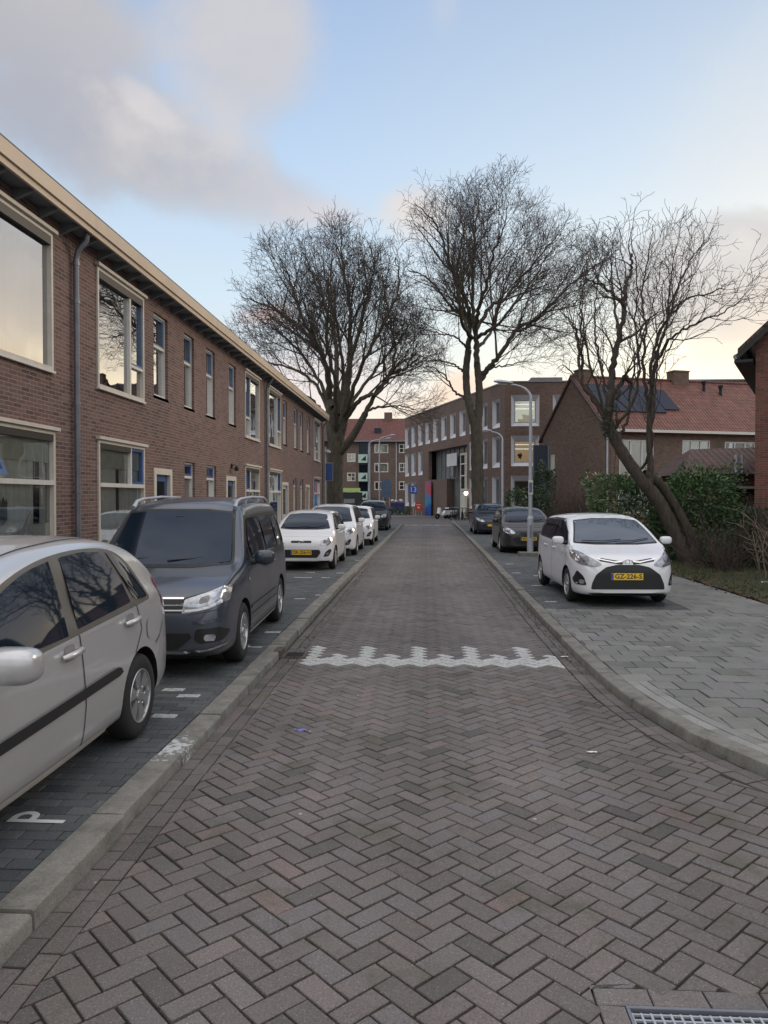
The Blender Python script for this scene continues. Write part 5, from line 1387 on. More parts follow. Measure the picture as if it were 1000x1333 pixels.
class Tubes:
    def __init__(s): s.V = []; s.F = []; s.n = 0
    def add(s, P, Rr, k):
        P = np.asarray(P, float); n = len(P)
        T = np.empty_like(P); T[1:-1] = P[2:]-P[:-2]; T[0] = P[1]-P[0]; T[-1] = P[-1]-P[-2]
        T /= np.linalg.norm(T, axis=1)[:, None]+1e-9
        ref = np.array([.31, .17, .93]) if abs(T[0, 2]) < .85 else np.array([.9, .3, .1])
        U = np.cross(T, ref); U /= np.linalg.norm(U, axis=1)[:, None]+1e-9; W_ = np.cross(T, U)
        a = np.arange(k)*2*np.pi/k
        ring = P[:, None, :]+np.asarray(Rr)[:, None, None]*(U[:, None, :]*np.cos(a)[None, :, None]+W_[:, None, :]*np.sin(a)[None, :, None])
        s.V.append(ring.reshape(-1, 3))
        i = np.arange(n-1)[:, None]*k; j = np.arange(k)[None, :]; j2 = (j+1) % k
        f = np.stack([i+j, i+j2, i+k+j2, i+k+j], -1).reshape(-1, 4)+s.n
        s.F.append(f); s.n += n*k
    def build(s, name, mat, parent):
        V = np.concatenate(s.V); F = np.concatenate(s.F)
        me = bpy.data.meshes.new(name); me.vertices.add(len(V)); me.vertices.foreach_set('co', V.ravel())
        me.loops.add(F.size); me.loops.foreach_set('vertex_index', F.ravel().astype(np.int32))
        me.polygons.add(len(F)); me.polygons.foreach_set('loop_start', (np.arange(len(F))*4).astype(np.int32)); me.polygons.foreach_set('loop_total', np.full(len(F), 4, np.int32))
        me.polygons.foreach_set('use_smooth', [True]*len(F)); me.materials.append(mat); me.update(calc_edges=True)
        o = bpy.data.objects.new(name, me); C.objects.link(o); o.parent = parent; return o
def rvec(r): 
    v = np.array([r.gauss(0, 1), r.gauss(0, 1), r.gauss(0, 1)]); return v/np.linalg.norm(v)
def grow(r, T, p, d, L, rad, lvl, prm, centre):
    seg = prm['seg'][lvl]; n = max(3, int(L/seg)); P = [p]; d = d/np.linalg.norm(d); wob = prm['wob'][lvl]
    env = prm['env']
    for i in range(n):
        d = d+rvec(r)*wob+np.array([0, 0, prm['up'][lvl]]); d /= np.linalg.norm(d)
        q = P[-1]+d*(L/n)
        e = ((q-env[0])/env[1]); 
        if (e*e).sum() > 1.0+r.random()*.12 and i > 1: break
        P.append(q)
    if len(P) < 3: P.append(P[-1]+d*L/n*.5); 
    m = len(P); Rr = [max(prm['rmin'], rad*(1-.72*i/(m-1))) for i in range(m)]
    T[0 if rad > prm['split'] else 1].add(P, Rr, 6 if rad > .06 else (4 if rad > .03 else 3))
    children(r, T, np.array(P), Rr, L*(m-1)/n, lvl, prm, centre)
def children(r, T, P, Rr, L, lvl, prm, centre, t0=.22):
    if lvl >= prm['max']: return
    nch = prm['num'][lvl]*L
    nch = int(nch)+(r.random() < nch % 1)
    m = len(P); az_ = r.random()*6.28
    for k in range(nch):
        t = t0+(1-t0)*(k+r.random())/max(1, nch); u = t*(m-1); i = min(int(u), m-2); q = P[i]+(P[i+1]-P[i])*(u-i)
        d = P[i+1]-P[i]; d = d/np.linalg.norm(d)
        az_ += 2.4+r.uniform(-.5, .5)
        a = np.cross(d, [0, 0, 1.]); na = np.linalg.norm(a); a = a/na if na > .1 else np.array([1., 0, 0]); b = np.cross(d, a)
        side = a*math.cos(az_)+b*math.sin(az_)
        ang = math.radians(r.uniform(*prm['ang'][lvl]))
        nd = d*math.cos(ang)+side*math.sin(ang)
        outw = q-centre; outw = outw/np.linalg.norm(outw)
        nd = nd+outw*prm['outw'][lvl]
        ln = prm['len'][lvl]*r.uniform(.6, 1.2)*(1-.35*t)
        grow(r, T, q, nd, ln, max(prm['rmin'], min(Rr[min(i, len(Rr)-1)]*.6, prm['rad'][lvl]*r.uniform(.6, 1.3))), lvl+1, prm, centre)
def make_tree(name, label, base, trunk, limbs, prm, seed, group, bark, extra=None):
    r = random.Random(seed)
    root = empty(name, base, 0, label, 'tree', group); b = np.array(base)
    T = [Tubes(), Tubes(), Tubes()]
    for pts, r0, r1 in trunk:
        P = resample(np.array([list(p) for p in pts])-b, 26)
        n = len(P); Rr = []
        for i in range(n):
            k = i/(n-1); rr = r0+(r1-r0)*k
            if P[0][2] < .3: rr *= 1+(.35 if r0 > .3 else .12)*math.exp(-P[i][2]/.35)
            Rr.append(rr*(1+.05*math.sin(i*2.3)))
        T[2].add(P, Rr, 16)
    env = (prm['env'][0]-b, prm['env'][1]); prm = dict(prm, env=env); centre = prm['centre']-b
    for pts, r0, r1 in limbs:
        P = resample(np.array([list(p) for p in pts])-b, max(12, len(pts)*6)); n = len(P)
        P[1:-1] += np.array([rvec(r) for _ in range(n-2)])*prm.get('jit', .05)
        Rr = [r0+(r1-r0)*(i/(n-1))**.8 for i in range(n)]
        T[0].add(P, Rr, 8)
        L = np.linalg.norm(np.diff(P, axis=0), axis=1).sum()
        children(r, T, P, Rr, L, 0, prm, centre, prm.get('t0', .2))
    T[2].build('trunk', bark, root); 
    if T[0].V: T[0].build('limbs', bark, root)
    T[1].build('crown', M['twig'], root)
    print(name, T[0].n, T[1].n)
    return root
V3 = np.array
def A(px, py, Y): return tuple(at(px, py, Y))
# --- left plane tree
Y1 = 44.5
prm = dict(env=(V3([-5.9, Y1, 9.7]), V3([7.0, 6.2, 8.3])), centre=V3([-5.2, Y1, 5.5]), seg=[.7, .5, .35, .25, .2], wob=[.05, .065, .08, .09, .09], up=[.02, .03, .035, .03, .02], num=[1.4, 2.05, 3.0, 3.7], ang=[(22, 50), (25, 55), (25, 60), (25, 60)], outw=[.25, .2, .12, .05],
           len=[4.2, 2.3, 1.25, .7], rad=[.065, .034, .020, .014], rmin=.0082, split=.035, max=4, jit=.07)
def lim(L, Y, r0, r1, sp=1.):
    # each limb leans fore or aft as it climbs
    return ([A(px, py, Y+dy) for px, py, dy in L], r0, r1)
t1 = [([(-5.25, Y1, 0), A(436, 640, Y1), A(437, 600, Y1), A(438, 565, Y1)], .50, .44), ([A(437, 590, Y1), A(431, 560, Y1), A(429, 520, Y1+.6)], .34, .24), ([A(438, 580, Y1), A(446, 555, Y1), A(451, 520, Y1-.5)], .32, .22), ([A(440, 592, Y1), A(458, 570, Y1-.6), A(476, 538, Y1-1.2)], .26, .18)]
l1 = [lim([(429, 525, .6), (428, 492, 1), (414, 453, 1.6), (381, 419, 2), (350, 400, 2.4), (314, 386, 2.5)], Y1, .24, .03),
      lim([(429, 525, .6), (426, 481, -.5), (408, 440, -1.5), (392, 408, -2), (378, 366, -2.5), (362, 332, -2.8)], Y1, .2, .025),
      lim([(440, 540, 0), (437, 447, 1.5), (424, 400, 2.6), (405, 355, 3.5), (388, 310, 4)], Y1, .18, .02),
      lim([(451, 520, -.5), (455, 464, -1), (456, 414, -1.2), (448, 355, -1.6), (444, 312, -1.8)], Y1, .22, .02),
      lim([(451, 520, -.5), (459, 464, 1), (482, 374, 2.4), (487, 345, 2.6), (482, 315, 2.8)], Y1, .18, .02),
      lim([(448, 550, 0), (470, 520, -1.5), (493, 509, -2), (512, 475, -2.5), (512, 436, -2.8), (504, 397, -3), (498, 360, -3.4)], Y1, .16, .03),
      lim([(476, 538, -1.2), (504, 492, -2), (530, 478, -2.4), (548, 462, -2.6)], Y1, .15, .03),
      lim([(476, 538, -1.2), (492, 530, 0), (520, 528, 1.0), (545, 535, 1.6)], Y1, .10, .02),
      lim([(437, 560, 0), (436, 500, -2.5), (425, 440, -4.2), (430, 380, -5), (432, 335, -5.2)], Y1, .18, .02),
      lim([(440, 560, 0), (446, 500, 2.8), (440, 430, 4.2), (425, 370, 4.8), (418, 325, 5)], Y1, .18, .02),
      lim([(446, 550, 0), (470, 480, -2.8), (500, 420, -4), (520, 370, -4.6), (515, 335, -4.8)], Y1, .15, .02),
      lim([(429, 535, .3), (410, 500, 1), (380, 480, 1.5), (340, 470, 2), (315, 455, 2.4)], Y1, .13, .02),
      lim([(429, 545, .3), (405, 520, -1), (370, 500, -2), (335, 490, -2.6)], Y1, .10, .02),
      lim([(433, 530, 0), (400, 470, 3), (360, 430, 4), (330, 410, 4.5)], Y1, .14, .02),
      lim([(455, 530, 0), (490, 480, 3), (515, 450, 4), (535, 420, 4.4)], Y1, .13, .02)]
make_tree('bare_tree', 'broad bare plane tree at the end of the brick terrace', (-5.25, Y1, 0), t1, l1, prm, 11, 'big bare street trees', M['bark'])
# --- middle plane tree
Y2 = 46.5
prm2 = dict(prm, env=(V3([4.4, Y2, 12.2]), V3([7.4, 6.2, 9.7])), centre=V3([3.2, Y2, 7]), num=[1.3, 1.95, 3.0, 3.7], wob=[.07, .09, .10, .11, .10])
t2 = [([(3.25, Y2, 0), A(622, 640, Y2), A(621, 580, Y2), A(620, 545, Y2)], .40, .36), ([A(619, 560, Y2), A(613, 535, Y2), A(608, 510, Y2+.3), A(607, 480, Y2+.4), A(610, 455, Y2+.3)], .25, .20), ([A(621, 560, Y2), A(624, 530, Y2), A(624, 505, Y2), A(621, 473, Y2-.2)], .27, .20)]
l2 = [lim([(610, 455, .3), (612, 421, .3), (606, 408, .6), (585, 398, 1.2), (559, 364, 2), (530, 350, 2.4)], Y2, .19, .03),
      lim([(612, 425, .3), (609, 398, -.5), (595, 366, -1), (582, 335, -1.6), (576, 312, -2), (562, 285, -2.2), (540, 265, -2.4)], Y2, .17, .025),
      lim([(621, 473, -.2), (619, 434, 0), (616, 395, .5), (617, 330, .9), (620, 291, 1.1), (628, 245, 1.2)], Y2, .2, .02),
      lim([(619, 434, 0), (623, 403, -1), (634, 369, -1.8), (642, 330, -2.4), (655, 300, -2.8), (662, 262, -3)], Y2, .16, .02),
      lim([(619, 430, 0), (640, 398, 1), (658, 388, 1.6), (679, 361, 2.4), (710, 325, 3), (735, 292, 3.2)], Y2, .15, .02),
      lim([(624, 495, 0), (634, 481, -.3), (650, 463, -.8), (671, 431, -1.4), (697, 416, -1.8), (718, 395, -2.2), (754, 361, -2.8), (785, 340, -3)], Y2, .2, .03),
      lim([(671, 431, -1.4), (690, 425, -1), (715, 405, 0), (745, 380, 1)], Y2, .09, .02),
      lim([(621, 455, -.2), (640, 430, 2), (648, 400, 3), (665, 350, 4), (690, 300, 4.6)], Y2, .12, .02),
      lim([(606, 486, .4), (590, 474, 1), (572, 470, 1.5), (541, 470, 2)], Y2, .08, .02), lim([(608, 455, .3), (595, 440, -1), (572, 434, -1.6), (543, 426, -2)], Y2, .08, .02),
      lim([(608, 520, .2), (590, 508, .4), (580, 490, .6), (562, 478, .8), (545, 480, 1)], Y2, .09, .02),
      lim([(625, 485, 0), (645, 478, 1), (668, 474, 1.6), (695, 470, 2)], Y2, .08, .02),
      lim([(612, 440, .3), (600, 400, 3), (590, 350, 4.2), (595, 290, 5)], Y2, .14, .02), lim([(614, 440, 0), (600, 410, -3), (600, 350, -4.4), (610, 280, -5)], Y2, .14, .02),
      lim([(621, 440, 0), (650, 420, -3.2), (690, 370, -4.6), (720, 320, -5)], Y2, .13, .02)]
make_tree('bare_tree', 'tallest bare plane tree, its forked trunk rising behind the dark blue car', (3.25, Y2, 0), t2, l2, prm2, 5, 'big bare street trees', M['bark'])
# --- leaning tree over the hedge (two trunks, corkscrew twigs)
Y3 = 20.7
prm3 = dict(env=(V3([6.4, Y3, 6.3]), V3([3.2, 2.6, 3.7])), centre=V3([6.2, Y3, 3.6]), seg=[.25, .16, .12, .1, .1], wob=[.17, .26, .34, .4, .35], up=[.06, .06, .04, .02, .0], num=[2.1, 2.8, 3.4, 2.0], ang=[(18, 45), (22, 55), (25, 65), (30, 60)], outw=[.12, .12, .08, .05],
            len=[2.1, 1.15, .6, .35], rad=[.035, .016, .010, .007], rmin=.0052, split=.02, max=3, jit=.035)
t3 = [([(7.05, Y3, 0.02), A(886, 714, Y3), A(862, 660, Y3), A(832, 621, Y3), A(806, 582, Y3), A(790, 548, Y3)], .19, .145),
      ([(7.25, Y3+.25, 0.02), A(903, 708, Y3+.2), A(880, 660, Y3+.2), A(857, 628, Y3+.1), A(838, 616, Y3)], .135, .11),
      ([A(846, 632, Y3), A(847, 610, Y3+.05), A(845, 570, Y3+.1), A(847, 520, Y3+.1)], .10, .07)]
l3 = [lim([(790, 552, 0), (796, 510, 0), (797, 480, 0), (806, 440, 0), (812, 401, 0), (799, 386, -.1), (785, 372, -.3), (762, 362, -.5)], Y3, .13, .02),
      lim([(812, 401, 0), (815, 374, 0), (821, 351, .1), (822, 330, .1)], Y3, .07, .03), lim([(806, 440, 0), (800, 400, .8), (795, 350, 1.2), (800, 310, 1.4)], Y3, .05, .01),
      lim([(847, 525, .1), (850, 464, .3), (862, 428, .5), (892, 392, .8), (928, 380, 1), (945, 370, 1.1)], Y3, .06, .012),
      lim([(845, 500, .1), (868, 446, -.5), (904, 422, -.9), (940, 407, -1.2), (976, 386, -1.4)], Y3, .05, .01),
      lim([(846, 540, .1), (838, 480, .5), (840, 430, .9), (836, 380, 1.2), (845, 330, 1.3), (850, 292, 1.3)], Y3, .055, .01),
      lim([(846, 540, .1), (852, 480, -.5), (868, 420, -.9), (872, 370, -1.2), (880, 320, -1.4)], Y3, .05, .01),
      lim([(850, 470, .1), (870, 420, .4), (885, 370, .8), (905, 330, 1), (925, 310, 1.1)], Y3, .045, .01),
      lim([(790, 550, 0), (770, 515, 0), (757, 494, .1), (752, 440, .3), (745, 422, .4), (722, 397, .6)], Y3, .08, .012),
      lim([(757, 480, .1), (758, 440, -.3), (755, 400, -.5), (762, 360, -.7)], Y3, .045, .01),
      lim([(792, 550, 0), (776, 500, -.3), (762, 445, -.8), (758, 400, -1.1), (765, 340, -1.4)], Y3, .045, .01),
      lim([(796, 540, 0), (784, 490, .5), (776, 440, .9), (775, 390, 1.2), (785, 330, 1.5)], Y3, .045, .01),
      lim([(798, 560, 0), (825, 520, -.4), (832, 470, -.7), (826, 420, -1), (830, 370, -1.3), (822, 310, -1.5)], Y3, .05, .01),
      lim([(804, 575, 0), (818, 540, .4), (822, 500, .7), (830, 460, 1), (850, 400, 1.4), (862, 340, 1.6)], Y3, .05, .01),
      lim([(830, 615, 0), (846, 590, -.4), (850, 540, -.7), (858, 480, -.9), (880, 440, -1.1), (910, 405, -1.3)], Y3, .045, .01),
      lim([(800, 520, 0), (812, 492, 0), (822, 500, 0)], Y3, .07, .05)]
make_tree('leaning_tree', 'crooked bare tree with two dark trunks leaning over the laurel hedge', (7.05, Y3, 0.02), t3, l3, prm3, 21, None, M['bark2'])
# ---------------------------------------------------------------- right-hand side
rl = random.Random(31)
def leafmat(name, stops, rough=.35):
    m = bpy.data.materials.new(name); t = nt(m)
    a = t.nodes.new('ShaderNodeAttribute'); a.attribute_name = 'rnd'
    col = ramp(t, a.outputs['Fac'], stops)
    p = t.nodes.new('ShaderNodeBsdfPrincipled'); t.links.new(col, p.inputs['Base Color']); p.inputs['Roughness'].default_value = rough
    tl = t.nodes.new('ShaderNodeBsdfTranslucent'); t.links.new(col, tl.inputs[0])
    mx = t.nodes.new('ShaderNodeMixShader'); mx.inputs[0].default_value = .18; t.links.new(p.outputs[0], mx.inputs[1]); t.links.new(tl.outputs[0], mx.inputs[2])
    out(t, mx.outputs[0]); return m
M['laurel'] = leafmat('laurel_leaf', [(0, (.035, .070, .03)), (.6, (.080, .15, .055)), (1, (.20, .28, .11))])
M['ivy'] = leafmat('ivy_leaf', [(0, (.018, .042, .02)), (1, (.045, .085, .035))])
M['dryleaf'] = leafmat('dry_leaf', [(0, (.06, .035, .02)), (1, (.16, .095, .05))], .8)
M['grass'] = leafmat('grass_blade', [(0, (.035, .06, .018)), (.7, (.065, .10, .03)), (1, (.16, .15, .07))], .7)
def leaves(mb, n, fn, size, droop=.3, fold=.25, r=rl, asp=.45):
    for _ in range(n):
        p, nrm = fn()
        l = size*r.uniform(.6, 1.25); d = (Vector(nrm)+Vector((r.gauss(0, .6), r.gauss(0, .6), r.gauss(0, .6)-droop))).normalized()
        s_ = d.cross(Vector((r.gauss(0, 1), r.gauss(0, 1), r.gauss(0, 1)))).normalized(); u = s_.cross(d)
        w = l*asp*.5; p = Vector(p)
        vs = [p, p+d*l*.5+s_*w+u*fold*w, p+d*l, p+d*l*.5-s_*w+u*fold*w, p+d*l*.5]
        mb.add(vs, [(0, 1, 2, 4), (0, 4, 2, 3)], 0, (min(1, max(0, r.gauss(.45, .25))), 0))
def bush_fn(c, rad, seedv, lump=.16, shell=.35, zmin=.0):
    r = random.Random(seedv); ph = [(rvec(r), r.uniform(2.5, 6), r.random()*6.28) for _ in range(9)]
    def fn():
        while True:
            d = Vector(rvec(rl))
            k = 1+lump*sum(math.sin(f*(d.x*v[0]+d.y*v[1]+d.z*v[2])*1.7+p) for v, f, p in ph)/2.2
            e = (1-shell*rl.random()**1.6)*k
            # superellipsoid: boxier than a ball
            m_ = max(abs(d.x), abs(d.y), abs(d.z)); bx = (1/m_)**.55
            p = Vector((c[0]+d.x*rad[0]*e*bx, c[1]+d.y*rad[1]*e*bx, c[2]+d.z*rad[2]*e*bx))
            if p.z > zmin: return p, d
    return fn
def shrub(name, label, cat, c, rad, n, size, mat, seedv, group=None, shell=.35, stems=14, lump=.16, asp=.45):
    root = empty(name, (c[0], c[1], .08), 0, label, cat, group); o_ = Vector(root.location)
    mb = MB(); f = bush_fn(Vector(c)-o_, rad, seedv, lump, shell, -.02)
    leaves(mb, n, f, size, asp=asp); mb.build('foliage', mat, root, attr=True, fix=False, uv=False)
    T = Tubes(); r = random.Random(seedv)
    for i in range(stems):
        a = r.random()*6.28; q = np.array([math.cos(a)*rad[0]*.3*r.random(), math.sin(a)*rad[1]*.3*r.random(), 0]); e = np.array(f()[0])*.9
        P = resample([q, q*.7+e*.3+np.array([0, 0, .2]), e], 8); T.add(P, [.02*(1-.7*i_/8) for i_ in range(9)], 5)
    T.build('stem', M['bark2'], root)
    return root
# clipped laurel hedge in two clumps behind the leaning tree
shrub('laurel_bush', 'glossy green laurel bush left of the leaning trunks, behind the white car', 'bush', (5.75, 21.9, 1.25), (1.15, .75, 1.22), 7500, .13, M['laurel'], 4, 'laurel hedge')
shrub('laurel_bush', 'taller laurel bush right of the leaning trunks with paler leaf tops', 'bush', (7.75, 21.9, 1.30), (1.05, .75, 1.32), 8000, .13, M['laurel'], 5, 'laurel hedge')
shrub('laurel_bush', 'low dark laurel bush at the hedge end beside the brick gable', 'bush', (8.55, 20.2, .75), (.55, .6, .8), 2600, .11, M['ivy'], 6, 'laurel hedge')
shrub('evergreen_shrub', 'dark evergreen shrub beyond the lamp post, left of the bare thicket', 'bush', (4.75, 33.0, 1.0), (.6, .7, 1.05), 3000, .16, M['ivy'], 8)
shrub('conifer', 'tall dark blue-green conifer between the school and the brick gable', 'tree', (5.72, 37.0, 1.95), (.48, .5, 1.5), 4200, .13, M['ivy'], 9, lump=.1)
shrub('evergreen_shrub', 'small leafy shrub under the lit school windows', 'bush', (6.35, 53.5, 1.3), (.75, .7, 1.2), 1500, .2, M['laurel'], 18)
shrub('ivy_clump', 'dark ivy clump in the crotch of the leaning tree', 'ivy', (4.95, 20.7, 3.95), (.22, .2, .42), 700, .07, M['ivy'], 10, stems=2)
# tangled bare thickets
def thicket(name, label, c, rad, h, n, seedv, mat, thick=.012, cat='bush', group=None, kink=.22):
    r = random.Random(seedv); root = empty(name, (c[0], c[1], .08), 0, label, cat, group); T = Tubes()
    for i in range(n):
        a = r.random()*6.28; q = np.array([math.cos(a)*rad[0]*.55*r.random(), math.sin(a)*rad[1]*.55*r.random(), 0.])
        d = np.array([math.cos(a)*r.uniform(.1, .9)*rad[0]/h, math.sin(a)*r.uniform(.1, .9)*rad[1]/h, 1.]); L = h*r.uniform(.5, 1.05)
        P = [q]; m = 9
        for k in range(m): d = d/np.linalg.norm(d)+rvec(r)*kink; P.append(P[-1]+d/np.linalg.norm(d)*L/m)
        P = np.array(P); P[:, 2] = np.abs(P[:, 2]); Rr = [thick*(1-.75*k/m) for k in range(m+1)]; T.add(P, Rr, 5)
        for j in range(r.randint(3, 7)):
            k = r.randint(2, m-1); dd = (P[k]-P[k-1])/np.linalg.norm(P[k]-P[k-1])+rvec(r)*.8; Q = [P[k]]
            for _ in range(5): dd = dd/np.linalg.norm(dd)+rvec(r)*kink*1.3; Q.append(Q[-1]+dd/np.linalg.norm(dd)*L*.07)
            T.add(Q, [thick*.5*(1-.12*w_) for w_ in range(6)], 3)
    T.build('branches', mat, root); return root
M['branch_pale'] = simple('pale_branch', (.16, .125, .095), .85, var=.25)
M['branch_brown'] = simple('brown_branch', (.075, .055, .045), .9, var=.25)
thicket('bare_thicket', 'brown bare thicket against the foot of the plain brick gable', (6.5, 33.0), (1.6, 1.0), 2.5, 150, 1, M['branch_brown'], .016)
thicket('bare_thicket', 'low brown thicket between the black car and the laurel', (5.3, 27.5), (1.2, 1.4), 1.7, 110, 2, M['branch_brown'], .013)
thicket('bare_shrub', 'bare pale-stemmed shrub in front of the near brick wall', (7.75, 16.6), (1.5, .9), 2.1, 26, 3, M['branch_pale'], .019, kink=.2)
thicket('bare_shrub', 'thin leafless shrub under the laurel beside the leaning trunks', (7.2, 19.2), (1.1, .6), 1.6, 34, 12, M['branch_brown'], .013)
thicket('bare_shrub', 'bare arching shrub at the picture edge by the brick corner', (8.6, 15.4), (1.2, .8), 1.8, 18, 14, M['branch_pale'], .017)
thicket('scrub', 'tangled brown scrub spilling from the hedge foot towards the slabs', (7.0, 18.3), (1.0, .7), 1.1, 60, 51, M['branch_brown'], .009)
thicket('scrub', 'tangle of thin stems between the pale shrub and the plank fence', (8.6, 18.4), (1.0, .9), 2.0, 55, 52, M['branch_brown'], .012)
shrub('ivy_mound', 'low ivy mound creeping out at the foot of the leaning trunks', 'ivy', (7.9, 19.3, .45), (.9, .5, .45), 1500, .09, M['ivy'], 53, stems=3)
# grass and fallen leaves on the verge
mb = MB()
for _ in range(15000):
    x = 5.85+abs(rl.gauss(0, 1.6)); y = rl.uniform(11.2, 21) 
    if x > 9.5: continue
    den = .5+.5*math.sin(x*2.1+y*1.3)*math.cos(y*.9-x)
    if rl.random() > den+.15: continue
    h = rl.uniform(.03, .09)*(1+(rl.random() < .1)); a = rl.random()*6.28; w = .005
    z = .085+min(1, (x-5.8)/1.2)*.05; lx, ly = rl.gauss(0, .03), rl.gauss(0, .03)
    mb.add([(x-w*math.cos(a), y-w*math.sin(a), z-.01), (x+w*math.cos(a), y+w*math.sin(a), z-.01), (x+lx, y+ly, z+h)], [(0, 1, 2)], 0, (rl.random(), 0))
o = mb.build('grass', M['grass'], attr=True, fix=False, uv=False); props(o, 'short scruffy grass along the verge beside the slabs', 'grass', kind='stuff')
mb = MB()
def fl():
    x = 5.6+abs(rl.gauss(0, 1.0)); y = rl.uniform(12.5, 21); return (x, y, .10+min(1, max(0, (x-5.8)/1.2))*.05+rl.random()*.02), (rl.gauss(0, 1), rl.gauss(0, 1), 0)
leaves(mb, 600, fl, .07, droop=0, asp=.7)
def fl2(): return (-1.62+rl.random()*.12, rl.uniform(8.2, 20), .004), (rl.gauss(0, 1), rl.gauss(0, 1), 0)
leaves(mb, 220, fl2, .03, droop=0, asp=.6)
def fl3():
    y = rl.uniform(8.0, 24); return (kr(y)-.03-rl.random()*.12, y, .004), (rl.gauss(0, 1), rl.gauss(0, 1), 0)
leaves(mb, 300, fl3, .03, droop=0, asp=.6)
o = mb.build('fallen_leaves', M['dryleaf'], attr=True, fix=False, uv=False); props(o, 'brown fallen leaves scattered on the verge and in the gutters', 'leaves', kind='stuff')

# near brick house on the right edge (gable end towards the street)
h = empty('brick_house', (8.78, 20.7, .08), R(-27), 'near dark brick house cut off by the right edge of the picture', 'house')
def poly_wall(mb, P, mi=0): mb.add(P, [tuple(range(len(P)))], mi)
mb = MB(); mb.box(0, 7, -3.2-6, 0, 0, 5.75); 
mb.v = []; mb.f = []; mb.m = []; mb.a = []
y0, y1 = -1.0, 0.0
poly_wall(mb, [(0, 0, 0), (8, 0, 0), (8, 0, 6.9), (4, 0, 9.6), (0, 0, 5.9)])
poly_wall(mb, [(0, 0, 0), (0, 9, 0), (0, 9, 5.9), (0, 0, 5.9)]); poly_wall(mb, [(0, 9, 0), (8, 9, 0), (8, 9, 6.9), (4, 9, 9.6), (0, 9, 5.9)])
mb.build('wall', M['brickD'], h)
mb = MB()
for (x0, z0, x1, z1) in ((-.42, 5.62, 4, 9.75), ):
    P = [(x0, z0), (x1, z1), (x1, z1+.16), (x0, z0+.16)]
    mb.prism(P, -.25, 9.2, 'y')
rf = mb.build('roof', M['tileD'], h)
mb = MB(); mb.prism([(-.42, 5.48), (4, 9.60), (4, 9.76), (-.46, 5.62)], -.30, -.252, 'y'); mb.box(-.5, -.05, -.3, 9.2, 5.40, 5.47); mb.build('bargeboard', M['plastic'], rf)
mb = MB(); mb.tube([(-.46, -.3, 5.56), (-.46, 9.2, 5.56)], .07, 8); mb.build('gutter', M['pipe'], rf)
mb = MB(); mb.box(1.8, 2.6, 4.8, 5.6, 7, 9.9)
mb = MB(); mb.box(.5, 1.1, 6, 6.6, 6.5, 7.6); mb.build('chimney', M['brickD'], rf)

# unseen house added outside the frame for windows and car glass to reflect
h = empty('brick_house', (12.6, 6.5, .08), 0, 'brick house across the side street, mirrored in the terrace windows', 'house')
mb = MB(); mb.box(0, 7, 0, 11, 0, 5.6); mb.build('wall', M['brickD'], h); mb = MB(); mb.prism([(-.4, 5.6), (3.5, 8.6), (7.4, 5.6)], -.3, 11.3, 'y'); mb.build('roof', M['tileD'], h)
for y in (1, 4.5, 8):
    for z in (.8, 3.4): mb = MB(); mb.box(-.04, .0, y, y+1.8, z, z+1.5); w_ = mb.build('window', M['white'], h); mb = MB(); mb.box(-.05, -.042, y+.1, y+1.7, z+.1, z+1.4); mb.build('pane', M['cglass'], w_)
# low brick outhouse with a dark tiled roof and a carport opening
h = empty('outhouse', (9.2, 27.0, .08), 0, 'low brick outhouse with dark tiled roof between the hedge and the near house', 'outhouse')
mb = MB(); holes_wall(mb, lambda u, z, d: (u, d, z), .2, 6, 0, 2.75, [(1.2, 3.4, 0, 2.1)], .3)
poly_wall(mb, [(.2, 0, 0), (.2, 4, 0), (.2, 4, 2.75), (.2, 0, 2.75)]); poly_wall(mb, [(6, 0, 0), (6, 4, 0), (6, 4, 2.75), (6, 0, 2.75)]); poly_wall(mb, [(0.2, 4, 0), (6, 4, 0), (6, 4, 2.75), (.2, 4, 2.75)])
mb.build('wall', M['brickD'], h, fix=False)
mb = MB(); poly_wall(mb, [(-.3, -.35, 2.62), (6.3, -.35, 2.62), (6.3, 1.9, 3.75), (.7, 1.9, 3.62)]); poly_wall(mb, [(.7, 1.9, 3.62), (6.3, 1.9, 3.75), (6.3, 4.3, 2.62), (-.3, 4.3, 2.62)]); poly_wall(mb, [(-.3, -.35, 2.62), (.7, 1.9, 3.62), (-.3, 4.3, 2.62)])
rf = mb.build('roof', M['tileD'], h)
mb = MB(); mb.box(-.3, 6.3, -.37, -.33, 2.55, 2.63); mb.build('eaves_board', M['plastic'], rf)
mb = MB(); mb.tube([(1.55, -.2, 2.5), (1.55, -.2, 3.3)], .07, 8); mb.tube([(1.75, -.2, 2.5), (1.75, -.2, 3.3)], .05, 8); mb.build('flue_pipe', M['steel'], rf)
mb = MB(); mb.box(1.1, 3.5, -.04, .02, 2.12, 2.2); mb.build('lintel', M['white'], h)
mb = MB(); mb.box(1.2, 3.4, .32, .36, 0, 2.1); mb.build('opening_shade', M['dark'], h)  # dark sheet standing in for the shade inside the carport opening
# plank fence behind the bare shrubs
f = empty('plank_fence', (7.9, 23.4, .08), 0, 'dark wooden plank fence behind the bare shrubs', 'fence')
M['wood'] = simple('dark_wood', (.045, .036, .028), .85, var=.35, scale=4)
mb = MB()
for k in range(9): mb.box(0, 1.9, 0, .03, .05+k*.19, .22+k*.19)
mb.build('plank_panel', M['wood'], f)
for x in (0, .95, 1.9): mb = MB(); mb.box(x-.05, x+.05, .035, .12, 0, 1.85); mb.build('post', M['wood'], f)

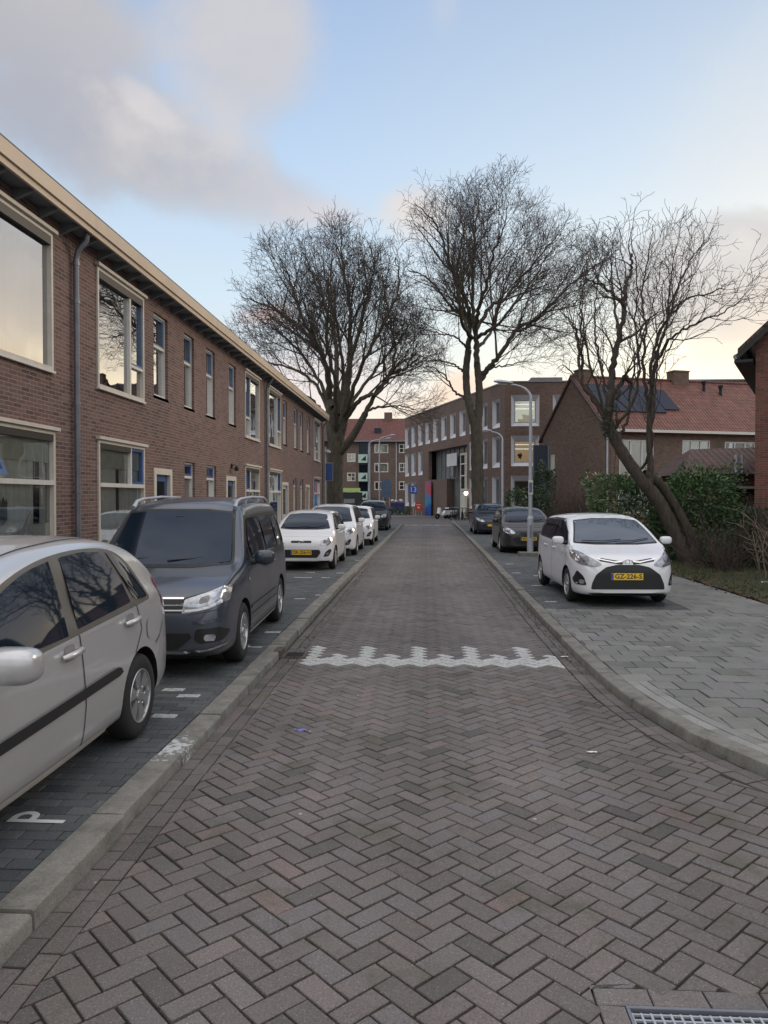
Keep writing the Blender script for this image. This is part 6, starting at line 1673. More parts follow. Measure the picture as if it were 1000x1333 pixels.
# brick row with red tiled roof, gable towards the street
AZ = R(17.6)
Dc = 43.6
hc = at(787, 600, Dc)
h = empty('gable_house', (hc.x, hc.y, .08), AZ, 'long brick house with plain gable, orange tiled roof and solar panels', 'house')
g = lambda u, z, d: (u, d, z)
EV, RG, DP = 5.75, 9.1, 7.8
mb = MB()
wins = [(.95, 3.2, 3.1, 5.15, 3), (5.1, 7.0, 3.15, 5.2, 3), (8.0, 10.2, 3.9, 5.15, 3), (13, 15.2, 3.1, 5.15, 3), (.9, 2.9, .9, 2.5, 2), (5.2, 7.4, .7, 2.6, 2)]
holes_wall(mb, g, 0, 24, 0, EV, [w_[:4] for w_ in wins], .12)
gw = (2.35, 2.9)
# gable end with one small window
def gm(u, z, d): return (d, DP-u, z)
holes_wall(mb, gm, 0, DP, 0, EV, [(1.1, 1.75, 3.0, 4.6)], .12)
mb.add([(0, 0, EV), (0, DP, EV), (0, DP*.5, RG)], [(0, 1, 2)])
mb.add([(0, DP, 0), (24, DP, 0), (24, DP, EV), (0, DP, EV)], [(0, 1, 2, 3)]); mb.add([(24, 0, 0), (24, DP, 0), (24, DP, EV), (24, 0, EV)], [(0, 1, 2, 3)]); mb.add([(24, 0, EV), (24, DP, EV), (24, DP*.5, RG)], [(0, 1, 2)])
mb.build('wall', M['brickC'], h, fix=False)
mb = MB(); k = .35*(RG-EV)/(DP/2)
mb.prism([(-.35, EV-k+.05), (DP/2, RG+.05), (DP/2, RG+.2), (-.35, EV-k+.2)], -.08, 24.1, 'x'); mb.prism([(DP+.35, EV-k+.05), (DP/2, RG+.05), (DP/2, RG+.2), (DP+.35, EV-k+.2)], -.08, 24.1, 'x')
rf = mb.build('roof', M['tileR'], h)
mb = MB(); mb.prism([(-.37, EV-k+.03), (DP/2, RG+.03), (DP/2, RG+.225), (-.37, EV-k+.225)], -.12, .10, 'x'); mb.prism([(DP+.37, EV-k+.03), (DP/2, RG+.03), (DP/2, RG+.225), (DP+.37, EV-k+.225)], -.12, .10, 'x'); mb.build('verge_board', M['tileD'], rf)
mb = MB(); mb.tube([(-.08, DP/2, RG+.2), (24.1, DP/2, RG+.2)], .11, 8); mb.build('ridge', M['tileR'], rf)
mb = MB(); mb.box(-.02, 24.1, -.48, -.36, EV-.2, EV-.05); mb.box(-.02, 24.1, -.36, 0, EV-.18, EV-.16); mb.build('gutter', M['white'], rf)
sl = math.atan2(RG-EV, DP/2)
for x in (1.1, 2.15, 3.2, 4.25, 5.3):
    mb = MB(); cy, cz = DP*.27, EV+(RG-EV)*.54+.27
    Mx = Matrix.Translation((x, cy, cz)) @ Matrix.Rotation(sl, 4, 'X'); mb.obox(Mx, 1.0, 2.9 if x < 4.6 else 2.2, .04)
    mb.build('solar_panel', simple('solar_cell', (.012, .018, .035), .35, 0, var=.2, IOR=1.25) if x < 1.2 else bpy.data.materials['solar_cell'], rf)
for (x, s_) in ((.35, .45), (7.0, .55), (17.0, .5)):
    mb = MB(); mb.box(x, x+s_*2, DP/2-s_*.7, DP/2+s_*.7, RG-1.2, RG+.75 if x > 1 else RG+.55); mb.box(x-.04, x+s_*2+.04, DP/2-s_*.7-.04, DP/2+s_*.7+.04, RG+.75 if x > 1 else RG+.55, RG+.83 if x > 1 else RG+.63); mb.build('chimney', M['brickC'], rf)
for (x, y) in ((8.9, DP*.40), (9.9, DP*.36)):
    z = EV+(RG-EV)*y/(DP/2); mb = MB(); mb.tube([(x, y, z), (x, y, z+.75)], .09, 8); mb.lathe([(.12, z+.6), (.15, z+.68), (.15, z+.8), (.001, z+.84)], 10, 'z', (x, y, 0)); mb.build('roof_vent', M['dark'], rf, smooth=40)
mb = MB(); y, z = DP*.30, EV+(RG-EV)*.60+.22; Mx = Matrix.Translation((16.2, y, z)) @ Matrix.Rotation(sl, 4, 'X'); mb.obox(Mx, .9, 1.2, .08); mb.build('skylight', M['cglass'], rf)
for (a, b, c_, d_, n_) in wins:
    mb = MB(); f_ = .07
    ubox(mb, g, a, a+f_, c_, d_, .03, .12); ubox(mb, g, b-f_, b, c_, d_, .03, .12); ubox(mb, g, a+f_, b-f_, c_, c_+f_, .03, .12); ubox(mb, g, a+f_, b-f_, d_-f_, d_, .03, .12)
    for k in range(1, n_): x = a+(b-a)*k/n_; ubox(mb, g, x-.04, x+.04, c_+f_, d_-f_, .04, .11)
    fr = mb.build('window', M['white'], h)
    mb = MB(); ubox(mb, g, a+f_, b-f_, c_+f_, d_-f_, .085, .09); mb.build('pane', M['glass'], fr)
    mb = MB(); curtain(mb, g, a+f_+(b-a)*.33, a+(b-a)*.62, c_, d_, .2, .03, .16); 
    if mb.v: mb.build('curtain', (simple('pink_curtain', (.22, .12, .13), .9) if 'pink_curtain' not in bpy.data.materials else bpy.data.materials['pink_curtain']), fr)
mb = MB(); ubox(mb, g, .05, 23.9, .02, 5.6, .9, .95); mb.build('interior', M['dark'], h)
mb = MB(); 
for (p, q, r_, s_) in ((1.1, 1.16, 3.0, 4.6), (1.69, 1.75, 3.0, 4.6), (1.16, 1.69, 3.0, 3.06), (1.16, 1.69, 4.54, 4.6)): ubox(mb, gm, p, q, r_, s_, .03, .1)
fr = mb.build('window', M['white'], h); mb = MB(); ubox(mb, gm, 1.16, 1.69, 3.06, 4.54, .07, .075); mb.build('pane', M['blind'], fr)
mb = MB(); mb.tube([(.12, -.09, 0), (.12, -.09, 5.5)], .055, 8); mb.build('downpipe', M['steel'], h)

# lamp posts
def lamp_post(name, label, X, Y, H_, arm, hd, group, top_r=.045, two=False, cat='lamp post'):
    h = empty(name, (X, Y, .08), 0, label, cat, group)
    mb = MB(); mb.tube([(0, 0, 0), (0, 0, 1.15)], .095, 14); mb.tube([(0, 0, 1.15), (0, 0, 1.25)], [.095, .06], 14); mb.tube([(0, 0, 1.25), (0, 0, H_-.45)], [.062, top_r], 12)
    mb.build('pole', M['steel'], h, smooth=50)
    mb = MB(); mb.box(-.03, .03, -.10, -.094, .55, .95); mb.build('service_hatch', M['pipe'], h)
    mb = MB(); pts = [(0, 0, H_-.45)]+[(arm*(1-math.cos(a)), 0, H_-.45+.42*math.sin(a)) for a in [k*math.pi/2/6 for k in range(1, 7)]]; 
    pts[-1] = (arm, 0, H_-.02); mb.tube(pts, [top_r*.9]*4+[.03]*(len(pts)-4), 10); ar = mb.build('arm', M['steel'], h, smooth=50)
    s_ = 1 if arm > 0 else -1
    mb = MB(); 
    sec = [(0, .05, .03), (.10, .10, .055), (.35, .14, .075), (hd*.8, .13, .065), (hd, .06, .03)]
    vs = []; 
    for l, w, t_ in sec:
        for k in range(10): a = 2*math.pi*k/10; vs.append((arm+s_*(l-.06), w*math.cos(a), H_-.0+.02+l*.10+t_*math.sin(a)*(1 if math.sin(a) > 0 else .6)))
    mb.add(vs, [(i*10+k, i*10+(k+1) % 10, (i+1)*10+(k+1) % 10, (i+1)*10+k) for i in range(4) for k in range(10)]+[tuple(range(10)), tuple(40+k for k in range(10))])
    mb.build('lamp_head', M['steel'], h, smooth=60)
    mb = MB(); mb.box(arm+s_*.12-.0 if s_ > 0 else arm-hd*.8, arm+hd*.8 if s_ > 0 else arm-.12, -.09, .09, H_-.025, H_-.015); mb.build('diffuser', M['white'], h)
    return h
lp = lamp_post('street_lamp', 'nearest grey street lamp, standing in front of the black hatchback', 3.24, 23.7, 5.35, -.62, .58, 'street lamps')
mb = MB(); mb.box(-.07, .07, -.075, -.065, 1.9, 2.35); mb.box(-.05, .05, -.082, -.078, 1.96, 2.28, 1); mb.build('notice_plate', [M['white'], M['bluegrey']], lp)
mb = MB(); mb.box(-.35, .35, -.3, .3, -.02, .10); o = mb.build('lamp_base_block', M['kerb'], lp)
lamp_post('street_lamp', 'second street lamp, seen between the fat trunk and the lit windows', 4.05, 40.5, 5.35, -.62, .5, 'street lamps')
lamp_post('street_lamp', 'tall far street lamp whose arm bends right, left one of the pair', -5.55, 74, 7.6, 1.6, .6, 'street lamps', .06)
lamp_post('street_lamp', 'tallest far street lamp in front of the flats, right one of the pair', -4.6, 74, 7.9, 1.0, .6, 'street lamps', .06)
# small things by the end house: post with blue sign and a lamp
h = empty('sign_post', (-5.52, 41.1, .08), 0, 'white pole with blue sign at the corner of the brick terrace', 'sign post')
mb = MB(); mb.tube([(0, 0, 0), (0, 0, 4.6)], .035, 8); mb.build('pole', M['steel'], h)
mb = MB(); mb.box(-.02, .40, -.03, -.01, 2.75, 3.7); mb.build('sign_panel', M['blue'], h)
mb = MB(); mb.box(-.03, .41, -.010, -.006, 2.73, 3.72); mb.build('sign_back', M['white'], h)
mb = MB(); mb.lathe([(.03, 4.45), (.16, 4.36), (.17, 4.28), (.001, 4.27)], 12, 'z', (.12, 0, 0)); mb.build('lamp_head', M['steel'], h)
# ---------------------------------------------------------------- school at the corner
c0 = at(657, 600, 60.0)
S0 = Vector((c0.x, c0.y)); dirn = Vector((-math.sin(AZ), math.cos(AZ)))
h = empty('school_building', (c0.x, c0.y, .03), AZ, 'three-storey brick school with white splayed window frames and two lit rooms', 'school')
LL, HH, FW_ = 28.6, 10.95, 26
sm = lambda u, z, d: (d, u, z)        # street side, u runs away from the camera
fm = lambda u, z, d: (u, d, z)        # front side
mb = MB(); pitch = LL/11
ROW = [(7.5, 9.8), (4.3, 6.8), (.9, 3.55)]
side = []
for k in range(11):
    u = .95+k*pitch
    side.append((u, u+1.55, *ROW[0]))
    if k in (0, 1, 2) or k in (8, 9, 10): side.append((u, u+1.55, *ROW[1]))
    if k in (0, 1, 2) or k in (9, 10): side.append((u, u+1.55, *ROW[2]))
front = [(.5, 2.7, 7.5, 9.95), (3.75, 6.0, 7.5, 9.95), (7.4, 9.7, 7.5, 9.95), (.5, 2.7, 4.35, 6.75), (3.75, 6.0, 4.35, 6.75), (.5, 2.7, .9, 3.6), (11, 13.3, 7.5, 9.95), (15, 17.3, 7.5, 9.95)]
recess = (pitch*3+.6, pitch*7+1.4, 0.0, 6.65)
holes_wall(mb, sm, 0, LL, 0, HH, side+[recess], .35)
# front runs straight along x in the world: undo the rotation inside the wall's own coordinates
ca, sa = math.cos(-AZ), math.sin(-AZ)
def fm(u, z, d): x, y = u, d; return (x*ca-y*sa, x*sa+y*ca, z)
holes_wall(mb, fm, 0, FW_, 0, HH, front, .35)
mb.add([fm(0, HH, 0), fm(FW_, HH, 0), fm(FW_, HH, 30), sm(LL, HH, 0)], [(0, 1, 2, 3)])
mb.add([sm(LL, 0, 0), sm(LL, 0, 12), sm(LL, HH, 12), sm(LL, HH, 0)], [(0, 1, 2, 3)])
mb.add([fm(FW_, 0, 0), fm(FW_, 0, 20), fm(FW_, HH, 20), fm(FW_, HH, 0)], [(0, 1, 2, 3)])
mb.build('wall', M['brickB'], h, fix=False)
mb = MB(); ubox(mb, sm, -.05, LL+.05, HH+.002, HH+.10, -.06, .30); ubox(mb, fm, .3, FW_, HH+.004, HH+.104, -.06, .30); rf = mb.build('roof_edge', M['pipe'], h)
mb = MB(); ubox(mb, fm, 2.6, 5.2, HH, HH+1.0, 4, 7); mb.build('roof_plant', M['soffit'], rf)
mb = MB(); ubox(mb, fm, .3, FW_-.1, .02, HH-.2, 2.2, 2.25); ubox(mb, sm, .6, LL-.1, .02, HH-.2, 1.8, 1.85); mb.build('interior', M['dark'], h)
M['lit'] = glow('lit_room', (.78, .70, .50), .40); M['lit2'] = glow('lit_room_amber', (.80, .55, .30), .34)
def splay(mp, a, b, c_, d_, lit=None, left=1):
    "white surround splaying in to a smaller window"
    iu0, iu1, iz0, iz1 = (a+.30, b-.25, c_+.30, d_-.40) if lit is not None or (b-a) > 2 else (a+.55, b-.15, c_+.42, d_-.18)
    D_ = .30; mb = MB(); O = [(a, c_), (b, c_), (b, d_), (a, d_)]; I = [(iu0, iz0), (iu1, iz0), (iu1, iz1), (iu0, iz1)]
    for k in range(4):
        k2 = (k+1) % 4; mb.add([mp(*O[k], -.01), mp(*O[k2], -.01), mp(*I[k2], D_), mp(*I[k], D_)], [(0, 1, 2, 3)])
    for k in range(4):
        k2 = (k+1) % 4; mb.add([mp(*O[k], -.01), mp(*O[k2], -.01), mp(*O[k2], .1), mp(*O[k], .1)], [(0, 1, 2, 3)])
    fr = mb.build('window', M['splay'], h, fix=False)
    mb = MB(); ubox(mb, mp, iu0, iu1, iz0, iz1, D_+.02, D_+.03); 
    mb.build('pane', M['glass'], fr)
    mb = MB(); m_ = (iu0+iu1)/2; ubox(mb, mp, iu0, iu1, iz0, iz0+.05, D_-.01, D_+.05); ubox(mb, mp, iu0, iu1, iz1-.05, iz1, D_-.01, D_+.05); ubox(mb, mp, iu0, iu0+.05, iz0+.05, iz1-.05, D_-.01, D_+.05); ubox(mb, mp, iu1-.05, iu1, iz0+.05, iz1-.05, D_-.01, D_+.05)
    mb.build('glazing_bar', M['pipe'], fr)
    if lit:
        mb = MB(); ubox(mb, mp, iu0-.1, iu1+.1, iz0-.1, iz1+.1, D_+.7, D_+.72); mb.build('lit_room', M[lit], fr)
        mb = MB()
        for z in (iz1-.25, iz1-.6): ubox(mb, mp, iu0+.1, iu1-.1, z-.03, z+.03, D_+.45, D_+.5)
        mb.build('ceiling_light', glow('tube_light', (1, .97, .85), .9) if 'tube_light' not in bpy.data.materials else bpy.data.materials['tube_light'], fr)
        if lit == 'lit2':
            mb = MB(); r_ = random.Random(2)
            leaves(mb, 160, lambda: ((0, 0, 0), (0, 0, 1)), .2)
            mb.v = [tuple(Vector(v)*1.2+Vector(mp(iu0+.5+r_.random()*0, iz0+.5, D_+.35))) for v in mb.v]; mb.build('pot_plant', M['ivy'], fr, attr=True, fix=False, uv=False)
    return fr
M['splay'] = simple('white_splay', (.55, .56, .60), .5, var=.12, scale=.6)
for s_ in side: splay(sm, *s_)
for i, s_ in enumerate(front): splay(fm, *s_, lit='lit' if i == 0 else ('lit2' if i == 3 else None))
# recessed entrance: angled brick nib, glazed stair, dark screen
u0, u1 = recess[0], recess[1]
mb = MB(); ubox(mb, sm, u0, u1, 0, 6.65, .85, .9); eb = mb.build('entrance_back', simple('entrance_glass', (.17, .19, .19), .15, var=.3, scale=.7), h)
mb = MB()
for k in range(9): u = u0+.3+k*(u1-u0-.6)/8; ubox(mb, sm, u-.05, u+.05, 0, 6.6, .78, .84)
mb.build('mullion', M['pipe'], eb)
mb = MB(); ubox(mb, sm, u0, u1, 6.652, 6.70, .3, 3.0); mb.build('entrance_ceiling', M['soffit'], h)
mb = MB(); P = [(u0+5.4, -.02), (u0+5.6, .76), (u1, .76), (u1, -.02)]
mb.prism([(q[1], q[0]) for q in P], 0, 3.7, 'z'); mb.build('entrance_nib', M['brickB'], h)
mb = MB(); ubox(mb, sm, u0+.5, u0+2.9, 0, 6.0, .5, .56); sp_ = mb.build('glazed_screen', M['blind'], h)
mb = MB(); 
for u in (u0+.5, u0+1.7, u0+2.9): ubox(mb, sm, u-.05, u+.05, 0, 6.0, .44, .49)
for z in (1.0, 2.6, 3.9, 5.0, 5.9): ubox(mb, sm, u0+.55, u0+1.65, z-.05, z+.05, .44, .49); ubox(mb, sm, u0+1.75, u0+2.85, z-.05, z+.05, .44, .49)
mb.build('screen_frame', M['white'], sp_)
mb = MB(); ubox(mb, sm, u0+1.8, u0+2.8, 2.7, 5.8, .5-.01, .499); mb.build('stair_glass', M['cglass'], sp_)
mb = MB(); ubox(mb, sm, u0+3.4, u0+6.2, 4.9, 6.1, .25, .30); mb.build('name_board', M['splay'], h)
mb = MB(); ubox(mb, sm, u0+4.2, u0+5.0, 3.9, 4.8, .2, .5); mb.build('canopy', M['pipe'], h)
# entrance light, lit at dusk
mb = MB(); p = sm(u0-.25, 2.25, -.18)
n, m_ = 8, 12; mb.lathe([(.17*math.sin(math.pi*i/n), p[2]-.17*math.cos(math.pi*i/n)) for i in range(n+1)], m_, 'z', (p[0], p[1], 0))
mb.build('entrance_lamp', glow('bulb', (1, .93, .72), 6), h, smooth=180)
# coloured mural panels at the entrance corner
mu = [('mural_red', (.50, .05, .08), 0, 1.6, .9, 3.4), ('mural_blue', (.02, .07, .30), .0, 1.6, 0, 1.5), ('mural_teal', (.03, .20, .32), .8, 1.6, 1.5, 3.4)]
mh = empty('mural_panel', (0, 0, 0), AZ, 'bright red and blue mural panel beside the school entrance', 'mural')
pm = Matrix.Translation((c0.x, c0.y, .03)) @ Matrix.Rotation(AZ, 4, 'Z') @ Vector(sm(recess[1]-1.6, 0, -.25)); mh.location = pm
def murmat():
    m = bpy.data.materials.new('mural'); t = nt(m); c = coord(t); n = noise(t, c, 1.6, 2, .4, .5)
    z = t.nodes.new('ShaderNodeSeparateXYZ'); t.links.new(c, z.inputs[0]); k = math_(t, 'ADD', math_(t, 'MULTIPLY', z.outputs[2], .22), math_(t, 'MULTIPLY', n, .35))
    col = ramp(t, k, [(0, (.02, .06, .30)), (.30, (.02, .09, .42)), (.42, (.03, .22, .36)), (.55, (.06, .16, .40)), (.66, (.40, .06, .09)), (.80, (.34, .07, .13)), (.9, (.22, .07, .18))], 'CONSTANT')
    out(t, princ(t, col, .5)); return m
mb = MB(); mb.box(-.03, .03, 0, 2.0, 0, 3.6); mb.build('panel', murmat(), mh)
# ---------------------------------------------------------------- flats closing the street
h = empty('flats', (-30, 112, .03), 0, 'four-storey brick flats with red tiled roof closing the end of the street', 'apartment block')
g = lambda u, z, d: (u, d, z)
mb = MB(); hl = []
def fx(px, z=0): return at(px, 600, 112).x+30
def fz(py): return at(500, py, 112).z
ztop = fz(573)
def W4(a, b, c_, d_): hl.append((fx(a), fx(b), fz(d_), fz(c_)))
fl_ = [(578.5, 590), (603, 615), (627, 638)]
for c_, d_ in fl_:
    W4(487.5, 505.5, c_, d_); W4(519.5, 532, c_, d_); W4(396, 414, c_, d_); W4(545, 560, c_, d_); W4(370, 386, c_, d_)
for c_, d_ in ((590.5, 601.5), (615.5, 626.5), (641, 651)): W4(452, 463, c_, d_); W4(425, 436, c_, d_)
bal = [(fx(467.5), fx(478.5), fz(602), fz(575)), (fx(467.5), fx(478.5), fz(626), fz(603)), (fx(467.5), fx(478.5), fz(650), fz(628))]
holes_wall(mb, g, 0, 62, 0, ztop, hl+bal, .25)
mb.add([(0, 0, 0), (0, 10, 0), (0, 10, ztop), (0, 0, ztop)], [(0, 1, 2, 3)]); mb.add([(62, 0, 0), (62, 10, 0), (62, 10, ztop), (62, 0, ztop)], [(0, 1, 2, 3)])
mb.build('wall', M['brickB'], h, fix=False)
mb = MB(); mb.prism([(-.5, ztop-.1), (5, ztop+3.7), (10.5, ztop-.1)], -.4, 62.4, 'x'); rf = mb.build('roof', M['tileR2'] if 'tileR2' in M else tiles('brown_red_tile', (.16, .055, .042), (.13, .045, .04)), h)
mb = MB(); mb.box(-.4, 62.4, -.65, -.5, ztop-.3, ztop-.08); mb.build('gutter', M['pipe'], rf)
for x in (12.0, 23.5, 40.5): mb = MB(); mb.box(x, x+1.2, 4.4, 5.6, ztop+2, ztop+4.6); mb.build('chimney', M['brickB'], rf)
for x in (15.5, 22.2): mb = MB(); mb.box(x, x+1, 1.2, 2.6, ztop+.9, ztop+1.9); mb.build('skylight', M['cglass'], rf)
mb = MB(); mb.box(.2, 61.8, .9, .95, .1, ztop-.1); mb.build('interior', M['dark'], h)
for (a, b, c_, d_) in hl:
    mb = MB(); f_ = .12; ubox(mb, g, a, a+f_, c_, d_, -.02, .2); ubox(mb, g, b-f_, b, c_, d_, -.02, .2); ubox(mb, g, a+f_, b-f_, c_, c_+f_, -.02, .2); ubox(mb, g, a+f_, b-f_, d_-f_, d_, -.02, .2)
    x = a+(b-a)*.3 if b-a > 1.6 else (a+b)/2; ubox(mb, g, x-.05, x+.05, c_+f_, d_-f_, 0, .18)
    if b-a < 1.5: ubox(mb, g, a+f_, x-.05, (c_+d_)/2-.04, (c_+d_)/2+.04, 0, .18); ubox(mb, g, x+.05, b-f_, (c_+d_)/2-.04, (c_+d_)/2+.04, 0, .18)
    fr = mb.build('window', M['white'], h); mb = MB(); ubox(mb, g, a+f_, b-f_, c_+f_, d_-f_, .12, .125); mb.build('pane', M['glass'], fr)
    mb = MB(); curtain(mb, g, x+.1, b-f_, c_, d_, .4, .03, .3); mb.build('curtain', M['curtain'], fr)
for (a, b, c_, d_) in bal:
    mb = MB(); ubox(mb, g, a-.05, b+.05, c_-.1, c_+.02, -.8, .2); ubox(mb, g, a-.05, b+.05, c_+.02, c_+1.15, -.8, -.72); ubox(mb, g, a-.05, a+.03, c_+.02, c_+1.15, -.718, .0); ubox(mb, g, b-.03, b+.05, c_+.02, c_+1.15, -.718, 0)
    bb = mb.build('balcony', simple('mint_panel', (.42, .54, .50), .5) if 'mint_panel' not in bpy.data.materials else bpy.data.materials['mint_panel'], h)
    mb = MB(); mb.prism([(a+.35, c_+.25), (b-.2, c_+.95), (b-.15, c_+.2)], -.815, -.802, 'y'); mb.build('panel_motif', M['dark'], bb)
    mb = MB(); ubox(mb, g, a, b, c_+.02, d_, .3, .33); mb.build('balcony_door', M['cglass'], h)
for px in (480, 521-5): mb = MB(); x = fx(px); mb.tube([(x, -.1, 0), (x, -.1, ztop-.2)], .08, 8); mb.build('downpipe', M['steel'], h)
# kiosk with lime fascia and a black cabin
h = empty('kiosk', (at(458, 650, 104).x, 104, .03), 0, 'small dark kiosk with a lime green fascia in front of the flats', 'kiosk')
mb = MB(); mb.box(-1.3, 1.3, 0, 2.2, 0, 2.6); mb.build('cabin', M['plastic'], h); mb = MB(); mb.box(-1.2, 1.2, -.06, -.01, 2.65, 3.2); mb.build('fascia', simple('lime', (.35, .50, .16), .5), h)
mb = MB(); mb.box(-1.1, .4, -.05, -.01, 1.1, 1.7); mb.build('shutter', M['pipe'], h)
# blue bins with white bags on top, verge hedge
def low_hedge(cx, cy, rx, ry, rz, lab, seedv): return shrub('clipped_hedge', lab, 'hedge', (cx, cy, rz), (rx, ry, rz), 1500, .16, M['grass'], seedv, stems=4)
hx = at(514, 660, 80)
low_hedge(hx.x, 80, 1.7, .9, .42, 'low grassy hedge in front of the blue containers', 41)
low_hedge(at(490, 660, 84).x, 84, 1.4, .8, .9, 'dark low hedge behind the dark crossover at the corner', 42)
M['binblue'] = simple('bin_blue', (.02, .03, .16), .5)
for i, (px, lb) in enumerate(((513.5, 'dark blue container heaped with white bags, left of the pair'), (522.5, 'dark blue container heaped with white bags, right of the pair'))):
    q = at(px, 650, 86); b_ = empty('waste_container', (q.x, 86, .03), 0, lb, 'waste container', 'blue waste containers')
    mb = MB(); mb.prism([(-.34, 0.12), (.34, 0.12), (.40, 1.25), (-.40, 1.25)], -.4, .4, 'y'); mb.build('bin_body', M['binblue'], b_)
    for k in (-.25, .25): mb = MB(); mb.lathe([(.001, -.04), (.09, -.04), (.09, .04), (.001, .04)], 10, 'y', (k, -.3, .1)); mb.build('caster', M['rubber'], b_)
    for j in range(4):
        mb = MB(); r_ = random.Random(i*10+j); vs = []; n, m_ = 8, 10; cx, cy, cz, rr = r_.uniform(-.3, .3), r_.uniform(-.25, .2), 1.42+r_.uniform(-.05, .15), r_.uniform(.18, .26)
        for a in range(n+1):
            for b in range(m_): k = rr*(1+r_.uniform(-.15, .15)); t_, p_ = math.pi*a/n, 2*math.pi*b/m_; vs.append((cx+k*math.sin(t_)*math.cos(p_), cy+k*math.sin(t_)*math.sin(p_), cz+k*.75*math.cos(t_)))
        mb.add(vs, [(a*m_+b, a*m_+(b+1) % m_, (a+1)*m_+(b+1) % m_, (a+1)*m_+b) for a in range(n) for b in range(m_)])
        o = mb.build('rubbish_bag', simple('bag_white', (.55, .55, .62), .5) if 'bag_white' not in bpy.data.materials else bpy.data.materials['bag_white'], smooth=180); o.location = b_.location
        if j > 2: bpy.data.objects.remove(o); continue
        props(o, ['pale rubbish bag on the left blue container', 'pale rubbish bag on the right blue container'][i], 'bag', ['bags on the left blue container', 'bags on the right blue container'][i])
# parking zone sign
def sign(X, Y, z0, w_, hh, txt, lab, tilt=0):
    s_ = empty('parking_sign', (X, Y, .03), tilt, lab, 'sign'); mb = MB(); mb.tube([(0, 0, 0), (0, 0, z0+hh)], .04, 8); mb.build('pole', M['steel'], s_)
    mb = MB(); mb.box(-w_/2, w_/2, -.07, -.045, z0, z0+hh); p = mb.build('sign_panel', simple('sign_blue', (.02, .09, .42), .4), s_)
    cu = bpy.data.curves.new('t', 'FONT'); cu.body = txt; cu.size = hh*.9; cu.align_x = 'CENTER'; cu.align_y = 'CENTER'; cu.offset = .01
    to = bpy.data.objects.new('t', cu); C.objects.link(to); dg = bpy.context.evaluated_depsgraph_get(); dg.update(); me = bpy.data.meshes.new_from_object(to.evaluated_get(dg)); bpy.data.objects.remove(to)
    for v in me.vertices: v.co = (v.co.x, -.073, z0+hh/2+v.co.y)
    me.materials.clear(); me.materials.append(M['white']); lo = bpy.data.objects.new('sign_lettering', me); C.objects.link(lo); lo.parent = p
    return s_
q = at(538, 638, 79); sign(q.x, 79, q.z-.42, .85, .85, '13', 'square blue sign with white 13 in front of the school windows')
# grey-blue information board by the crossing
b_ = empty('information_board', (at(503, 650, 70).x, 70, .03), 0, 'tall grey-blue street board seen between far lamp and bins', 'sign')
mb = MB(); mb.tube([(-.3, 0, 0), (-.3, 0, 3.1)], .04, 8); mb.tube([(.3, 0, 0), (.3, 0, 3.1)], .04, 8); mb.build('pole', M['steel'], b_)
mb = MB(); mb.box(-.45, .45, -.05, .05, 1.9, 3.6); mb.build('board', M['bluegrey'], b_)
# red letter box
lb_ = empty('letter_box', (at(545, 660, 78).x, 78, .03), 0, 'red letter box on thin legs at the crossing', 'letter box')
mb = MB(); mb.prism([(-.38, .55), (.38, .55), (.38, 1.25), (.30, 1.38), (-.30, 1.38), (-.38, 1.25)], -.25, .25, 'y'); mb.build('box', simple('post_red', (.55, .05, .03), .4), lb_)
for k in (-.3, .3): mb = MB(); mb.tube([(k, -.18, 0), (k, -.18, .55)], .03, 6); mb.build('leg', M['steel'], lb_)
mb = MB(); mb.box(-.25, .25, -.262, -.25, 1.1, 1.17); mb.box(-.12, .12, -.262, -.25, .75, .95); mb.build('slot', M['white'], lb_)
bo = empty('bollard', (at(563.5, 662, 80).x, 80, .03), 0, 'dark round bollard in front of the angled entrance wall', 'bollard'); mb = MB(); mb.tube([(0, 0, 0), (0, 0, 1.4), (0, 0, 1.5)], [.14, .14, .05], 12); mb.build('post', M['plastic'], bo)
# scooters and bicycles along the school
def bicycle(col):
    b = empty('bicycle', (0, 0, 0), 0, None, 'bicycle', 'bicycles parked along the school')
    for x in (-.52, .52):
        mb = MB(); mb.tube([(x+.33*math.cos(2*math.pi*i/20), 0, .34+.33*math.sin(2*math.pi*i/20)) for i in range(21)], .022, 6, cap=False)
        for i in range(8): a = math.pi*i/8; mb.tube([(x-.32*math.cos(a), 0, .34-.32*math.sin(a)), (x+.32*math.cos(a), 0, .34+.32*math.sin(a))], .004, 3)
        mb.build('wheel', M['rubber'], b)
    mb = MB()
    for p, q in (((-.52, 0, .34), (-.08, 0, .30)), ((-.08, 0, .30), (-.20, 0, .85)), ((-.08, 0, .30), (.36, 0, .80)), ((-.52, 0, .34), (-.18, 0, .78)), ((-.18, 0, .78), (.34, 0, .86)), ((.52, 0, .34), (.34, 0, 1.0))): mb.tube([p, q], .018, 6)
    mb.build('frame', col, b)
    mb = MB(); mb.box(-.34, -.08, -.07, .07, .90, .96); mb.build('saddle', M['plastic'], b)
    mb = MB(); mb.tube([(.18, -.28, 1.06), (.32, -.2, 1.05), (.34, 0, 1.03), (.32, .2, 1.05), (.18, .28, 1.06)], .014, 6); mb.build('handlebar', M['steel'], b)
    return b
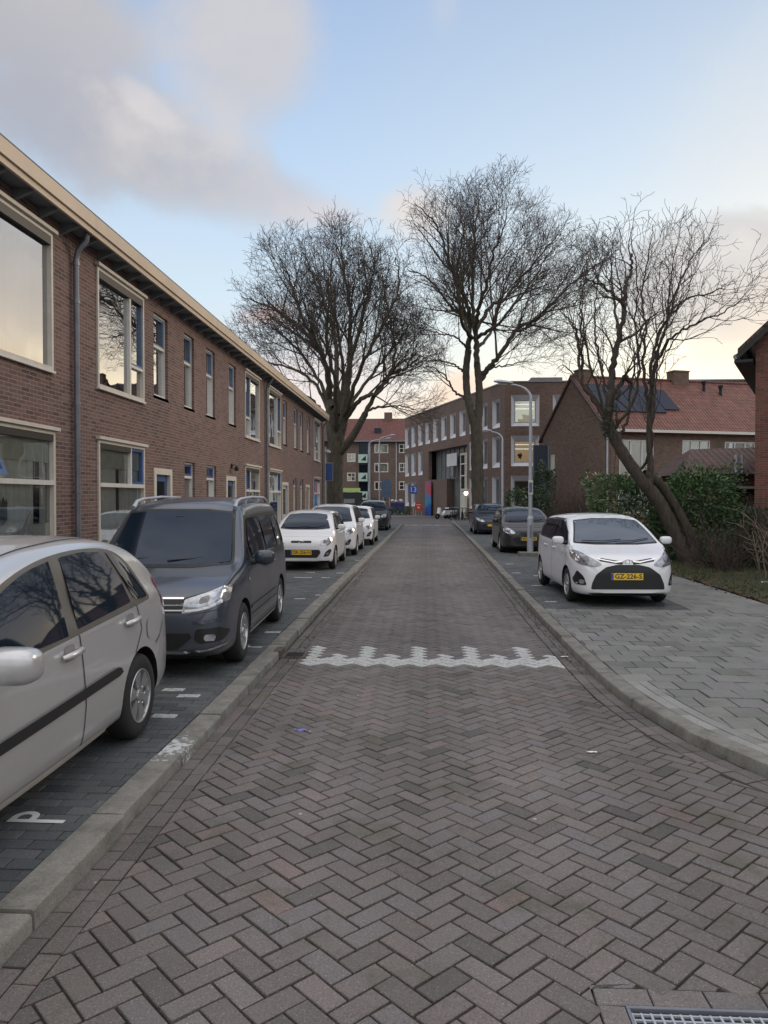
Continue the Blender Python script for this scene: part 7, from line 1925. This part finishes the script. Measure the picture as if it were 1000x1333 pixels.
def scooter():
    b = empty('scooter', (0, 0, 0), 0, None, 'scooter', 'scooters parked by the entrance')
    for x in (-.6, .62): mb = MB(); mb.lathe([(.10, -.06), (.22, -.06), (.25, 0), (.22, .06), (.10, .06)], 18, 'y', (x, 0, .25)); mb.build('wheel', M['rubber'], b)
    mb = MB(); mb.prism([(-.85, .40), (-.15, .35), (.25, .22), (.30, .30), (-.05, .55), (-.15, .75), (-.8, .78)], -.16, .16, 'y'); mb.build('body', M['p_white'], b)
    mb = MB(); mb.prism([(.28, .25), (.55, .45), (.45, 1.0), (.38, 1.0), (.22, .35)], -.2, .2, 'y'); mb.build('leg_shield', M['p_white'], b)
    mb = MB(); mb.prism([(-.75, .78), (-.15, .76), (-.12, .86), (-.75, .90)], -.13, .13, 'y'); mb.build('seat', M['plastic'], b)
    mb = MB(); mb.tube([(.36, -.3, 1.08), (.42, 0, 1.02), (.36, .3, 1.08)], .02, 6); mb.build('handlebar', M['plastic'], b)
    return b
sc = scooter(); sc.location = (at(577, 660, 66).x, 66.0, .03); sc.rotation_euler = (0, 0, R(215)); sc['label'] = 'white scooter leading the row by the school entrance'
s2 = copy_tree(sc); s2.location = (at(586, 660, 67).x, 67.0, .03); s2.rotation_euler = (0, 0, R(230)); s2['label'] = 'second scooter parked between the white scooter and the bicycles'
b0 = bicycle(M['plastic']); labs = ['leftmost black bicycle, just right of the scooters', 'second bicycle from the scooters by the school wall', 'third bicycle from the scooters by the school wall', 'bicycle nearest the fat trunk, left of it', 'bicycle half hidden by the dark blue car']
for i, px in enumerate((590, 596, 602, 608, 614)):
    b = b0 if i == 0 else copy_tree(b0); b.location = (at(px, 660, 63).x, 63.0+.1*(i % 2), .03); b.rotation_euler = (0, 0, R(70+6*(i % 3))); b['label'] = labs[i]
# a low house behind the terrace's far end and roofs behind
h = empty('corner_house', (-16, 58, .03), 0, 'brick house glimpsed behind the big tree past the terrace', 'house')
mb = MB(); mb.box(0, 8.6, 0, 8, 0, 6.2); mb.build('wall', M['brickB'], h); mb = MB(); mb.prism([(-.4, 6.2), (4, 9.0), (8.4, 6.2)], -.3, 8.9, 'x'); mb.build('roof', M['tileD'], h)
for z in (1.2, 3.8):
    for x in (1.5, 5.4): mb = MB(); mb.box(x, x+1.6, -.03, .02, z, z+1.5); w_ = mb.build('window', M['white'], h); mb = MB(); mb.box(x+.1, x+1.5, -.04, -.032, z+.1, z+1.4); mb.build('pane', M['cglass'], w_)
# canopy sail at right of school seen through the trees: blue site hoarding beside the gable
h = empty('hoarding', (at(694, 600, 47).x, 47, .03), 0, 'dark blue screen standing between the school front and the brick gable', 'screen')
mb = MB(); mb.box(0, .95, 0, .1, 0, 5.1); mb.build('panel', simple('navy_panel', (.010, .02, .032), .6), h); mb = MB(); mb.box(0, .05, -.03, -.002, 0, 5.1); mb.box(.9, .95, -.03, -.002, 0, 5.1); mb.build('frame', M['bluegrey'], h)
